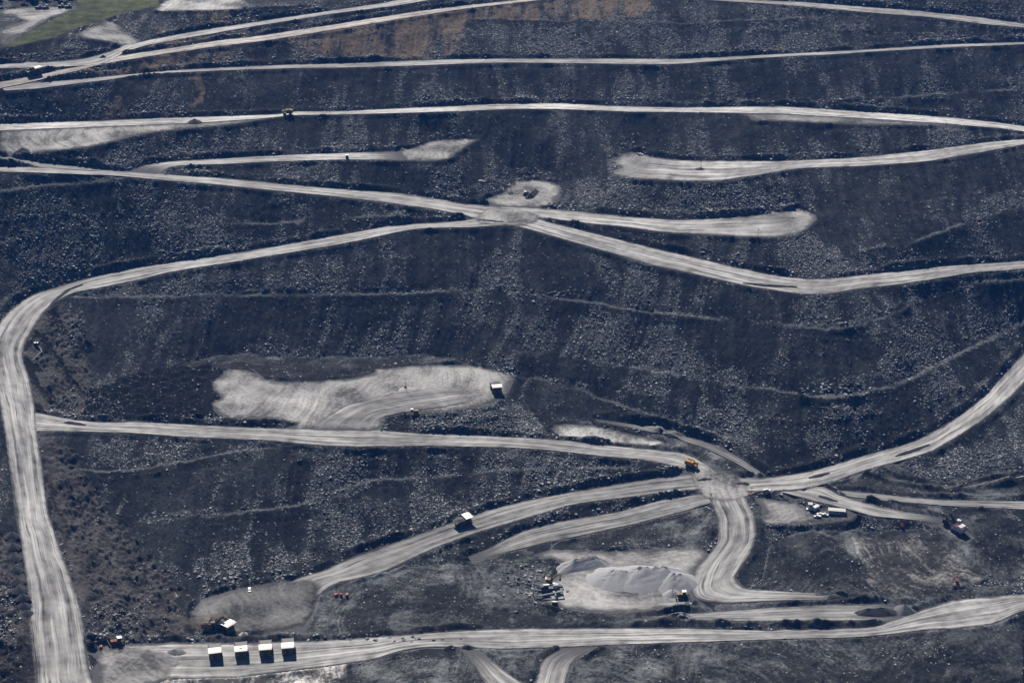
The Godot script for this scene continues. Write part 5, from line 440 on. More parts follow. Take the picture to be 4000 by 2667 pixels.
# ---------------------------------------------------------------- terrain
func outline(p: PackedFloat32Array) -> PackedVector2Array:
	var r := PackedVector2Array()
	for k in range(0, p.size(), 3):
		r.append(Vector2(p[k], p[k + 1]))
	return r


func box_of(p: PackedVector2Array) -> Rect2:
	var b := Rect2(p[0], Vector2.ZERO)
	for q in p:
		b = b.expand(q)
	return b


func splat(p: PackedFloat32Array, into: PackedFloat32Array, reach: float, keep_z := false) -> PackedFloat32Array:
	for k in range(0, p.size() - 3, 3):
		var a := Vector2(p[k], p[k + 1])
		var b := Vector2(p[k + 3], p[k + 4])
		var z_hi := maxf(a.y, b.y) + reach
		var z_lo := minf(a.y, b.y) - reach
		var j0 := maxi(0, int(row_of(z_hi)))
		var j1 := mini(ROWS - 1, int(row_of(z_lo)) + 1)
		var ab := b - a
		var len2 := maxf(ab.length_squared(), 0.01)
		for j in range(j0, j1 + 1):
			var z := row_z(j)
			var w := half_width(z)
			var i0 := clampi(int((minf(a.x, b.x) - reach + w) / (2.0 * w) * (COLS - 1)), 0, COLS - 1)
			var i1 := clampi(int((maxf(a.x, b.x) + reach + w) / (2.0 * w) * (COLS - 1)) + 1, 0, COLS - 1)
			for i in range(i0, i1 + 1):
				var q := Vector2(-w + 2.0 * w * i / (COLS - 1), z)
				var t := clampf((q - a).dot(ab) / len2, 0.0, 1.0)
				var d := q.distance_to(a + ab * t)
				var at := j * COLS + i
				if d < into[at]:
					into[at] = d
					if keep_z:
						bench_z[at] = a.y + ab.y * t
	return into


func lay_terrain() -> void:
	var pts := PackedVector2Array()
	var hs := PackedFloat32Array()
	var seen := {}
	var sources := []
	for r in road_edges:
		sources.append(r[1])
		sources.append(r[2])
	for list in [pad_outlines, rough_outlines, bench_lines, fold_lines, spot_heights]:
		for r in list:
			sources.append(r[1])
	sources.append(PackedFloat32Array([-1100, -640, 15, 1100, -640, -12, -1300, -2300, 270, 1300, -2300, 270, 0, -640, -12, 0, -2300, 265]))
	for p in sources:
		for k in range(0, p.size(), 3):
			var key := Vector2i(roundi(p[k] / 3.0), roundi(p[k + 1] / 3.0))
			if seen.has(key):
				continue
			seen[key] = true
			pts.append(Vector2(p[k], p[k + 1]))
			hs.append(p[k + 2])
	var tri := Geometry2D.triangulate_delaunay(pts)
	var areas := []
	for r in road_edges:
		var o := outline(r[1])
		var back := outline(r[2])
		back.reverse()
		o.append_array(back)
		areas.append([1, o, box_of(o)])
	for r in pad_outlines:
		var o := outline(r[1])
		areas.append([3, o, box_of(o)])
	for r in rough_outlines:
		var o := outline(r[1])
		areas.append([5 if r[0] == "grass" else (6 if r[0].begins_with("coal") else 2), o, box_of(o)])
	var n := ROWS * COLS
	heights.resize(n)
	heights.fill(-999.0)
	kinds.resize(n)
	for t in range(0, tri.size(), 3):
		var a := pts[tri[t]]
		var b := pts[tri[t + 1]]
		var c := pts[tri[t + 2]]
		var ha := hs[tri[t]]
		var hb := hs[tri[t + 1]]
		var hc := hs[tri[t + 2]]
		var mid := (a + b + c) / 3.0
		var kind := 0
		for ar in areas:
			if (ar[2] as Rect2).has_point(mid) and Geometry2D.is_point_in_polygon(mid, ar[1]):
				kind = ar[0]
				break
		var det := (b.y - c.y) * (a.x - c.x) + (c.x - b.x) * (a.y - c.y)
		if absf(det) < 0.001:
			continue
		var j0 := maxi(0, int(row_of(maxf(a.y, maxf(b.y, c.y)))))
		var j1 := mini(ROWS - 1, int(row_of(minf(a.y, minf(b.y, c.y)))) + 1)
		var x0 := minf(a.x, minf(b.x, c.x))
		var x1 := maxf(a.x, maxf(b.x, c.x))
		for j in range(j0, j1 + 1):
			var z := row_z(j)
			var w := half_width(z)
			var i0 := clampi(int((x0 + w) / (2.0 * w) * (COLS - 1)), 0, COLS - 1)
			var i1 := clampi(int((x1 + w) / (2.0 * w) * (COLS - 1)) + 1, 0, COLS - 1)
			for i in range(i0, i1 + 1):
				var x := -w + 2.0 * w * i / (COLS - 1)
				var l1 := ((b.y - c.y) * (x - c.x) + (c.x - b.x) * (z - c.y)) / det
				var l2 := ((c.y - a.y) * (x - c.x) + (a.x - c.x) * (z - c.y)) / det
				var l3 := 1.0 - l1 - l2
				if l1 < -0.0001 or l2 < -0.0001 or l3 < -0.0001:
					continue
				var at := j * COLS + i
				heights[at] = l1 * ha + l2 * hb + l3 * hc
				kinds[at] = kind
	edge_far.resize(n)
	edge_far.fill(99.0)
	edge_near.resize(n)
	edge_near.fill(99.0)
	var bench := PackedFloat32Array()
	bench.resize(n)
	bench.fill(99.0)
	bench_z.resize(n)
	for r in road_edges:
		edge_far = splat(r[1], edge_far, 11.0)
		edge_near = splat(r[2], edge_near, 11.0)
	for r in pad_outlines:
		edge_near = splat(r[1], edge_near, 5.0)
	for r in bench_lines:
		bench = splat(r[1], bench, 13.0, true)
	soils.resize(n)
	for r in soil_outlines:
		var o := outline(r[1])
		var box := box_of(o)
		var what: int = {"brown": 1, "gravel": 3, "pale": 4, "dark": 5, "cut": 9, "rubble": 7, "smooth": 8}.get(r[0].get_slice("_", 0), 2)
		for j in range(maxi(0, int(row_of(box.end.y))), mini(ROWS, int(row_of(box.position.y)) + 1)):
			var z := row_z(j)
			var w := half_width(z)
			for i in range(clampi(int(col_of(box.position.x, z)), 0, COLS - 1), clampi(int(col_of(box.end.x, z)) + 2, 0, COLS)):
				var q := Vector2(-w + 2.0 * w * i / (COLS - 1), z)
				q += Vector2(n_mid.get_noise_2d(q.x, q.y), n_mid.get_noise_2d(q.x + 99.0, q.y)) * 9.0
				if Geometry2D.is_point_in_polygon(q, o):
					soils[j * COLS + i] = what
	bands.resize(n)
	foot.resize(n)
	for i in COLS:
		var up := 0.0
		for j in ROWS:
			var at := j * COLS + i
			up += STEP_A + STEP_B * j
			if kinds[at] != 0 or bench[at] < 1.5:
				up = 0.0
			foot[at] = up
	for at in n:
		bands[at] = clampi(int((heights[at] + 60.0) / 46.0), 0, 250)
	var v := PackedVector3Array()
	v.resize(n)
	var col := PackedColorArray()
	col.resize(n)
	var nrm := PackedVector3Array()
	nrm.resize(n)
	for j in ROWS:
		var z := row_z(j)
		var w := half_width(z)
		for i in COLS:
			var at := j * COLS + i
			var x := -w + 2.0 * w * i / (COLS - 1)
			var h := heights[at]
			var k := kinds[at]
			var e := minf(edge_far[at], edge_near[at])
			var big := n_big.get_noise_2d(x, z)
			var mid := n_mid.get_noise_2d(x, z)
			var fine := n_fine.get_noise_2d(x, z)
			var tone := 0.07
			var soil := soils[at]
			var cc := Color(0.12, 0.12, 0.122)
			if k == 0 or k == 2 or k >= 5:
				var free := smoothstep(2.0, 14.0, e)
				var streak := fan(x, z, bands[at])
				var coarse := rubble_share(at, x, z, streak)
				if k == 0:
					var groove := n_streak.get_noise_2d(down_line(x, z) / 8.0 + bands[at] * 5.0, z / 130.0)
					h += free * (2.2 * big + 0.8 * mid + 1.0 * streak + 0.8 * groove) + 0.4 * fine + (0.13 + 0.2 * coarse) * rng.randfn()
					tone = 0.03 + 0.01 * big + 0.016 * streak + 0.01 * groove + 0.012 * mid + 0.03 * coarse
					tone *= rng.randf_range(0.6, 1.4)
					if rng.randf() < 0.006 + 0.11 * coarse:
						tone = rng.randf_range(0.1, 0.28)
				elif k == 2:
					h += free * (2.0 * mid + 1.0 * big) + 0.4 * fine + 0.08 * rng.randfn()
					tone = (0.17 + 0.1 * big + 0.06 * mid) * rng.randf_range(0.75, 1.25)
				elif k == 6:
					h += 1.2 + free * 5.0 * (-0.2 - n_lump.get_noise_2d(x, z)) + 0.1 * rng.randfn()
					tone = 0.022 + 0.01 * mid
				if k != 5:
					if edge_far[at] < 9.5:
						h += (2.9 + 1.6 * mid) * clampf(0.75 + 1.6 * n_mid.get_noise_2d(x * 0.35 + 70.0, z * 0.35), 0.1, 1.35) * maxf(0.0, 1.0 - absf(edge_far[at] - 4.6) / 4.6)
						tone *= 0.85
					if edge_near[at] < 7.0:
						h += (1.5 + 2.0 * mid) * clampf(0.6 + 2.0 * n_mid.get_noise_2d(x * 0.5, z * 0.5 + 70.0), 0.0, 1.4) * maxf(0.0, 1.0 - absf(edge_near[at] - 3.0) / 3.0)
				if bench[at] < 12.5 and k == 0:
					var hill := 1.0 if z < bench_z[at] else -1.0
					var ledge := clampf(0.55 + 2.2 * n_big.get_noise_2d(x * 0.9 + 40.0, z * 0.9), 0.0, 1.0)
					h -= 0.55 * ledge * hill * minf(bench[at], 2.2) * clampf((12.5 - bench[at]) / 9.0, 0.0, 1.0)
					if bench[at] < 2.6:
						tone = lerpf(tone, 0.11 + 0.06 * mid, ledge * smoothstep(2.4, 0.8, bench[at] + 2.0 * fine))
				tone = maxf(tone, 0.016)
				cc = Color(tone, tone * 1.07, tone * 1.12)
				if k == 5:
					cc = Color(0.085, 0.095, 0.042) * (1.0 + 0.6 * mid + 0.4 * fine + 0.4 * big)
				match soil:
					1:
						var brown := smoothstep(-0.5, 0.35, n_streak.get_noise_2d(x / 26.0 + 7.0, z / 160.0) + 0.4 * n_streak.get_noise_2d(x / 5.0, z / 90.0) + 0.3 * mid + 0.15)
						cc = cc.lerp(Color(0.2, 0.155, 0.112) * (1.0 + 0.5 * streak + 0.3 * fine), brown)
					2:
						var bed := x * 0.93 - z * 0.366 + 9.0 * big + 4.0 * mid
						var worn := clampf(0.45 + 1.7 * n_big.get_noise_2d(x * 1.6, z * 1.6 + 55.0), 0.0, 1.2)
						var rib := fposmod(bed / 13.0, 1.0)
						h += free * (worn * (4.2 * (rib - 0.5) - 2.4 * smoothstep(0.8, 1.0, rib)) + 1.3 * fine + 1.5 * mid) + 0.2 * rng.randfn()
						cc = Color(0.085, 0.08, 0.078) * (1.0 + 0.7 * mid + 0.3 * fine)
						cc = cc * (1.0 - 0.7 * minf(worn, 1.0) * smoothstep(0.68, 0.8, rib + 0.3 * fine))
					9:
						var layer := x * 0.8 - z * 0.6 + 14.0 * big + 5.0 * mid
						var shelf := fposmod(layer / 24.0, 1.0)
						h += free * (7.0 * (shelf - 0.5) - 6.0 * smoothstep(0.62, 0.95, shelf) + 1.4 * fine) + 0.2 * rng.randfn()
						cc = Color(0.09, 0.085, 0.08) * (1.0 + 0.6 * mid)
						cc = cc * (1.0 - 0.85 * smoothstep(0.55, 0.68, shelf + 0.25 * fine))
					3:
						cc = Color(1.0, 0.98, 0.95) * (1.0 + 0.5 * mid + 0.25 * fine)
					4:
						cc = Color(0.36, 0.355, 0.35) * (1.0 + 0.5 * mid)
					5:
						cc = cc * 0.45
				cc.a = 1.0
			heights[at] = h
			v[at] = Vector3(x, h, z)
			col[at] = cc
	for j in ROWS:
		for i in COLS:
			var at := j * COLS + i
			var i0 := maxi(i - 1, 0)
			var i1 := mini(i + 1, COLS - 1)
			var j0 := maxi(j - 1, 0)
			var j1 := mini(j + 1, ROWS - 1)
			var du := v[j * COLS + i1] - v[j * COLS + i0]
			var dv := v[j0 * COLS + i] - v[j1 * COLS + i]
			nrm[at] = dv.cross(du).normalized()
	var uv := PackedVector2Array()
	uv.resize(n)
	for at in n:
		uv[at] = Vector2(pingpong(v[at].x / 230.0 + 30.0, 1.0), pingpong(v[at].z / 230.0 + 30.0, 1.0))
	var idx := PackedInt32Array()
	var floor_idx := PackedInt32Array()
	idx.resize((ROWS - 1) * (COLS - 1) * 6)
	var q := 0
	for j in ROWS - 1:
		for i in COLS - 1:
			var a := j * COLS + i
			var b := a + COLS
			if kinds[a] == 2 and kinds[b] == 2:
				floor_idx.append_array([a, b, a + 1, a + 1, b, b + 1])
				continue
			idx[q] = a
			idx[q + 1] = b
			idx[q + 2] = a + 1
			idx[q + 3] = a + 1
			idx[q + 4] = b
			idx[q + 5] = b + 1
			q += 6
	idx.resize(q)
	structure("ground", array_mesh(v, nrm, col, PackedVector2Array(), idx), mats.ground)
	structure("pit_floor", array_mesh(v, nrm, col, uv, floor_idx), mats.floor)


# How much of the slope here is coarse rubble: long fans that run down the face, thickest at its foot.
# Rubble runs straight down each face; on the noses of the dumps it spreads from a point behind the crest.
func down_line(x: float, z: float) -> float:
	var s := x
	for p in noses:
		var c: Vector2 = p[0]
		var w := exp(-Vector2(x, z).distance_squared_to(c + Vector2(0, p[2] * 0.4)) / (p[2] * p[2]))
		w *= smoothstep(-20.0, 60.0, z - c.y) * 0.6
		if w > 0.01:
			s = lerpf(s, c.x + (x - c.x) * p[1] / maxf(p[1] + z - c.y, 12.0), w)
	return s


func fan(x: float, z: float, band: int) -> float:
	var s := down_line(x, z) + band * 61.0 + 14.0 * n_tint.get_noise_2d(x * 2.0, z * 2.0 + band * 40.0)
	return 0.65 * n_streak.get_noise_2d(s / 60.0, z / 150.0 + band * 3.0) + 0.5 * n_streak.get_noise_2d(s / 15.0, z / 120.0 + band)


func rubble_share(at: int, x: float, z: float, streak: float) -> float:
	var patch := n_big.get_noise_2d(x * 1.1 + 900.0, z * 0.7)
	var bias := 0.0
	if soils[at] == 7:
		bias = 0.38
	elif soils[at] == 8:
		bias = -0.42
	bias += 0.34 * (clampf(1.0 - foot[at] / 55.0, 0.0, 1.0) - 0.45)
	return smoothstep(-0.2, 0.42, streak * 0.9 + patch * 0.4 + bias - 0.06)


func catmull(p: PackedFloat32Array, k: int, t: float) -> Vector3:
	var n := p.size() / 3
	var a := maxi(k - 1, 0) * 3
	var b := k * 3
	var c := mini(k + 1, n - 1) * 3
	var d := mini(k + 2, n - 1) * 3
	var pa := Vector3(p[a], p[a + 2], p[a + 1])
	var pb := Vector3(p[b], p[b + 2], p[b + 1])
	var pc := Vector3(p[c], p[c + 2], p[c + 1])
	var pd := Vector3(p[d], p[d + 2], p[d + 1])
	return pb.cubic_interpolate(pc, pa, pd, t)


func lay_roads() -> void:
	var road_tone := {"i": 0.52, "j": 0.5, "m": 0.5, "g": 0.52, "k_loop": 0.42, "n": 0.36, "s": 0.38, "q": 0.46, "o": 0.52, "v": 0.36, "p": 0.4, "ridge_a": 0.8, "ridge_b": 0.72, "c": 0.58, "x": 0.7, "y": 0.55, "z": 0.5, "e": 0.58, "d": 0.5, "h": 0.52, "track_a": 0.3, "track_b": 0.25}
	var round_start := ["o", "p", "s", "n", "track_d", "track_e", "track_a", "track_b", "e", "k_loop", "c"]
	var round_end := ["p", "u", "q", "k_loop", "h", "e"]
	var num := 0
	for r in road_edges:
		var up: PackedFloat32Array = r[1]
		var lo: PackedFloat32Array = r[2]
		var n := up.size() / 3
		var v := PackedVector3Array()
		var c := PackedColorArray()
		var uv := PackedVector2Array()
		var nrm := PackedVector3Array()
		var idx := PackedInt32Array()
		var sub := 5
		var spread := [0.0, 0.03, 0.08, 0.2, 0.35, 0.5, 0.65, 0.8, 0.92, 0.97, 1.0]
		var across := 11
		var u := rng.randf() * 3.0
		var last := Vector3.ZERO
		var rows := 0
		for k in n:
			for s in (sub if k < n - 1 else 1):
				var t := float(s) / sub
				var a := catmull(up, k, t)
				var b := catmull(lo, k, t)
				var m := (a + b) * 0.5
				var from_end := 1.0
				if r[0] in round_start:
					from_end = minf(from_end, (k + t) / 2.2)
				if r[0] in round_end:
					from_end = minf(from_end, (n - 1 - k - t) / 2.2)
				if rows:
					u += m.distance_to(last) / 170.0
				last = m
				for g in across:
					var f: float = spread[g]
					var p := a.lerp(b, f)
					if g == 0 or g == across - 1:
						p += (b - a).normalized() * (n_fine.get_noise_2d(p.x, p.z) * 1.6) * Vector3(1, 0, 1)
					p.y = maxf(p.y, ground(p.x, p.z)) + 0.3 + 0.012 * num
					v.append(p)
					uv.append(Vector2(u, f))
					var tint: float = road_tone.get(r[0], 0.46) * (1.0 + 0.4 * n_big.get_noise_2d(p.x + 300.0, p.z))
					var shown: float = [0.0, 0.7, 1.0, 1.0, 1.0, 1.0, 1.0, 1.0, 1.0, 0.7, 0.0][g]
					var tan_dust := 0.9 if r[0] in ["x", "yb", "ridge_a"] else 1.0
					c.append(Color(tint, tint * (0.5 + 0.5 * tan_dust), tint * tan_dust, shown * smoothstep(0.0, 1.0, from_end)))
				rows += 1
		for j in rows:
			for g in across:
				var g0 := maxi(g - 1, 0)
				var g1 := mini(g + 1, across - 1)
				var j0 := maxi(j - 1, 0)
				var j1 := mini(j + 1, rows - 1)
				var x := (v[j1 * across + g] - v[j0 * across + g]).cross(v[j * across + g1] - v[j * across + g0])
				x = x.normalized()
				nrm.append(x if x.y > 0.0 else -x)
		var turn := 0.0
		for j in rows - 1:
			turn += (v[(j + 1) * across] - v[j * across]).cross(v[j * across + across - 1] - v[j * across]).y
		var up_side := turn < 0.0
		for j in rows - 1:
			for g in across - 1:
				var a := j * across + g
				var b := a + across
				if up_side:
					idx.append_array([a, b, a + 1, a + 1, b, b + 1])
				else:
					idx.append_array([a, a + 1, b, a + 1, b + 1, b])
		structure("haul_road", array_mesh(v, nrm, c, uv, idx), mats["road%d" % (num % 3)])
		num += 1


func lay_pads() -> void:
	var pad_tone := {"floor_left": 0.2, "junction_o": 0.42, "junction_a": 0.5, "junction_b": 0.47, "white": 0.62, "top_c": 0.6, "top_a": 0.4, "office": 0.36, "b_right": 0.32, "tower_pad": 0.42, "b_left": 0.42}
	var num := 0
	for r in pad_outlines:
		var o := outline(r[1])
		var box := box_of(o)
		var pts := PackedVector2Array()
		var rim := PackedFloat32Array()
		var n := o.size()
		var ring := PackedVector2Array()
		for k in n:
			for s in 7:
				var q := o[k].cubic_interpolate(o[(k + 1) % n], o[(k + n - 1) % n], o[(k + 2) % n], s / 7.0)
				q += Vector2(n_fine.get_noise_2d(q.x, q.y) + 1.4 * n_mid.get_noise_2d(q.x, q.y), n_fine.get_noise_2d(q.x + 50.0, q.y)) * 2.6
				ring.append(q)
		for q in ring:
			pts.append(q)
			rim.append(0.0)
		var gap := maxf(5.0, sqrt(box.get_area() / 1400.0))
		var x := box.position.x
		while x < box.end.x:
			var y := box.position.y
			while y < box.end.y:
				var q := Vector2(x, y) + Vector2(rng.randf(), rng.randf()) * gap * 0.5
				if Geometry2D.is_point_in_polygon(q, ring):
					var near := 99.0
					for w in ring:
						near = minf(near, w.distance_squared_to(q))
					if near > 6.0:
						pts.append(q)
						rim.append(clampf(sqrt(near) / 9.0, 0.0, 1.0))
				y += gap
			x += gap
		var tri := Geometry2D.triangulate_delaunay(pts)
		var v := PackedVector3Array()
		var c := PackedColorArray()
		var uv := PackedVector2Array()
		var nrm := PackedVector3Array()
		var idx := PackedInt32Array()
		for k in pts.size():
			var q := pts[k]
			v.append(Vector3(q.x, ground(q.x, q.y) + 0.2 - 0.004 * num + (0.75 if r[0].begins_with("junction") or r[0] == "floor_left" else 0.0), q.y))
			nrm.append(Vector3.UP)
			uv.append((q - box.get_center()).rotated(num * 0.9) / 300.0 + Vector2(0.5, 0.5))
			var tint: float = pad_tone.get(r[0], 0.40) * (1.0 + 0.3 * n_big.get_noise_2d(q.x, q.y + 200.0)) * (0.75 + 0.25 * rim[k])
			c.append(Color(tint, tint, tint, smoothstep(0.0, 0.3, rim[k])))
		for t in range(0, tri.size(), 3):
			var m := (pts[tri[t]] + pts[tri[t + 1]] + pts[tri[t + 2]]) / 3.0
			if not Geometry2D.is_point_in_polygon(m, ring):
				continue
			var cross := (pts[tri[t + 1]] - pts[tri[t]]).cross(pts[tri[t + 2]] - pts[tri[t]])
			if cross > 0.0:
				idx.append_array([tri[t], tri[t + 1], tri[t + 2]])
			else:
				idx.append_array([tri[t], tri[t + 2], tri[t + 1]])
		structure("gravel_pad", array_mesh(v, nrm, c, uv, idx), mats.pad)
		num += 1


# ---------------------------------------------------------------- rubble
func rock_mesh(sd: int) -> ArrayMesh:
	var r := RandomNumberGenerator.new()
	r.seed = sd
	var p := []
	var base := [Vector3(-1, -0.6, -1), Vector3(1, -0.6, -1), Vector3(1, -0.6, 1), Vector3(-1, -0.6, 1), Vector3(-0.8, 0.6, -0.8), Vector3(0.8, 0.7, -0.8), Vector3(0.8, 0.5, 0.8), Vector3(-0.8, 0.6, 0.8)]
	for b in base:
		p.append(b * 0.5 + Vector3(r.randf_range(-0.22, 0.22), r.randf_range(-0.16, 0.2), r.randf_range(-0.22, 0.22)))
	var st := SurfaceTool.new()
	st.begin(Mesh.PRIMITIVE_TRIANGLES)
	st.set_smooth_group(-1)
	for f in [[4, 5, 6, 7], [0, 4, 7, 3], [1, 2, 6, 5], [3, 7, 6, 2], [0, 1, 5, 4]]:
		for t in [[f[0], f[1], f[2]], [f[0], f[2], f[3]]]:
			for k in t:
				st.add_vertex(p[k])
	st.generate_normals()
	return st.commit()


func scatter_rocks() -> void:
	var places := [[], [], []]
	var tints := [[], [], []]
	var since := PackedFloat32Array()
	since.resize(COLS)
	for j in ROWS - 1:
		var z := row_z(j)
		var w := half_width(z)
		var dz := STEP_A + STEP_B * j
		var dx := 2.0 * w / (COLS - 1)
		for i in COLS:
			var at := j * COLS + i
			var k := kinds[at]
			if k == 1 or k == 3 or k == 5:
				since[i] = 0.0
				continue
			since[i] += dz
			var x := -w + dx * i
			if absf(x) > 60.0 - 0.36 * z:
				continue
			var dens := 0.0
			var streak := fan(x, z, bands[at])
			var patch := n_big.get_noise_2d(x * 0.8 + 900.0, z * 0.8)
			if k == 0:
				var low := clampf(1.0 - since[i] / 60.0, 0.0, 1.0)
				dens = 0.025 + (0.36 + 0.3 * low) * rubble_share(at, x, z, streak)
				if since[i] < 16.0:
					dens += 0.16 * (1.0 - since[i] / 16.0)
			else:
				dens = 0.03 + 0.12 * smoothstep(0.1, 0.5, patch)
			if edge_far[at] < 9.0 or edge_near[at] < 6.0:
				dens *= 0.35
			var many := int(dens * dx * dz / 1.0 + rng.randf())
			var loose := rubble_share(at, x, z, streak) if k == 0 else 0.4
			for copy in many:
				var size := 0.5 + 0.75 * pow(rng.randf(), 4.0) * (2.0 if since[i] < 12.0 else 1.1) + 0.2 * loose * rng.randf()
				var px := x + rng.randf_range(-0.5, 0.5) * dx
				var pz := z - rng.randf() * dz
				var b := Basis.from_euler(Vector3(rng.randf_range(-0.5, 0.5), rng.randf() * TAU, rng.randf_range(-0.5, 0.5))).scaled(Vector3(size, size * rng.randf_range(0.45, 0.8), size))
				var kind := rng.randi() % 3
				places[kind].append(Transform3D(b, Vector3(px, ground(px, pz) + size * 0.1, pz)))
				var t := 0.08 + (0.2 + 0.2 * loose) * pow(rng.randf(), 1.7)
				tints[kind].append(Color(t, t * 1.03, t * 1.05))
	var total := 0
	for kind in 3:
		var mm := MultiMesh.new()
		mm.transform_format = MultiMesh.TRANSFORM_3D
		mm.use_colors = true
		mm.mesh = rock_mesh(5 + kind)
		mm.instance_count = places[kind].size()
		total += mm.instance_count
		for k in mm.instance_count:
			mm.set_instance_transform(k, places[kind][k])
			mm.set_instance_color(k, tints[kind][k])
		var o := MultiMeshInstance3D.new()
		o.name = numbered("loose_rubble")
		o.multimesh = mm
		o.material_override = mats.rock
		o.set_meta("kind", "stuff")
		o.set_meta("label", "loose grey rubble strewn over the dark spoil slopes")
		o.set_meta("category", "rubble")
		add_child(o, true)


# ---------------------------------------------------------------- machines: small helpers
func mb() -> SurfaceTool:
	var st := SurfaceTool.new()
	st.begin(Mesh.PRIMITIVE_TRIANGLES)
	st.set_smooth_group(-1)
	return st


func quad(st: SurfaceTool, a: Vector3, b: Vector3, c: Vector3, d: Vector3) -> void:
	for p in [a, b, c, a, c, d]:
		st.add_vertex(p)


# A closed solid between two outlines of the same count, seen counter-clockwise from the far one.
func solid(st: SurfaceTool, lower: Array, upper: Array) -> void:
	var n := lower.size()
	for k in n:
		var m := (k + 1) % n
		quad(st, lower[k], upper[k], upper[m], lower[m])
	for k in range(1, n - 1):
		for p in [upper[0], upper[k + 1], upper[k], lower[0], lower[k], lower[k + 1]]:
			st.add_vertex(p)


func box(st: SurfaceTool, at: Vector3, size: Vector3, turn := Basis.IDENTITY) -> void:
	var h := size * 0.5
	var bevel := minf(minf(h.x, h.z) * 0.25, 0.12)
	var lower := []
	var upper := []
	for c in [[1, 1, 0], [1, 1, 1], [-1, 1, 1], [-1, 1, 0], [-1, -1, 0], [-1, -1, 1], [1, -1, 1], [1, -1, 0]]:
		var inx: float = bevel * c[2]
		var inz: float = bevel * (1 - c[2])
		var p := Vector3(c[0] * (h.x - inx), 0, c[1] * (h.z - inz))
		lower.append(at + turn * (p - Vector3(0, h.y, 0)))
		upper.append(at + turn * (p + Vector3(0, h.y, 0)))
	lower.reverse()
	upper.reverse()
	solid(st, lower, upper)


func rod(st: SurfaceTool, a: Vector3, b: Vector3, r1: float, r2: float, sides := 12) -> void:
	var up := (b - a).normalized()
	var side := up.cross(Vector3.RIGHT if absf(up.x) < 0.8 else Vector3.UP).normalized()
	var fore := up.cross(side)
	var lower := []
	var upper := []
	for k in sides:
		var d := side * cos(TAU * k / sides) + fore * sin(TAU * k / sides)
		lower.append(a + d * r1)
		upper.append(b + d * r2)
	solid(st, lower, upper)


# An outline in the z-y plane, given front to back over the top, as thick as from x0 to x1.
func plate(st: SurfaceTool, outline_zy: Array, x0: float, x1: float) -> void:
	var lower := []
	var upper := []
	for p in outline_zy:
		lower.append(Vector3(x0, p[1], p[0]))
		upper.append(Vector3(x1, p[1], p[0]))
	var area := 0.0
	for k in outline_zy.size():
		var p = outline_zy[k]
		var q = outline_zy[(k + 1) % outline_zy.size()]
		area += p[0] * q[1] - q[0] * p[1]
	if area < 0.0:
		lower.reverse()
		upper.reverse()
	solid(st, lower, upper)


func part(called: String, st: SurfaceTool, mat: Material, parent: Node3D, label := "") -> MeshInstance3D:
	st.generate_normals()
	var o := MeshInstance3D.new()
	o.name = called
	o.mesh = st.commit()
	o.material_override = mat
	if label:
		o.set_meta("label", label)
	parent.add_child(o, true)
	return o


func thing(called: String, label: String, category: String, group := "") -> Node3D:
	var o := Node3D.new()
	o.name = numbered(called)
	o.set_meta("label", label)
	o.set_meta("category", category)
	if group:
		o.set_meta("group", group)
	add_child(o, true)
	return o


func whole(called: String, st: SurfaceTool, mat: Material, label: String, category: String, group := "") -> MeshInstance3D:
	st.generate_normals()
	var o := MeshInstance3D.new()
	o.name = numbered(called)
	o.mesh = st.commit()
	o.material_override = mat
	o.set_meta("label", label)
	o.set_meta("category", category)
	if group:
		o.set_meta("group", group)
	add_child(o, true)
	return o


func another(of: Node3D, label: String) -> Node3D:
	var called := String(of.name)
	if called.length() > 4 and called.right(3).is_valid_int():
		called = called.left(-4)
	var o: Node3D = of.duplicate()
	o.name = numbered(called)
	o.set_meta("label", label)
	add_child(o, true)
	return o


# Set a thing on the ground at x, z; it faces the point `to`.
func stand(o: Node3D, at: Vector2, to: Vector2, lift := 0.35, reach := 4.0) -> void:
	var d := (to - at).normalized()
	var f := ground(at.x + d.x * reach, at.y + d.y * reach)
	var b := ground(at.x - d.x * reach, at.y - d.y * reach)
	var fore := Vector3(d.x * reach * 2.0, f - b, d.y * reach * 2.0).normalized()
	var right := Vector3.UP.cross(fore).normalized()
	o.basis = Basis(right, fore.cross(right), fore)
	o.position = Vector3(at.x, (f + b) * 0.5 + lift, at.y)


func paint(c: Color, rough := 0.55, metal := 0.0) -> StandardMaterial3D:
	var m := StandardMaterial3D.new()
	m.albedo_color = c.linear_to_srgb()
	m.roughness = rough
	m.metallic = metal
	return m


func tyre_on(o: Node3D, x: float, z: float, r: float, wide: float, called := "wheel") -> void:
	var st := mb()
	rod(st, Vector3(x - wide * 0.5, r, z), Vector3(x - wide * 0.35, r, z), r * 0.9, r, 18)
	rod(st, Vector3(x - wide * 0.35, r, z), Vector3(x + wide * 0.35, r, z), r, r, 18)
	rod(st, Vector3(x + wide * 0.35, r, z), Vector3(x + wide * 0.5, r, z), r, r * 0.9, 18)
	var w := part(called, st, mats.tyre, o)
	var h := mb()
	rod(h, Vector3(x - wide * 0.54, r, z), Vector3(x + wide * 0.54, r, z), r * 0.5, r * 0.5, 12)
	part("rim", h, mats.frame, w)


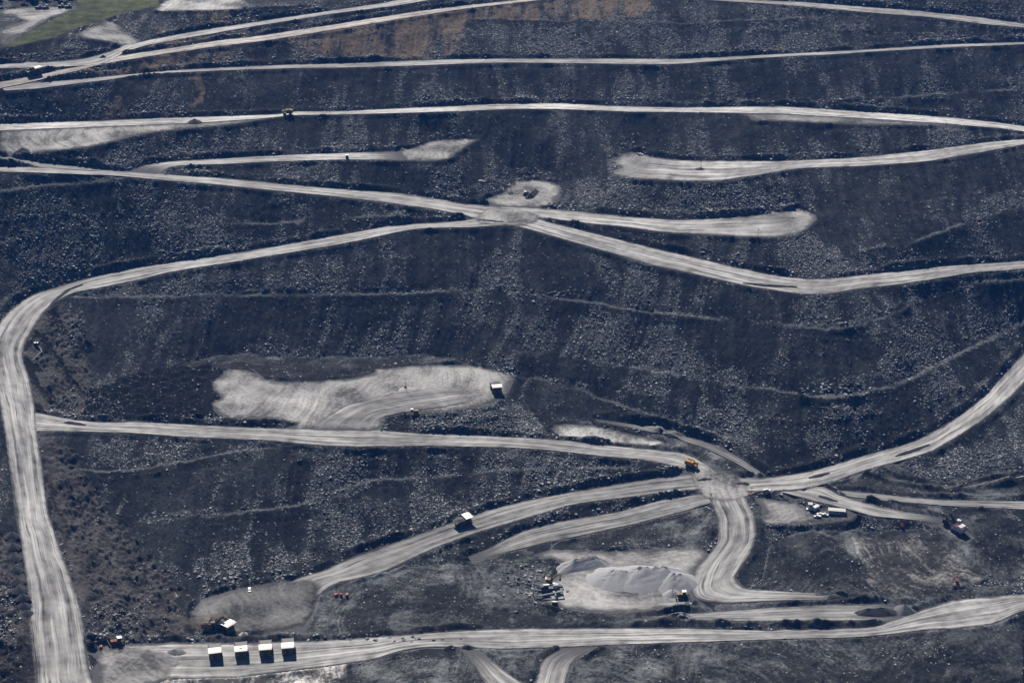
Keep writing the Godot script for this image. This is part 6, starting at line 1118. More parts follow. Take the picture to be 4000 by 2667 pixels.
# ---------------------------------------------------------------- the haul truck
func haul_truck(label: String) -> Node3D:
	var o := thing("haul_truck", label, "dump truck", "haul trucks at work in the pit")
	var st := mb()
	box(st, Vector3(0, 2.2, -0.4), Vector3(2.6, 1.3, 11.0))
	box(st, Vector3(0, 1.9, -3.6), Vector3(6.2, 1.1, 1.3))
	box(st, Vector3(0, 1.9, 3.6), Vector3(6.0, 0.9, 0.9))
	part("chassis", st, mats.frame, o)
	for s in [-1, 1]:
		tyre_on(o, s * 3.35, 3.6, 1.75, 1.3)
		tyre_on(o, s * 3.5, -3.6, 1.75, 1.25)
		tyre_on(o, s * 2.1, -3.6, 1.75, 1.25)
	st = mb()
	box(st, Vector3(0, 3.1, 5.6), Vector3(3.8, 2.2, 1.2))
	part("radiator", st, mats.dark_steel, o)
	st = mb()
	box(st, Vector3(0, 1.5, 6.2), Vector3(7.4, 0.7, 0.7))
	part("bumper", st, mats.frame, o)
	st = mb()
	box(st, Vector3(0, 4.3, 4.6), Vector3(8.0, 0.25, 3.2))
	part("deck", st, mats.frame, o)
	st = mb()
	box(st, Vector3(2.3, 5.3, 4.1), Vector3(2.4, 1.8, 2.2))
	var cab := part("cab", st, mats.frame, o)
	st = mb()
	box(st, Vector3(2.3, 5.5, 5.23), Vector3(2.0, 0.9, 0.08))
	part("windscreen", st, mats.glass, cab)
	for s in [-1, 1]:
		st = mb()
		rod(st, Vector3(s * 1.6, 2.9, 6.2), Vector3(s * 1.6, 2.9, 6.34), 0.24, 0.24, 8)
		part("headlight", st, mats.lamp, o)
		st = mb()
		box(st, Vector3(s * 2.7, 2.9, 6.3), Vector3(0.9, 3.2, 0.15), Basis(Vector3.RIGHT, -0.25))
		part("ladder", st, mats.frame, o)
		st = mb()
		rod(st, Vector3(s * 3.95, 4.5, 6.1), Vector3(s * 3.95, 5.4, 6.1), 0.07, 0.07, 6)
		rod(st, Vector3(s * 3.95, 5.4, 6.1), Vector3(s * 0.6, 5.4, 6.1), 0.06, 0.06, 6)
		part("handrail", st, mats.frame, o)
	# tray: sloping floor, two sides, headboard; the canopy reaches forward over cab and deck
	st = mb()
	plate(st, [[2.4, 3.5], [-6.9, 4.5], [-6.9, 4.8], [2.4, 3.9]], -4.0, 4.0)
	for s in [-1, 1]:
		plate(st, [[2.0, 3.5], [2.0, 6.7], [-4.4, 6.2], [-7.1, 5.2], [-7.0, 4.5]], s * 4.0 - 0.14, s * 4.0 + 0.14)
		for k in 4:
			box(st, Vector3(s * 4.24, 5.0 + 0.04 * k, 1.0 - k * 1.7), Vector3(0.2, 2.4, 0.3))
	plate(st, [[2.0, 3.5], [2.4, 3.5], [2.4, 6.7], [2.0, 6.7]], -3.86, 3.86)
	var tray := part("dump_tray", st, mats.tray, o)
	st = mb()
	plate(st, [[1.2, 6.72], [1.2, 6.95], [6.2, 7.2], [6.2, 6.98]], -4.25, 4.25)
	part("canopy", st, mats.canopy, tray)
	st = mb()
	for k in 6:
		var x0 := -4.2 + k * 1.4
		var drop := 0.75 - 0.45 * sin((k + 0.5) / 6.0 * PI)
		plate(st, [[6.2, 7.19], [7.7, 6.75], [7.7 + drop * 0.5, 6.55 - drop * 0.4], [7.6, 6.5], [6.2, 6.99]], x0, x0 + 1.402)
	part("canopy_lip", st, mats.lip, tray)
	return o


func rock_load(label: String, at: Node3D) -> void:
	var st := mb()
	var r := RandomNumberGenerator.new()
	r.seed = 12
	var g := []
	for j in 10:
		for i in 8:
			var u := i / 7.0 * 2.0 - 1.0
			var v := j / 9.0
			var h := 5.0 + 2.5 * (1.0 - u * u) * sin(PI * clampf(v * 0.95 + 0.05, 0.0, 1.0)) + r.randf_range(-0.3, 0.3)
			if i == 0 or i == 7 or j == 0 or j == 9:
				h = 5.0
			g.append(Vector3(u * 3.8, h, -6.2 + v * 7.8))
	for j in 9:
		for i in 7:
			quad(st, g[j * 8 + i], g[j * 8 + i + 1], g[j * 8 + i + 9], g[j * 8 + i + 8])
	var o := whole("rock_load", st, mats.boulder, label, "rock load")
	o.transform = at.transform


func water_truck(label: String, body: Material) -> Node3D:
	var o := thing("water_truck", label, "water truck")
	var st := mb()
	box(st, Vector3(0, 1.9, -0.3), Vector3(2.2, 1.1, 9.4))
	part("chassis", st, body, o)
	for s in [-1, 1]:
		tyre_on(o, s * 2.5, 3.0, 1.3, 1.0)
		tyre_on(o, s * 2.5, -2.6, 1.3, 1.2)
	st = mb()
	solid(st, [Vector3(-2.6, 2.4, 1.6), Vector3(-2.6, 2.4, -5.0), Vector3(2.6, 2.4, -5.0), Vector3(2.6, 2.4, 1.6)], [Vector3(-2.9, 5.2, 1.4), Vector3(-2.9, 4.9, -5.3), Vector3(2.9, 4.9, -5.3), Vector3(2.9, 5.2, 1.4)])
	var tank := part("tank", st, body, o)
	st = mb()
	rod(st, Vector3(0, 5.0, -1.2), Vector3(0, 5.5, -1.2), 0.7, 0.7, 12)
	part("hatch", st, body, tank)
	for s in [-1, 1]:
		st = mb()
		box(st, Vector3(s * 2.5, 5.4, -1.8), Vector3(0.5, 0.4, 6.0))
		part("top_rail", st, body, tank)
	st = mb()
	box(st, Vector3(1.2, 4.3, 3.4), Vector3(2.2, 1.9, 2.0))
	var cab := part("cab", st, body, o)
	st = mb()
	box(st, Vector3(1.2, 4.5, 4.43), Vector3(1.8, 1.0, 0.08))
	part("windscreen", st, mats.glass, cab)
	st = mb()
	box(st, Vector3(-0.6, 3.2, 4.2), Vector3(3.6, 1.8, 1.6))
	part("bonnet", st, body, o)
	st = mb()
	rod(st, Vector3(-2.4, 2.0, -5.3), Vector3(2.4, 2.0, -5.3), 0.18, 0.18, 8)
	part("spray_bar", st, mats.dark_steel, o)
	return o


func track_on(o: Node3D, x: float, l: float, h: float, wide: float) -> void:
	var st := mb()
	plate(st, [[l * 0.5 - h * 0.5, 0.0], [l * 0.5 - 0.1, h * 0.35], [l * 0.5 - h * 0.35, h], [-l * 0.5 + h * 0.35, h], [-l * 0.5 + 0.1, h * 0.35], [-l * 0.5 + h * 0.5, 0.0]], x - wide * 0.5, x + wide * 0.5)
	for k in int(l / 0.8):
		box(st, Vector3(x, h + 0.03, -l * 0.5 + h * 0.5 + k * 0.8), Vector3(wide + 0.1, 0.12, 0.2))
	part("track", st, mats.dark_steel, o)


func dozer(label: String, body: Material) -> Node3D:
	var o := thing("bulldozer", label, "bulldozer")
	for s in [-1, 1]:
		track_on(o, s * 1.35, 5.6, 1.5, 0.75)
	var st := mb()
	box(st, Vector3(0, 1.9, 1.5), Vector3(1.8, 1.5, 3.0))
	part("engine_hood", st, body, o)
	st = mb()
	box(st, Vector3(0, 1.5, -0.8), Vector3(1.9, 1.2, 2.6))
	part("body", st, body, o)
	st = mb()
	box(st, Vector3(0, 3.0, -0.7), Vector3(1.8, 1.6, 1.8))
	var cab := part("cab", st, mats.glass, o)
	st = mb()
	box(st, Vector3(0, 3.9, -0.7), Vector3(2.1, 0.2, 2.2))
	part("roof", st, mats.canopy, cab)
	st = mb()
	plate(st, [[3.7, 0.0], [3.5, 0.9], [3.75, 1.9], [3.95, 1.9], [3.7, 0.9], [3.95, 0.0]], -2.3, 2.3)
	part("blade", st, mats.dark_steel, o)
	for s in [-1, 1]:
		st = mb()
		box(st, Vector3(s * 1.9, 0.7, 2.0), Vector3(0.25, 0.4, 3.4))
		part("push_arm", st, body, o)
	st = mb()
	box(st, Vector3(0, 1.1, -3.0), Vector3(0.4, 1.9, 0.5), Basis(Vector3.RIGHT, 0.3))
	part("ripper", st, mats.dark_steel, o)
	st = mb()
	rod(st, Vector3(0.5, 2.6, 1.6), Vector3(0.5, 3.6, 1.6), 0.12, 0.12, 8)
	part("exhaust", st, mats.dark_steel, o)
	return o


func grader(label: String) -> Node3D:
	var o := thing("motor_grader", label, "grader")
	for s in [-1, 1]:
		tyre_on(o, s * 1.4, 5.2, 0.95, 0.7)
		tyre_on(o, s * 1.4, -2.4, 0.95, 0.7)
		tyre_on(o, s * 1.4, -4.5, 0.95, 0.7)
	var st := mb()
	solid(st, [Vector3(-0.35, 1.9, 5.6), Vector3(-0.45, 2.3, 0.4), Vector3(0.45, 2.3, 0.4), Vector3(0.35, 1.9, 5.6)], [Vector3(-0.35, 2.5, 5.6), Vector3(-0.45, 3.1, 0.4), Vector3(0.45, 3.1, 0.4), Vector3(0.35, 2.5, 5.6)])
	box(st, Vector3(0, 1.6, 5.3), Vector3(2.4, 0.5, 0.5))
	part("front_frame", st, mats.dark_yellow, o)
	st = mb()
	box(st, Vector3(0, 2.3, -3.5), Vector3(2.2, 1.9, 4.4))
	var hood := part("engine_hood", st, mats.dark_yellow, o)
	st = mb()
	rod(st, Vector3(0.4, 3.2, -2.6), Vector3(0.4, 4.2, -2.6), 0.14, 0.14, 8)
	part("exhaust", st, mats.dark_steel, hood)
	st = mb()
	box(st, Vector3(0, 3.2, -0.4), Vector3(1.9, 2.4, 1.8))
	var cab := part("cab", st, mats.glass, o)
	st = mb()
	box(st, Vector3(0, 4.5, -0.4), Vector3(2.1, 0.2, 2.0))
	part("roof", st, mats.canopy, cab)
	st = mb()
	plate(st, [[2.6, 0.3], [2.4, 0.8], [2.6, 1.3], [2.75, 1.3], [2.55, 0.8], [2.75, 0.3]], -2.6, 2.6)
	part("blade", st, mats.dark_steel, o)
	st = mb()
	box(st, Vector3(0, 2.9, 5.1), Vector3(0.3, 1.3, 0.3))
	part("lift_post", st, mats.dark_yellow, o)
	return o


func shovel(label: String, house: Material, top: Material) -> Node3D:
	var o := thing("mining_shovel", label, "mining shovel")
	for s in [-1, 1]:
		track_on(o, s * 3.2, 8.4, 2.0, 1.5)
	var st := mb()
	box(st, Vector3(0, 1.9, 0), Vector3(5.0, 1.0, 4.6))
	part("undercarriage", st, mats.dark_steel, o)
	st = mb()
	box(st, Vector3(0, 4.1, -1.6), Vector3(7.4, 3.2, 8.2))
	var h := part("machine_house", st, house, o)
	st = mb()
	box(st, Vector3(0, 5.85, -1.6), Vector3(7.0, 0.25, 7.8))
	part("roof", st, mats.rust, h)
	for k in 3:
		st = mb()
		box(st, Vector3(-2.0 + 2.0 * k, 6.3, -2.6), Vector3(1.4, 0.6, 3.4))
		part("roof_vent", st, top, h)
	st = mb()
	box(st, Vector3(-2.6, 5.4, -5.9), Vector3(0.3, 1.6, 0.3))
	box(st, Vector3(2.6, 5.4, -5.9), Vector3(0.3, 1.6, 0.3))
	part("rail_post", st, top, h)
	st = mb()
	box(st, Vector3(-2.6, 6.6, 2.2), Vector3(2.2, 2.0, 2.4))
	var cab := part("cab", st, house, o)
	st = mb()
	box(st, Vector3(-2.6, 6.8, 3.43), Vector3(1.8, 1.2, 0.08))
	part("windscreen", st, mats.glass, cab)
	st = mb()
	box(st, Vector3(-2.6, 7.7, 2.2), Vector3(2.5, 0.18, 2.7))
	part("roof", st, top, cab)
	st = mb()
	for s in [-0.6, 0.6]:
		plate(st, [[2.0, 3.0], [2.4, 4.6], [8.2, 10.6], [9.0, 10.2]], s - 0.2, s + 0.2)
	rod(st, Vector3(-0.9, 10.4, 8.6), Vector3(0.9, 10.4, 8.6), 0.7, 0.7, 12)
	part("boom", st, mats.dark_steel, o)
	st = mb()
	for s in [-1.1, 1.1]:
		plate(st, [[3.6, 7.4], [3.8, 8.2], [10.4, 3.6], [10.2, 2.8]], s - 0.2, s + 0.2)
	part("dipper_arm", st, mats.dark_steel, o)
	st = mb()
	plate(st, [[9.8, 0.6], [9.6, 4.2], [12.4, 4.6], [12.9, 1.0]], -2.0, -1.75)
	plate(st, [[9.8, 0.6], [9.6, 4.2], [12.4, 4.6], [12.9, 1.0]], 1.75, 2.0)
	plate(st, [[9.8, 0.6], [9.6, 4.2], [9.9, 4.2], [10.1, 0.9]], -1.75, 1.75)
	plate(st, [[9.8, 0.6], [10.1, 0.9], [12.8, 1.25], [12.9, 1.0]], -1.75, 1.75)
	part("bucket", st, mats.dark_steel, o)
	for s in [-0.45, 0.45]:
		st = mb()
		rod(st, Vector3(s, 10.9, 8.6), Vector3(s, 6.6, -0.5), 0.07, 0.07, 6)
		rod(st, Vector3(s, 11.0, 8.9), Vector3(s, 4.4, 11.6), 0.07, 0.07, 6)
		part("hoist_rope", st, mats.dark_steel, o)
	st = mb()
	plate(st, [[-1.0, 5.8], [-0.6, 5.8], [1.4, 9.0], [1.1, 9.2]], -1.2, -0.9)
	plate(st, [[-1.0, 5.8], [-0.6, 5.8], [1.4, 9.0], [1.1, 9.2]], 0.9, 1.2)
	part("gantry", st, house, o)
	return o


func utility_car(label: String) -> Node3D:
	var o := thing("utility_vehicle", label, "car", "white utility vehicles")
	for s in [-1, 1]:
		tyre_on(o, s * 0.82, 1.6, 0.42, 0.3)
		tyre_on(o, s * 0.82, -1.55, 0.42, 0.3)
	var st := mb()
	box(st, Vector3(0, 0.85, 0), Vector3(1.9, 0.6, 5.3))
	part("body", st, mats.canopy, o)
	st = mb()
	solid(st, [Vector3(-0.9, 1.15, 1.3), Vector3(-0.9, 1.15, -0.9), Vector3(0.9, 1.15, -0.9), Vector3(0.9, 1.15, 1.3)], [Vector3(-0.78, 1.8, 0.7), Vector3(-0.78, 1.8, -0.75), Vector3(0.78, 1.8, -0.75), Vector3(0.78, 1.8, 0.7)])
	var cab := part("cab", st, mats.glass, o)
	st = mb()
	box(st, Vector3(0, 1.84, 0), Vector3(1.6, 0.08, 1.6))
	part("roof", st, mats.canopy, cab)
	st = mb()
	box(st, Vector3(0, 1.25, -1.8), Vector3(1.85, 0.45, 1.6))
	part("tray", st, mats.canopy, o)
	return o


func light_tower(label: String, base: Material, tall := 9.0) -> Node3D:
	var o := thing("light_tower", label, "light tower", "mobile light towers around the pit")
	var st := mb()
	box(st, Vector3(0, 1.2, 0), Vector3(1.8, 1.3, 2.8))
	part("engine_box", st, base, o)
	for s in [-1, 1]:
		tyre_on(o, s * 0.95, 0.0, 0.45, 0.3)
	st = mb()
	rod(st, Vector3(0, 1.8, 0.9), Vector3(0, tall, 0.9), 0.16, 0.1, 8)
	var mast := part("mast", st, mats.dark_steel, o)
	st = mb()
	box(st, Vector3(0, tall, 0.9), Vector3(2.6, 0.12, 0.12))
	part("crossbar", st, mats.dark_steel, mast)
	for s in [-1.1, -0.4, 0.4, 1.1]:
		st = mb()
		box(st, Vector3(s, tall - 0.25, 1.05), Vector3(0.5, 0.4, 0.3))
		part("floodlight", st, mats.dark_steel, mast)
	st = mb()
	rod(st, Vector3(0, 0.6, 1.4), Vector3(0, 0.6, 3.0), 0.07, 0.07, 6)
	part("drawbar", st, base, o)
	return o


func heap_shape(rx: float, rz: float, h: float, sd: int, ridge := 0.0) -> SurfaceTool:
	var n := FastNoiseLite.new()
	n.seed = sd
	n.frequency = 1.0
	var r := RandomNumberGenerator.new()
	r.seed = sd
	var st := SurfaceTool.new()
	st.begin(Mesh.PRIMITIVE_TRIANGLES)
	var rings := 12
	var around := 44
	var p := []
	for k in rings + 1:
		var f := float(k) / rings
		for a in around:
			var d := Vector2(cos(TAU * a / around), sin(TAU * a / around))
			var lump := 1.0 + 0.16 * n.get_noise_2d(d.x * 1.3, d.y * 1.3) + 0.07 * n.get_noise_2d(d.x * 7.0, d.y * 7.0 + 9.0)
			var q := Vector2(d.x * rx * f + ridge * clampf(d.x * 2.5, -1.0, 1.0), d.y * rz * f) * lump
			var crest := 1.0 + 0.22 * n.get_noise_2d(q.x * 0.16, 4.0)
			var y := h * crest * (1.0 - f) - 0.8 * f * f + h * 0.05 * r.randf_range(-1.0, 1.0) * (1.0 - f)
			y += 0.05 * h * n.get_noise_2d(d.x * 11.0, d.y * 11.0) * sin(PI * f)
			p.append(Vector3(q.x, y, q.y))
	for k in rings:
		for a in around:
			var b := (a + 1) % around
			quad(st, p[k * around + a], p[k * around + b], p[(k + 1) * around + b], p[(k + 1) * around + a])
	return st


func heap(label: String, at: Vector2, rx: float, rz: float, h: float, mat: Material, sd: int, turn := 0.0, ridge := 0.0, group := "", called := "spoil_heap") -> void:
	var o := whole(called, heap_shape(rx, rz, h, sd, ridge), mat, label, "heap", group)
	o.position = Vector3(at.x, ground(at.x, at.y) + 0.1, at.y)
	o.rotation.y = turn


func place_machines() -> void:
	mats.tyre = paint(Color(0.012, 0.012, 0.013), 0.9)
	mats.frame = paint(Color(0.16, 0.115, 0.04), 0.6)
	mats.dark_steel = paint(Color(0.025, 0.025, 0.027), 0.6)
	mats.tray = paint(Color(0.045, 0.042, 0.04), 0.6)
	mats.canopy = paint(Color(0.82, 0.83, 0.84), 0.45)
	mats.lip = paint(Color(0.74, 0.68, 0.58), 0.5)
	mats.glass = paint(Color(0.01, 0.012, 0.015), 0.15)
	mats.lamp = paint(Color(0.7, 0.7, 0.65), 0.2)
	mats.yellow = paint(Color(0.36, 0.19, 0.045), 0.75)
	mats.dark_yellow = paint(Color(0.2, 0.13, 0.03), 0.6)
	mats.rust = paint(Color(0.12, 0.045, 0.03), 0.8)
	mats.roof = paint(Color(0.5, 0.49, 0.45), 0.7)
	mats.house = paint(Color(0.42, 0.47, 0.52), 0.5)
	mats.orange = paint(Color(0.2, 0.06, 0.025), 0.7)
	mats.red = paint(Color(0.3, 0.04, 0.02), 0.6)
	mats.boulder = paint(Color(0.13, 0.13, 0.135), 0.9)
	mats.dark_soil = paint(Color(0.04, 0.04, 0.043), 0.95)
	mats.gravel = paint(Color(0.33, 0.33, 0.34), 0.95)
	mats.pale_dust = paint(Color(0.5, 0.47, 0.42), 0.95)
	for k in ["boulder", "dark_soil", "gravel"]:
		var m: StandardMaterial3D = mats[k]
		m.albedo_texture = (mats.ground as StandardMaterial3D).albedo_texture
		m.uv1_triplanar = true
		m.uv1_world_triplanar = true
		m.uv1_scale = Vector3.ONE / 9.0
		m.albedo_color = (m.albedo_color.srgb_to_linear() * 1.4).linear_to_srgb()

	# haul trucks
	var t1 := haul_truck("parked haul truck, leftmost of the row of four white canopies")
	stand(t1, Vector2(-194.1, -875.2), Vector2(-188.4, -848.7))
	var t2 := another(t1, "parked haul truck with a dark triangle emblem on its white canopy")
	stand(t2, Vector2(-177.6, -878.7), Vector2(-172.5, -849.9))
	var st := mb()
	solid(st, [Vector3(-1.5, 7.0, 4.0), Vector3(0.1, 7.0, 5.5), Vector3(1.6, 7.0, 4.0)], [Vector3(-1.5, 7.2, 4.0), Vector3(0.1, 7.25, 5.5), Vector3(1.6, 7.2, 4.0)])
	part("emblem", st, mats.dark_steel, t2.get_node("dump_tray/canopy"))
	var t3 := another(t1, "parked haul truck, third from the left, between emblem truck and last truck")
	stand(t3, Vector2(-162.0, -881.3), Vector2(-157.4, -850.7))
	var t4 := another(t1, "parked haul truck, rightmost of the row of four white canopies")
	stand(t4, Vector2(-147.6, -883.7), Vector2(-143.3, -851.3))
	var t5 := another(t1, "loaded haul truck climbing the pale road below the dark spoil slope")
	stand(t5, Vector2(-36.8, -1040.6), Vector2(-5.3, -1058.4))
	rock_load("dark broken rock heaped in the haul truck climbing the lower road", t5)
	var t6 := another(t1, "haul truck standing on the tip of the large pale dump pad")
	stand(t6, Vector2(-13.3, -1198.3), Vector2(-9.2, -1176.0))
	rock_load("dark broken rock heaped in the haul truck on the large pad", t6)
	var t7 := another(t1, "haul truck in dust being filled beside the shovel at the wall foot")
	stand(t7, Vector2(-193.2, -907.6), Vector2(-178.5, -895.6))
	var t9 := another(t1, "distant haul truck on the looping road at the far upper left")
	stand(t9, Vector2(-480.9, -1587.6), Vector2(-461.1, -1597.4))
	# water trucks
	var w1 := water_truck("yellow water truck turning into the big lower road junction", mats.yellow)
	stand(w1, Vector2(141.0, -1112.8), Vector2(157.7, -1102.6))
	var w2 := water_truck("distant dark water truck on the long straight upper bench road", mats.dark_yellow)
	stand(w2, Vector2(-225.2, -1562.9), Vector2(-250.4, -1556.1))
	# dozers, grader, shovels
	var g1 := grader("dark yellow motor grader at the edge of the large pale pad")
	stand(g1, Vector2(-80.8, -1154.6), Vector2(-103.3, -1151.2))
	var d1 := dozer("bulldozer pushing the dark heap on the round upper pad", mats.dark_yellow)
	stand(d1, Vector2(13.0, -1474.6), Vector2(16.9, -1485.0))
	var d2 := another(d1, "dark bulldozer at the foot of the grey gravel stockpiles")
	stand(d2, Vector2(118.5, -943.6), Vector2(109.7, -943.1))
	d2.scale = Vector3.ONE * 1.35
	var d3 := dozer("orange bulldozer beside the mast at the foot of the left ramp", mats.orange)
	stand(d3, Vector2(-258.7, -878.9), Vector2(-266.1, -874.9))
	d3.scale = Vector3.ONE * 1.5
	var s1 := shovel("grey electric shovel with pale roof boxes at the edge of the dark bowl", mats.house, mats.canopy)
	stand(s1, Vector2(329.5, -1027.8), Vector2(317.1, -1043.3))
	for puff in [[Vector2(-197.7, -911.3), Vector3(15, 10, 12), 0.09], [Vector2(-206.8, -908.2), Vector3(26, 9, 16), 0.03]]:
		var fm := FogMaterial.new()
		fm.albedo = Color(0.62, 0.55, 0.47)
		fm.density = puff[2]
		fm.edge_fade = 0.6
		var dust := FogVolume.new()
		dust.name = numbered("dust_cloud")
		dust.shape = RenderingServer.FOG_VOLUME_SHAPE_ELLIPSOID
		dust.size = puff[1]
		dust.material = fm
		dust.position = Vector3(puff[0].x, ground(puff[0].x, puff[0].y) + 5.0, puff[0].y)
		dust.set_meta("label", "brown dust cloud puffing up between shovel and truck" if puff[2] > 0.05 else "thin drifting dust left of the loading shovel")
		dust.set_meta("category", "dust")
		add_child(dust, true)
	var s2 := shovel("dark shovel loading a truck in dust below the layered wall", mats.tray, mats.dark_steel)
	stand(s2, Vector2(-202.6, -907.8), Vector2(-192.0, -907.1))
	# light vehicles
	var c1 := utility_car("white utility parked nearest the camera beside the site office")
	stand(c1, Vector2(229.2, -1046.3), Vector2(223.4, -1046.7))
	var spots := [[Vector2(232.0, -1049.5), Vector2(227.3, -1050.6), "white utility in the middle of the three by the site office"], [Vector2(235.2, -1048.9), Vector2(242.9, -1046.5), "white utility at the right of the three by the site office"], [Vector2(195.9, -1079.4), Vector2(205.1, -1078.3), "white utility driving past the big lower road junction"], [Vector2(-184.3, -958.3), Vector2(-182.0, -945.5), "lone white utility on the dark floor near the lower spoil slope"], [Vector2(-29.9, -1482.1), Vector2(-21.5, -1485.6), "white utility by the frame tower beside the round upper pad"], [Vector2(127.4, -1530.5), Vector2(139.7, -1527.4), "white utility at the back of the upper right pad"]]
	for s in spots:
		stand(another(c1, s[2]), s[0], s[1], 0.35, 2.0)
	# light towers
	var l1 := light_tower("light tower with orange box on the mound of the large pad", mats.orange)
	stand(l1, Vector2(-88.5, -1201.2), Vector2(-86.2, -1163.1), 1.2, 1.0)
	spots = [[Vector2(182.4, -1483.8), "light tower on the small mound of the upper right pad"], [Vector2(221.0, -1355.4), "light tower at the rim of the upper right spur"], [Vector2(313.8, -965.7), "light tower with red box at the right end of the dark bowl"], [Vector2(290.5, -1036.5), "light tower with red box at the top rim of the dark bowl"], [Vector2(182.9, -1074.4), "light tower at the corner of the office yard"], [Vector2(-267.5, -872.6), "light tower with red box beside the foot of the left ramp"], [Vector2(-122.4, -951.2), "light tower beside the row of red trailers on the pit floor"], [Vector2(125.4, -1531.9), "light tower at the left tip of the upper right pad"]]
	var l2 := light_tower(spots[2][1], mats.red)
	stand(l2, spots[2][0], Vector2(309.5, -945.1), 0.3, 1.0)
	for k in spots.size():
		if k != 2:
			stand(another(l2 if k in [3, 5] else l1, spots[k][1]), spots[k][0], spots[k][0] + Vector2(0, 10), 0.3, 1.0)
	median_banks()
	site_yard()
	crusher_plant()
	heaps_and_stones()
	far_corner()


func median_banks() -> void:
	var lines := [[Vector2(-405.1, -1277.9), Vector2(-400.6, -1303.0), Vector2(-392.9, -1319.0), Vector2(-381.8, -1325.2)], [Vector2(-351.2, -1122.9), Vector2(-342.9, -1122.4), Vector2(-333.2, -1120.0)], [Vector2(231.1, -1098.3), Vector2(239.0, -1101.3), Vector2(248.6, -1105.5)], [Vector2(303.8, -1126.0), Vector2(318.3, -1131.3), Vector2(333.9, -1138.3)], [Vector2(199.6, -1289.2), Vector2(219.6, -1286.3), Vector2(246.9, -1287.3)], [Vector2(173.2, -1090.6), Vector2(178.6, -1090.5), Vector2(183.8, -1089.5)], [Vector2(-31.5, -1405.0), Vector2(-20.6, -1403.3), Vector2(-6.4, -1401.5)], [Vector2(234.1, -1072.0), Vector2(240.2, -1069.0), Vector2(247.7, -1064.7)], [Vector2(143.9, -1094.3), Vector2(150.2, -1096.2), Vector2(155.7, -1096.4)], [Vector2(43.5, -1151.3), Vector2(61.6, -1147.1), Vector2(78.3, -1144.7)]]
	for l in lines:
		var st := SurfaceTool.new()
		st.begin(Mesh.PRIMITIVE_TRIANGLES)
		var rows := []
		for k in l.size() - 1:
			for s in 6:
				rows.append((l[k] as Vector2).lerp(l[k + 1], s / 6.0))
		rows.append(l[l.size() - 1])
		var p := []
		for k in rows.size():
			var q: Vector2 = rows[k]
			var d: Vector2 = (rows[mini(k + 1, rows.size() - 1)] - rows[maxi(k - 1, 0)]).normalized()
			var side := Vector2(-d.y, d.x)
			var taper := sin(PI * clampf((k + 0.4) / (rows.size() - 0.2), 0.02, 0.98))
			taper = pow(taper, 0.4)
			for c in [[-1.0, -0.3], [-0.5, 0.8], [0.0, 1.5], [0.5, 0.9], [1.0, -0.3]]:
				var wide: float = 2.6 * (1.0 + 0.35 * n_fine.get_noise_2d(q.x * 0.6, q.y * 0.6 + c[0] * 9.0))
				var e: Vector2 = q + side * c[0] * wide * taper
				p.append(Vector3(e.x, ground(e.x, e.y) + 0.4 + c[1] * taper * (1.0 + 0.5 * n_fine.get_noise_2d(e.x, e.y)), e.y))
		for k in rows.size() - 1:
			for c in 4:
				quad(st, p[k * 5 + c], p[k * 5 + c + 1], p[k * 5 + c + 6], p[k * 5 + c + 5])
		st.generate_normals()
		structure("median_bank", st.commit(), mats.dark_soil)


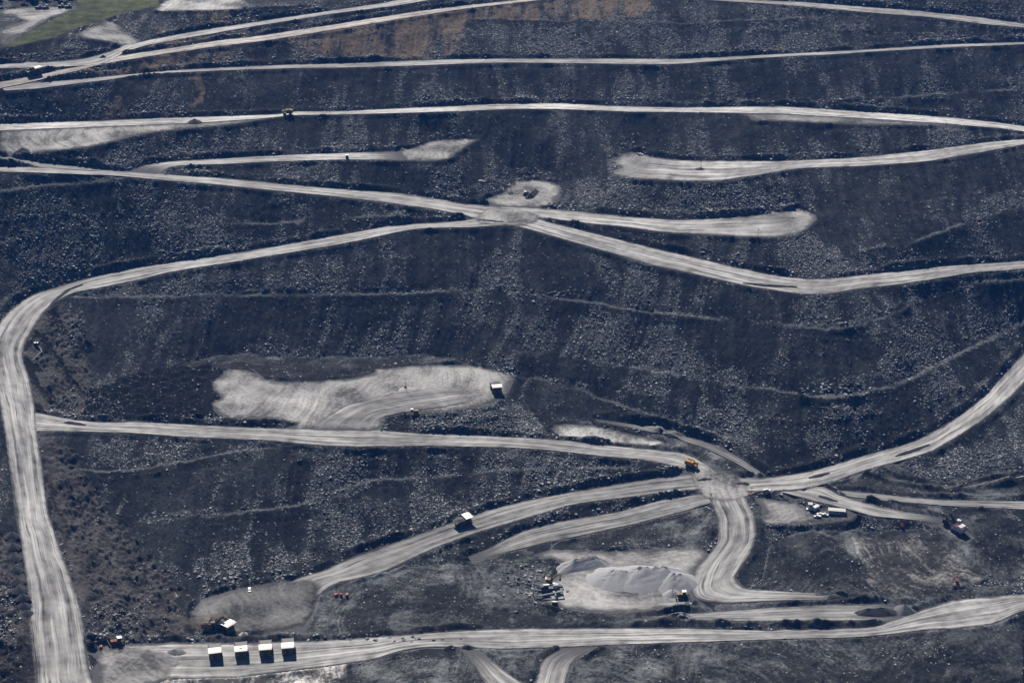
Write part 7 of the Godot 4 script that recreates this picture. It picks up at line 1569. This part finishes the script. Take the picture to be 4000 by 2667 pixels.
func site_yard() -> void:
	var o := thing("site_office", "long low site office with a flat pale roof", "building")
	var st := mb()
	box(st, Vector3(0, 1.6, 0), Vector3(12.5, 2.8, 4.2))
	var wall := part("wall", st, mats.house, o)
	for k in 4:
		st = mb()
		box(st, Vector3(-4.6 + k * 2.5, 1.8, 2.12), Vector3(1.0, 0.9, 0.06))
		part("window", st, mats.glass, wall)
	st = mb()
	box(st, Vector3(4.7, 1.3, 2.12), Vector3(0.9, 2.0, 0.06))
	part("door", st, mats.dark_steel, wall)
	st = mb()
	box(st, Vector3(0, 3.1, 0), Vector3(13.1, 0.22, 4.9))
	var roof := part("roof", st, mats.roof, o)
	st = mb()
	rod(st, Vector3(2.4, 3.2, 0.3), Vector3(2.4, 3.5, 0.3), 0.35, 0.35, 10)
	part("roof_fan", st, mats.canopy, roof)
	st = mb()
	box(st, Vector3(0, 0.1, 0), Vector3(12.3, 0.3, 4.0))
	part("footing", st, mats.dark_steel, o)
	stand(o, Vector2(244.5, -1051.5), Vector2(247.6, -1054.6) , 0.3, 2.0)
	o.rotation = Vector3(0, -0.16, 0)
	var cabin := thing("control_cabin", "tall narrow cabin with pale flat roof beside the tanks", "cabin")
	st = mb()
	box(st, Vector3(0, 2.6, 0), Vector3(3.0, 5.0, 3.2))
	wall = part("wall", st, mats.house, cabin)
	st = mb()
	box(st, Vector3(0.5, 3.6, 1.63), Vector3(1.6, 1.2, 0.06))
	part("window", st, mats.glass, wall)
	st = mb()
	box(st, Vector3(0, 5.25, 0), Vector3(3.5, 0.25, 3.7))
	part("roof", st, mats.roof, cabin)
	st = mb()
	box(st, Vector3(-2.2, 0.9, 0.6), Vector3(1.2, 0.12, 2.2))
	part("landing", st, mats.canopy, cabin)
	stand(cabin, Vector2(225.5, -1057.5), Vector2(223.8, -1045.5), 0.25, 1.0)
	var tank := thing("water_tank", "round water tank with pale lid, nearer of the pair by the tall cabin", "tank", "round tanks by the cabin")
	st = mb()
	rod(st, Vector3(0, 0, 0), Vector3(0, 2.6, 0), 1.7, 1.7, 18)
	part("shell", st, mats.house, tank)
	st = mb()
	rod(st, Vector3(0, 2.6, 0), Vector3(0, 2.85, 0), 1.75, 1.3, 18)
	part("lid", st, mats.canopy, tank)
	stand(tank, Vector2(228.7, -1057.0), Vector2(226.8, -1045.6), 0.25, 1.0)
	var tank2 := another(tank, "round water tank with pale lid, farther of the pair by the tall cabin")
	stand(tank2, Vector2(231.0, -1059.0), Vector2(228.8, -1045.7), 0.25, 1.0)
	var trailer := thing("equipment_trailer", "red equipment trailer, leftmost of three on the pit floor", "trailer", "red trailers on the pit floor")
	st = mb()
	box(st, Vector3(0, 1.3, 0), Vector3(1.8, 1.4, 2.8))
	part("housing", st, mats.red, trailer)
	for s in [-1, 1]:
		tyre_on(trailer, s * 0.95, 0.0, 0.45, 0.3)
	st = mb()
	rod(st, Vector3(0, 0.6, 1.4), Vector3(0, 0.6, 3.2), 0.08, 0.08, 6)
	part("drawbar", st, mats.dark_steel, trailer)
	stand(trailer, Vector2(-122.9, -950.1), Vector2(-122.6, -944.5), 0.3, 1.0)
	stand(another(trailer, "red equipment trailer, middle of three on the pit floor"), Vector2(-119.3, -950.1), Vector2(-119.3, -944.5), 0.3, 1.0)
	stand(another(trailer, "red equipment trailer, rightmost of three on the pit floor"), Vector2(-115.1, -950.7), Vector2(-115.1, -944.5), 0.3, 1.0)
	var pump := thing("pump_station", "small white-topped pump with a bent pipe at the left road bend", "pump")
	st = mb()
	box(st, Vector3(0, 1.0, 0), Vector3(4.0, 1.8, 2.0))
	part("housing", st, mats.dark_steel, pump)
	st = mb()
	box(st, Vector3(-0.8, 2.05, 0), Vector3(1.4, 0.25, 2.0))
	box(st, Vector3(1.2, 2.05, 0), Vector3(1.0, 0.25, 2.0))
	part("cover", st, mats.canopy, pump)
	st = mb()
	var path := [Vector2(-400.3, -1232.2), Vector2(-395.6, -1227.3), Vector2(-393.4, -1222.7), Vector2(-398.3, -1209.8)]
	var base: Vector2 = path[0]
	for k in 3:
		var a: Vector2 = path[k]
		var b: Vector2 = path[k + 1]
		rod(st, Vector3(a.x - base.x, ground(a.x, a.y) - ground(base.x, base.y) + 0.6, a.y - base.y), Vector3(b.x - base.x, ground(b.x, b.y) - ground(base.x, base.y) + 0.6, b.y - base.y), 0.4, 0.4, 8)
	part("pipe", st, mats.gravel, pump)
	pump.position = Vector3(base.x, ground(base.x, base.y) + 0.3, base.y)
	var hut := thing("small_cabin", "small dark cabin with pale roof on the upper left spur road", "cabin")
	st = mb()
	box(st, Vector3(0, 1.7, 0), Vector3(2.8, 3.2, 2.6))
	part("wall", st, mats.tray, hut)
	st = mb()
	box(st, Vector3(0, 3.4, 0), Vector3(3.1, 0.25, 2.9))
	part("roof", st, mats.canopy, hut)
	stand(hut, Vector2(-160.1, -1495.5), Vector2(-159.1, -1483.7), 0.3, 1.0)
	var frame := thing("frame_tower", "dark open frame tower on the edge of the round upper pad", "tower")
	for k in 4:
		st = mb()
		rod(st, Vector3(-2.0 + 4.0 * (k % 2), 0, -1.6 + 3.2 * (k / 2)), Vector3(-1.6 + 3.2 * (k % 2), 9.5, -1.2 + 2.4 * (k / 2)), 0.22, 0.16, 6)
		part("leg", st, mats.dark_steel, frame)
	st = mb()
	box(st, Vector3(1.2, 9.6, 0), Vector3(9.0, 0.3, 0.4))
	box(st, Vector3(0, 6.4, 0), Vector3(4.2, 0.25, 3.2))
	part("platform", st, mats.dark_steel, frame)
	stand(frame, Vector2(-3.0, -1486.9), Vector2(-2.9, -1462.1), 0.2, 1.0)


func crusher_plant() -> void:
	var o := thing("crushing_plant", "dark mobile crushing plant with long conveyors on the gravel pad", "crusher")
	var st := mb()
	for s in [-1, 1]:
		box(st, Vector3(-2.0, 0.9, s * 1.6), Vector3(7.0, 1.5, 0.9))
	part("tracks", st, mats.dark_steel, o)
	st = mb()
	box(st, Vector3(0, 2.9, 0), Vector3(13.0, 2.0, 3.2))
	part("main_frame", st, mats.tray, o)
	st = mb()
	solid(st, [Vector3(-6.0, 3.9, 1.4), Vector3(-6.0, 3.9, -1.4), Vector3(-2.5, 3.9, -1.4), Vector3(-2.5, 3.9, 1.4)].duplicate(), [Vector3(-7.2, 6.2, 2.4), Vector3(-7.2, 6.2, -2.4), Vector3(-1.6, 6.2, -2.4), Vector3(-1.6, 6.2, 2.4)])
	part("hopper", st, mats.dark_steel, o)
	st = mb()
	box(st, Vector3(3.6, 5.0, 0), Vector3(3.4, 2.6, 3.0))
	part("crusher_box", st, mats.house, o)
	st = mb()
	box(st, Vector3(6.6, 4.5, 0.4), Vector3(2.4, 1.6, 2.6))
	part("engine_box", st, mats.dark_steel, o)
	var belts := [[Vector3(-1, 2.2, 2.0), Vector3(-12.5, 5.6, 5.0)], [Vector3(-1, 2.2, -1.5), Vector3(-13.0, 4.8, -5.5)], [Vector3(4, 1.8, 1.5), Vector3(1.5, 4.6, 13.0)], [Vector3(-9, 2.6, 8.0), Vector3(8.0, 4.2, 6.5)]]
	for b in belts:
		st = mb()
		var d: Vector3 = b[1] - b[0]
		var turn := Basis.looking_at(d.normalized(), Vector3.UP)
		box(st, (b[0] + b[1]) * 0.5, Vector3(1.5, 0.5, d.length()), turn)
		var belt := part("conveyor", st, mats.dark_steel, o)
		st = mb()
		box(st, (b[0] + b[1]) * 0.5 + Vector3(0, 0.42, 0), Vector3(0.25, 0.3, d.length() * 0.96), turn)
		part("guard_rail", st, mats.house, belt)
		st = mb()
		rod(st, Vector3(b[1].x, 0, b[1].z), b[1], 0.25, 0.25, 6)
		part("prop", st, mats.dark_steel, belt)
	st = mb()
	box(st, Vector3(-3.0, 7.0, 1.0), Vector3(4.4, 0.2, 1.2))
	box(st, Vector3(2.6, 6.5, -1.0), Vector3(1.6, 0.3, 1.6))
	part("walkway", st, mats.canopy, o)
	stand(o, Vector2(26.8, -954.0), Vector2(27.2, -945.3), 0.2, 2.0)
	o.rotation = Vector3(0, 0.12, 0)
	# the digger that feeds it
	var e := thing("excavator", "yellow-brown excavator with raised arm feeding the crushing plant", "excavator")
	for s in [-1, 1]:
		track_on(e, s * 1.5, 5.2, 1.1, 0.8)
	st = mb()
	box(st, Vector3(0, 2.1, -0.6), Vector3(3.2, 1.7, 4.8))
	var body := part("body", st, mats.dark_yellow, e)
	st = mb()
	box(st, Vector3(0, 2.7, -2.9), Vector3(3.2, 1.0, 0.8))
	part("counterweight", st, mats.canopy, body)
	st = mb()
	box(st, Vector3(-1.0, 3.3, 1.2), Vector3(1.2, 1.5, 1.8))
	part("cab", st, mats.glass, e)
	st = mb()
	plate(st, [[1.2, 2.4], [1.4, 3.4], [4.6, 7.2], [6.4, 7.6], [6.5, 6.9], [5.0, 6.4]], 0.1, 0.7)
	part("boom", st, mats.dark_yellow, e)
	st = mb()
	plate(st, [[6.0, 7.9], [6.8, 7.6], [7.6, 3.6], [7.1, 3.5]], 0.15, 0.65)
	part("arm", st, mats.dark_yellow, e)
	st = mb()
	plate(st, [[7.7, 3.8], [8.0, 2.4], [6.8, 2.0], [6.2, 3.0], [6.9, 3.8]], -0.5, 1.3)
	part("bucket", st, mats.dark_steel, e)
	stand(e, Vector2(26.4, -963.9), Vector2(35.0, -964.0), 2.0, 2.0)
	var tub := thing("water_tank", "squat dark tank with pale lid in front of the crushing plant", "tank")
	st = mb()
	rod(st, Vector3.ZERO, Vector3(0, 2.6, 0), 2.2, 2.2, 18)
	part("shell", st, mats.tray, tub)
	st = mb()
	rod(st, Vector3(0, 2.6, 0), Vector3(0, 2.85, 0), 2.25, 2.0, 18)
	part("lid", st, mats.canopy, tub)
	stand(tub, Vector2(29.7, -935.7), Vector2(29.6, -931.7), 0.1, 1.0)


func heaps_and_stones() -> void:
	var row := [Vector2(-351.3, -974.6), Vector2(-347.7, -963.3), Vector2(-344.4, -953.2), Vector2(-340.4, -940.4), Vector2(-335.4, -928.2), Vector2(-330.8, -916.0), Vector2(-327.2, -910.1), Vector2(-325.1, -904.2), Vector2(-321.6, -897.6)]
	var which := ["farthest of the row", "second from the far end", "third from the far end", "fourth from the far end", "middle of the row", "fourth from the near end", "third from the near end", "second from the near end", "nearest of the row"]
	for k in row.size():
		heap("dark dumped heap along the left edge of the ramp road, " + which[k], row[k], 5.6, 4.6, 2.6, mats.dark_soil, 40 + k, 0.0, 0.0, "dark heaps along the ramp edge", "dumped_heap")
	heap("long grey gravel stockpile at the back left of the crusher pad", Vector2(52.9, -989.0), 16, 9, 6.0, mats.gravel, 3, 0.25, 7.0, "", "gravel_stockpile")
	heap("grey gravel stockpile with streaked face left of the highest pile", Vector2(76.7, -969.1), 20, 17, 7.5, mats.gravel, 4, -0.2, 4.0, "", "gravel_stockpile")
	heap("largest grey gravel stockpile in the middle of the crusher pad", Vector2(98.2, -969.2), 24, 18, 9.0, mats.gravel, 5, 0.0, 8.0, "", "gravel_stockpile")
	heap("grey gravel stockpile at the right end beside the bulldozer", Vector2(116.0, -962.6), 16, 14, 7.5, mats.gravel, 6, 0.1, 2.0, "", "gravel_stockpile")
	heap("small grey cone of gravel in front of the stockpiles", Vector2(111.7, -948.8), 8, 6, 3.5, mats.gravel, 7, 0.0, 0.0, "", "gravel_stockpile")
	heap("dark soil heap on the long upper left pad by the bench road", Vector2(-313.2, -1533.3), 9, 7, 4.5, mats.dark_soil, 8)
	heap("dark soil heap near the left edge of the upper left pad", Vector2(-460.9, -1454.3), 9, 7, 4.5, mats.dark_soil, 9)
	heap("small pale mound of dust on the bund behind the parked row", Vector2(-179.4, -901.5), 4.5, 3.5, 2.6, mats.pale_dust, 21)
	heap("long dark heap in the middle of the round upper pad", Vector2(20.2, -1474.9), 6, 5, 4.0, mats.dark_soil, 10, 1.2, 7.0)
	heap("low mound under the light tower on the upper right pad", Vector2(181.6, -1483.8), 8, 6, 1.8, mats.dark_soil, 11)
	heap("low dark mound around the light tower on the large pad", Vector2(-87.3, -1198.8), 10, 8, 1.8, mats.gravel, 12)
	heap("low dark heap behind the roadside pole near the far upper left junction", Vector2(-420.6, -1626.1), 5, 4, 3.0, mats.dark_soil, 13)
	heap("dark soil heap between the two strips at the lower right", Vector2(248.4, -927.9), 12, 6, 4.0, mats.dark_soil, 14, 0.1, 5.0)
	heap("rough dark rock heap by the lower right bund", Vector2(269.5, -931.6), 9, 7, 4.5, mats.boulder, 15)
	heap("small pile of stones in front of the orange bulldozer", Vector2(-220.9, -876.4), 8, 6, 2.5, mats.boulder, 16)
	# large stones that can be told apart
	var r := RandomNumberGenerator.new()
	r.seed = 99
	var shapes := [rock_mesh(41), rock_mesh(42), rock_mesh(43), rock_mesh(44)]
	var fields := [[Vector2(8.9, -962.9), 22.0, 26.0, 90, "pale boulder in the stone pile left of the crushing plant", "boulders left of the crushing plant"], [Vector2(24.6, -1311.0), 60.0, 5.0, 40, "boulder resting on the bench line of the middle slope", "boulders on the middle bench line"], [Vector2(275.4, -1183.0), 40.0, 6.0, 50, "boulder at the foot of the bulging right slope", "boulders at the foot of the right slope"], [Vector2(-217.7, -971.7), 40.0, 6.0, 40, "boulder at the foot of the lower dark slope", "boulders at the foot of the lower slope"], [Vector2(-86.0, -898.5), 70.0, 4.0, 40, "boulder on the bund behind the parked trucks' road", "boulders on the bund above the lowest road"]]
	for f in fields:
		var c: Vector2 = f[0]
		for k in f[3]:
			var o := MeshInstance3D.new()
			o.name = numbered("boulder")
			o.mesh = shapes[k % 4]
			o.material_override = mats.boulder if k % 3 else mats.gravel
			o.set_meta("label", f[4])
			o.set_meta("category", "boulder")
			o.set_meta("group", f[5])
			add_child(o, true)
			var q := c + Vector2(r.randfn() * f[1] * 0.5, r.randfn() * f[2] * 0.5)
			var size := r.randf_range(1.2, 2.6)
			o.position = Vector3(q.x, ground(q.x, q.y) + size * 0.1, q.y)
			o.rotation = Vector3(r.randf_range(-0.4, 0.4), r.randf() * TAU, r.randf_range(-0.4, 0.4))
			o.scale = Vector3(size, size * 0.75, size)


func far_corner() -> void:
	var r := RandomNumberGenerator.new()
	r.seed = 7
	mats.leaf = paint(Color(0.028, 0.04, 0.02), 0.9)
	mats.bark = paint(Color(0.06, 0.05, 0.04), 0.9)
	var made := []
	for v in 3:
		var st := SurfaceTool.new()
		st.begin(Mesh.PRIMITIVE_TRIANGLES)
		for k in 420:
			var d := Vector3(r.randfn(), r.randfn() * 0.8, r.randfn()).normalized() * pow(r.randf(), 0.4)
			var p := Vector3(d.x * 4.2, 8.0 + d.y * 4.0, d.z * 4.2)
			var a := Vector3(r.randfn(), r.randfn(), r.randfn()).normalized() * 0.9
			var b := a.cross(Vector3(r.randfn(), r.randfn(), r.randfn()).normalized()).normalized() * 0.7
			quad(st, p - a, p + b, p + a, p - b)
		made.append(st)
	for k in 46:
		var at: Vector2 = [Vector2(-576.0, -1812.9), Vector2(-571.3, -1820.8), Vector2(-559.6, -1814.7), Vector2(-551.2, -1819.8), Vector2(-539.3, -1820.0), Vector2(-528.2, -1826.9), Vector2(-513.8, -1829.0), Vector2(-503.2, -1836.3)][k % 8]
		at += Vector2(r.randf_range(-14, 14), r.randf_range(-55, 6))
		var o := thing("tree", "dark tree in the wood at the far upper left corner", "tree", "trees of the far upper left wood")
		var st := mb()
		rod(st, Vector3(0, -1, 0), Vector3(0, 7, 0), 0.4, 0.2, 6)
		part("trunk", st, mats.bark, o)
		var crown := MeshInstance3D.new()
		crown.name = "crown"
		if k < 3:
			made[k].generate_normals()
			made[k] = made[k].commit()
		crown.mesh = made[k % 3]
		crown.material_override = mats.leaf
		o.add_child(crown, true)
		o.position = Vector3(at.x, ground(at.x, at.y), at.y)
		o.rotation.y = r.randf() * TAU
		o.scale = Vector3.ONE * r.randf_range(0.8, 1.4)
	# machines laid up on the far yard
	var label := ["dark drill rig at the left of the far yard", "second dark machine on the far yard", "dark crane base in the middle of the far yard", "dark machine at the right of the far yard"]
	var place := [Vector2(-529.4, -1790.4), Vector2(-521.2, -1789.0), Vector2(-504.5, -1792.8), Vector2(-495.9, -1789.5)]
	for k in 4:
		var o := thing("yard_machine", label[k], "machine", "machines on the far yard")
		var st := mb()
		box(st, Vector3(0, 1.5, 0), Vector3(4.0, 2.6, 7.0))
		part("body", st, mats.tray, o)
		st = mb()
		box(st, Vector3(0.8, 3.6, 1.5), Vector3(2.0, 1.8, 2.0))
		part("cab", st, mats.house, o)
		st = mb()
		rod(st, Vector3(-0.8, 2.6, -2.0), Vector3(-0.8, 9.0 if k != 2 else 24.0, -2.0 + k), 0.3, 0.2, 6)
		part("mast", st, mats.dark_steel, o)
		stand(o, place[k], place[k] + Vector2(10, 4 - 3 * k), 0.3, 2.0)
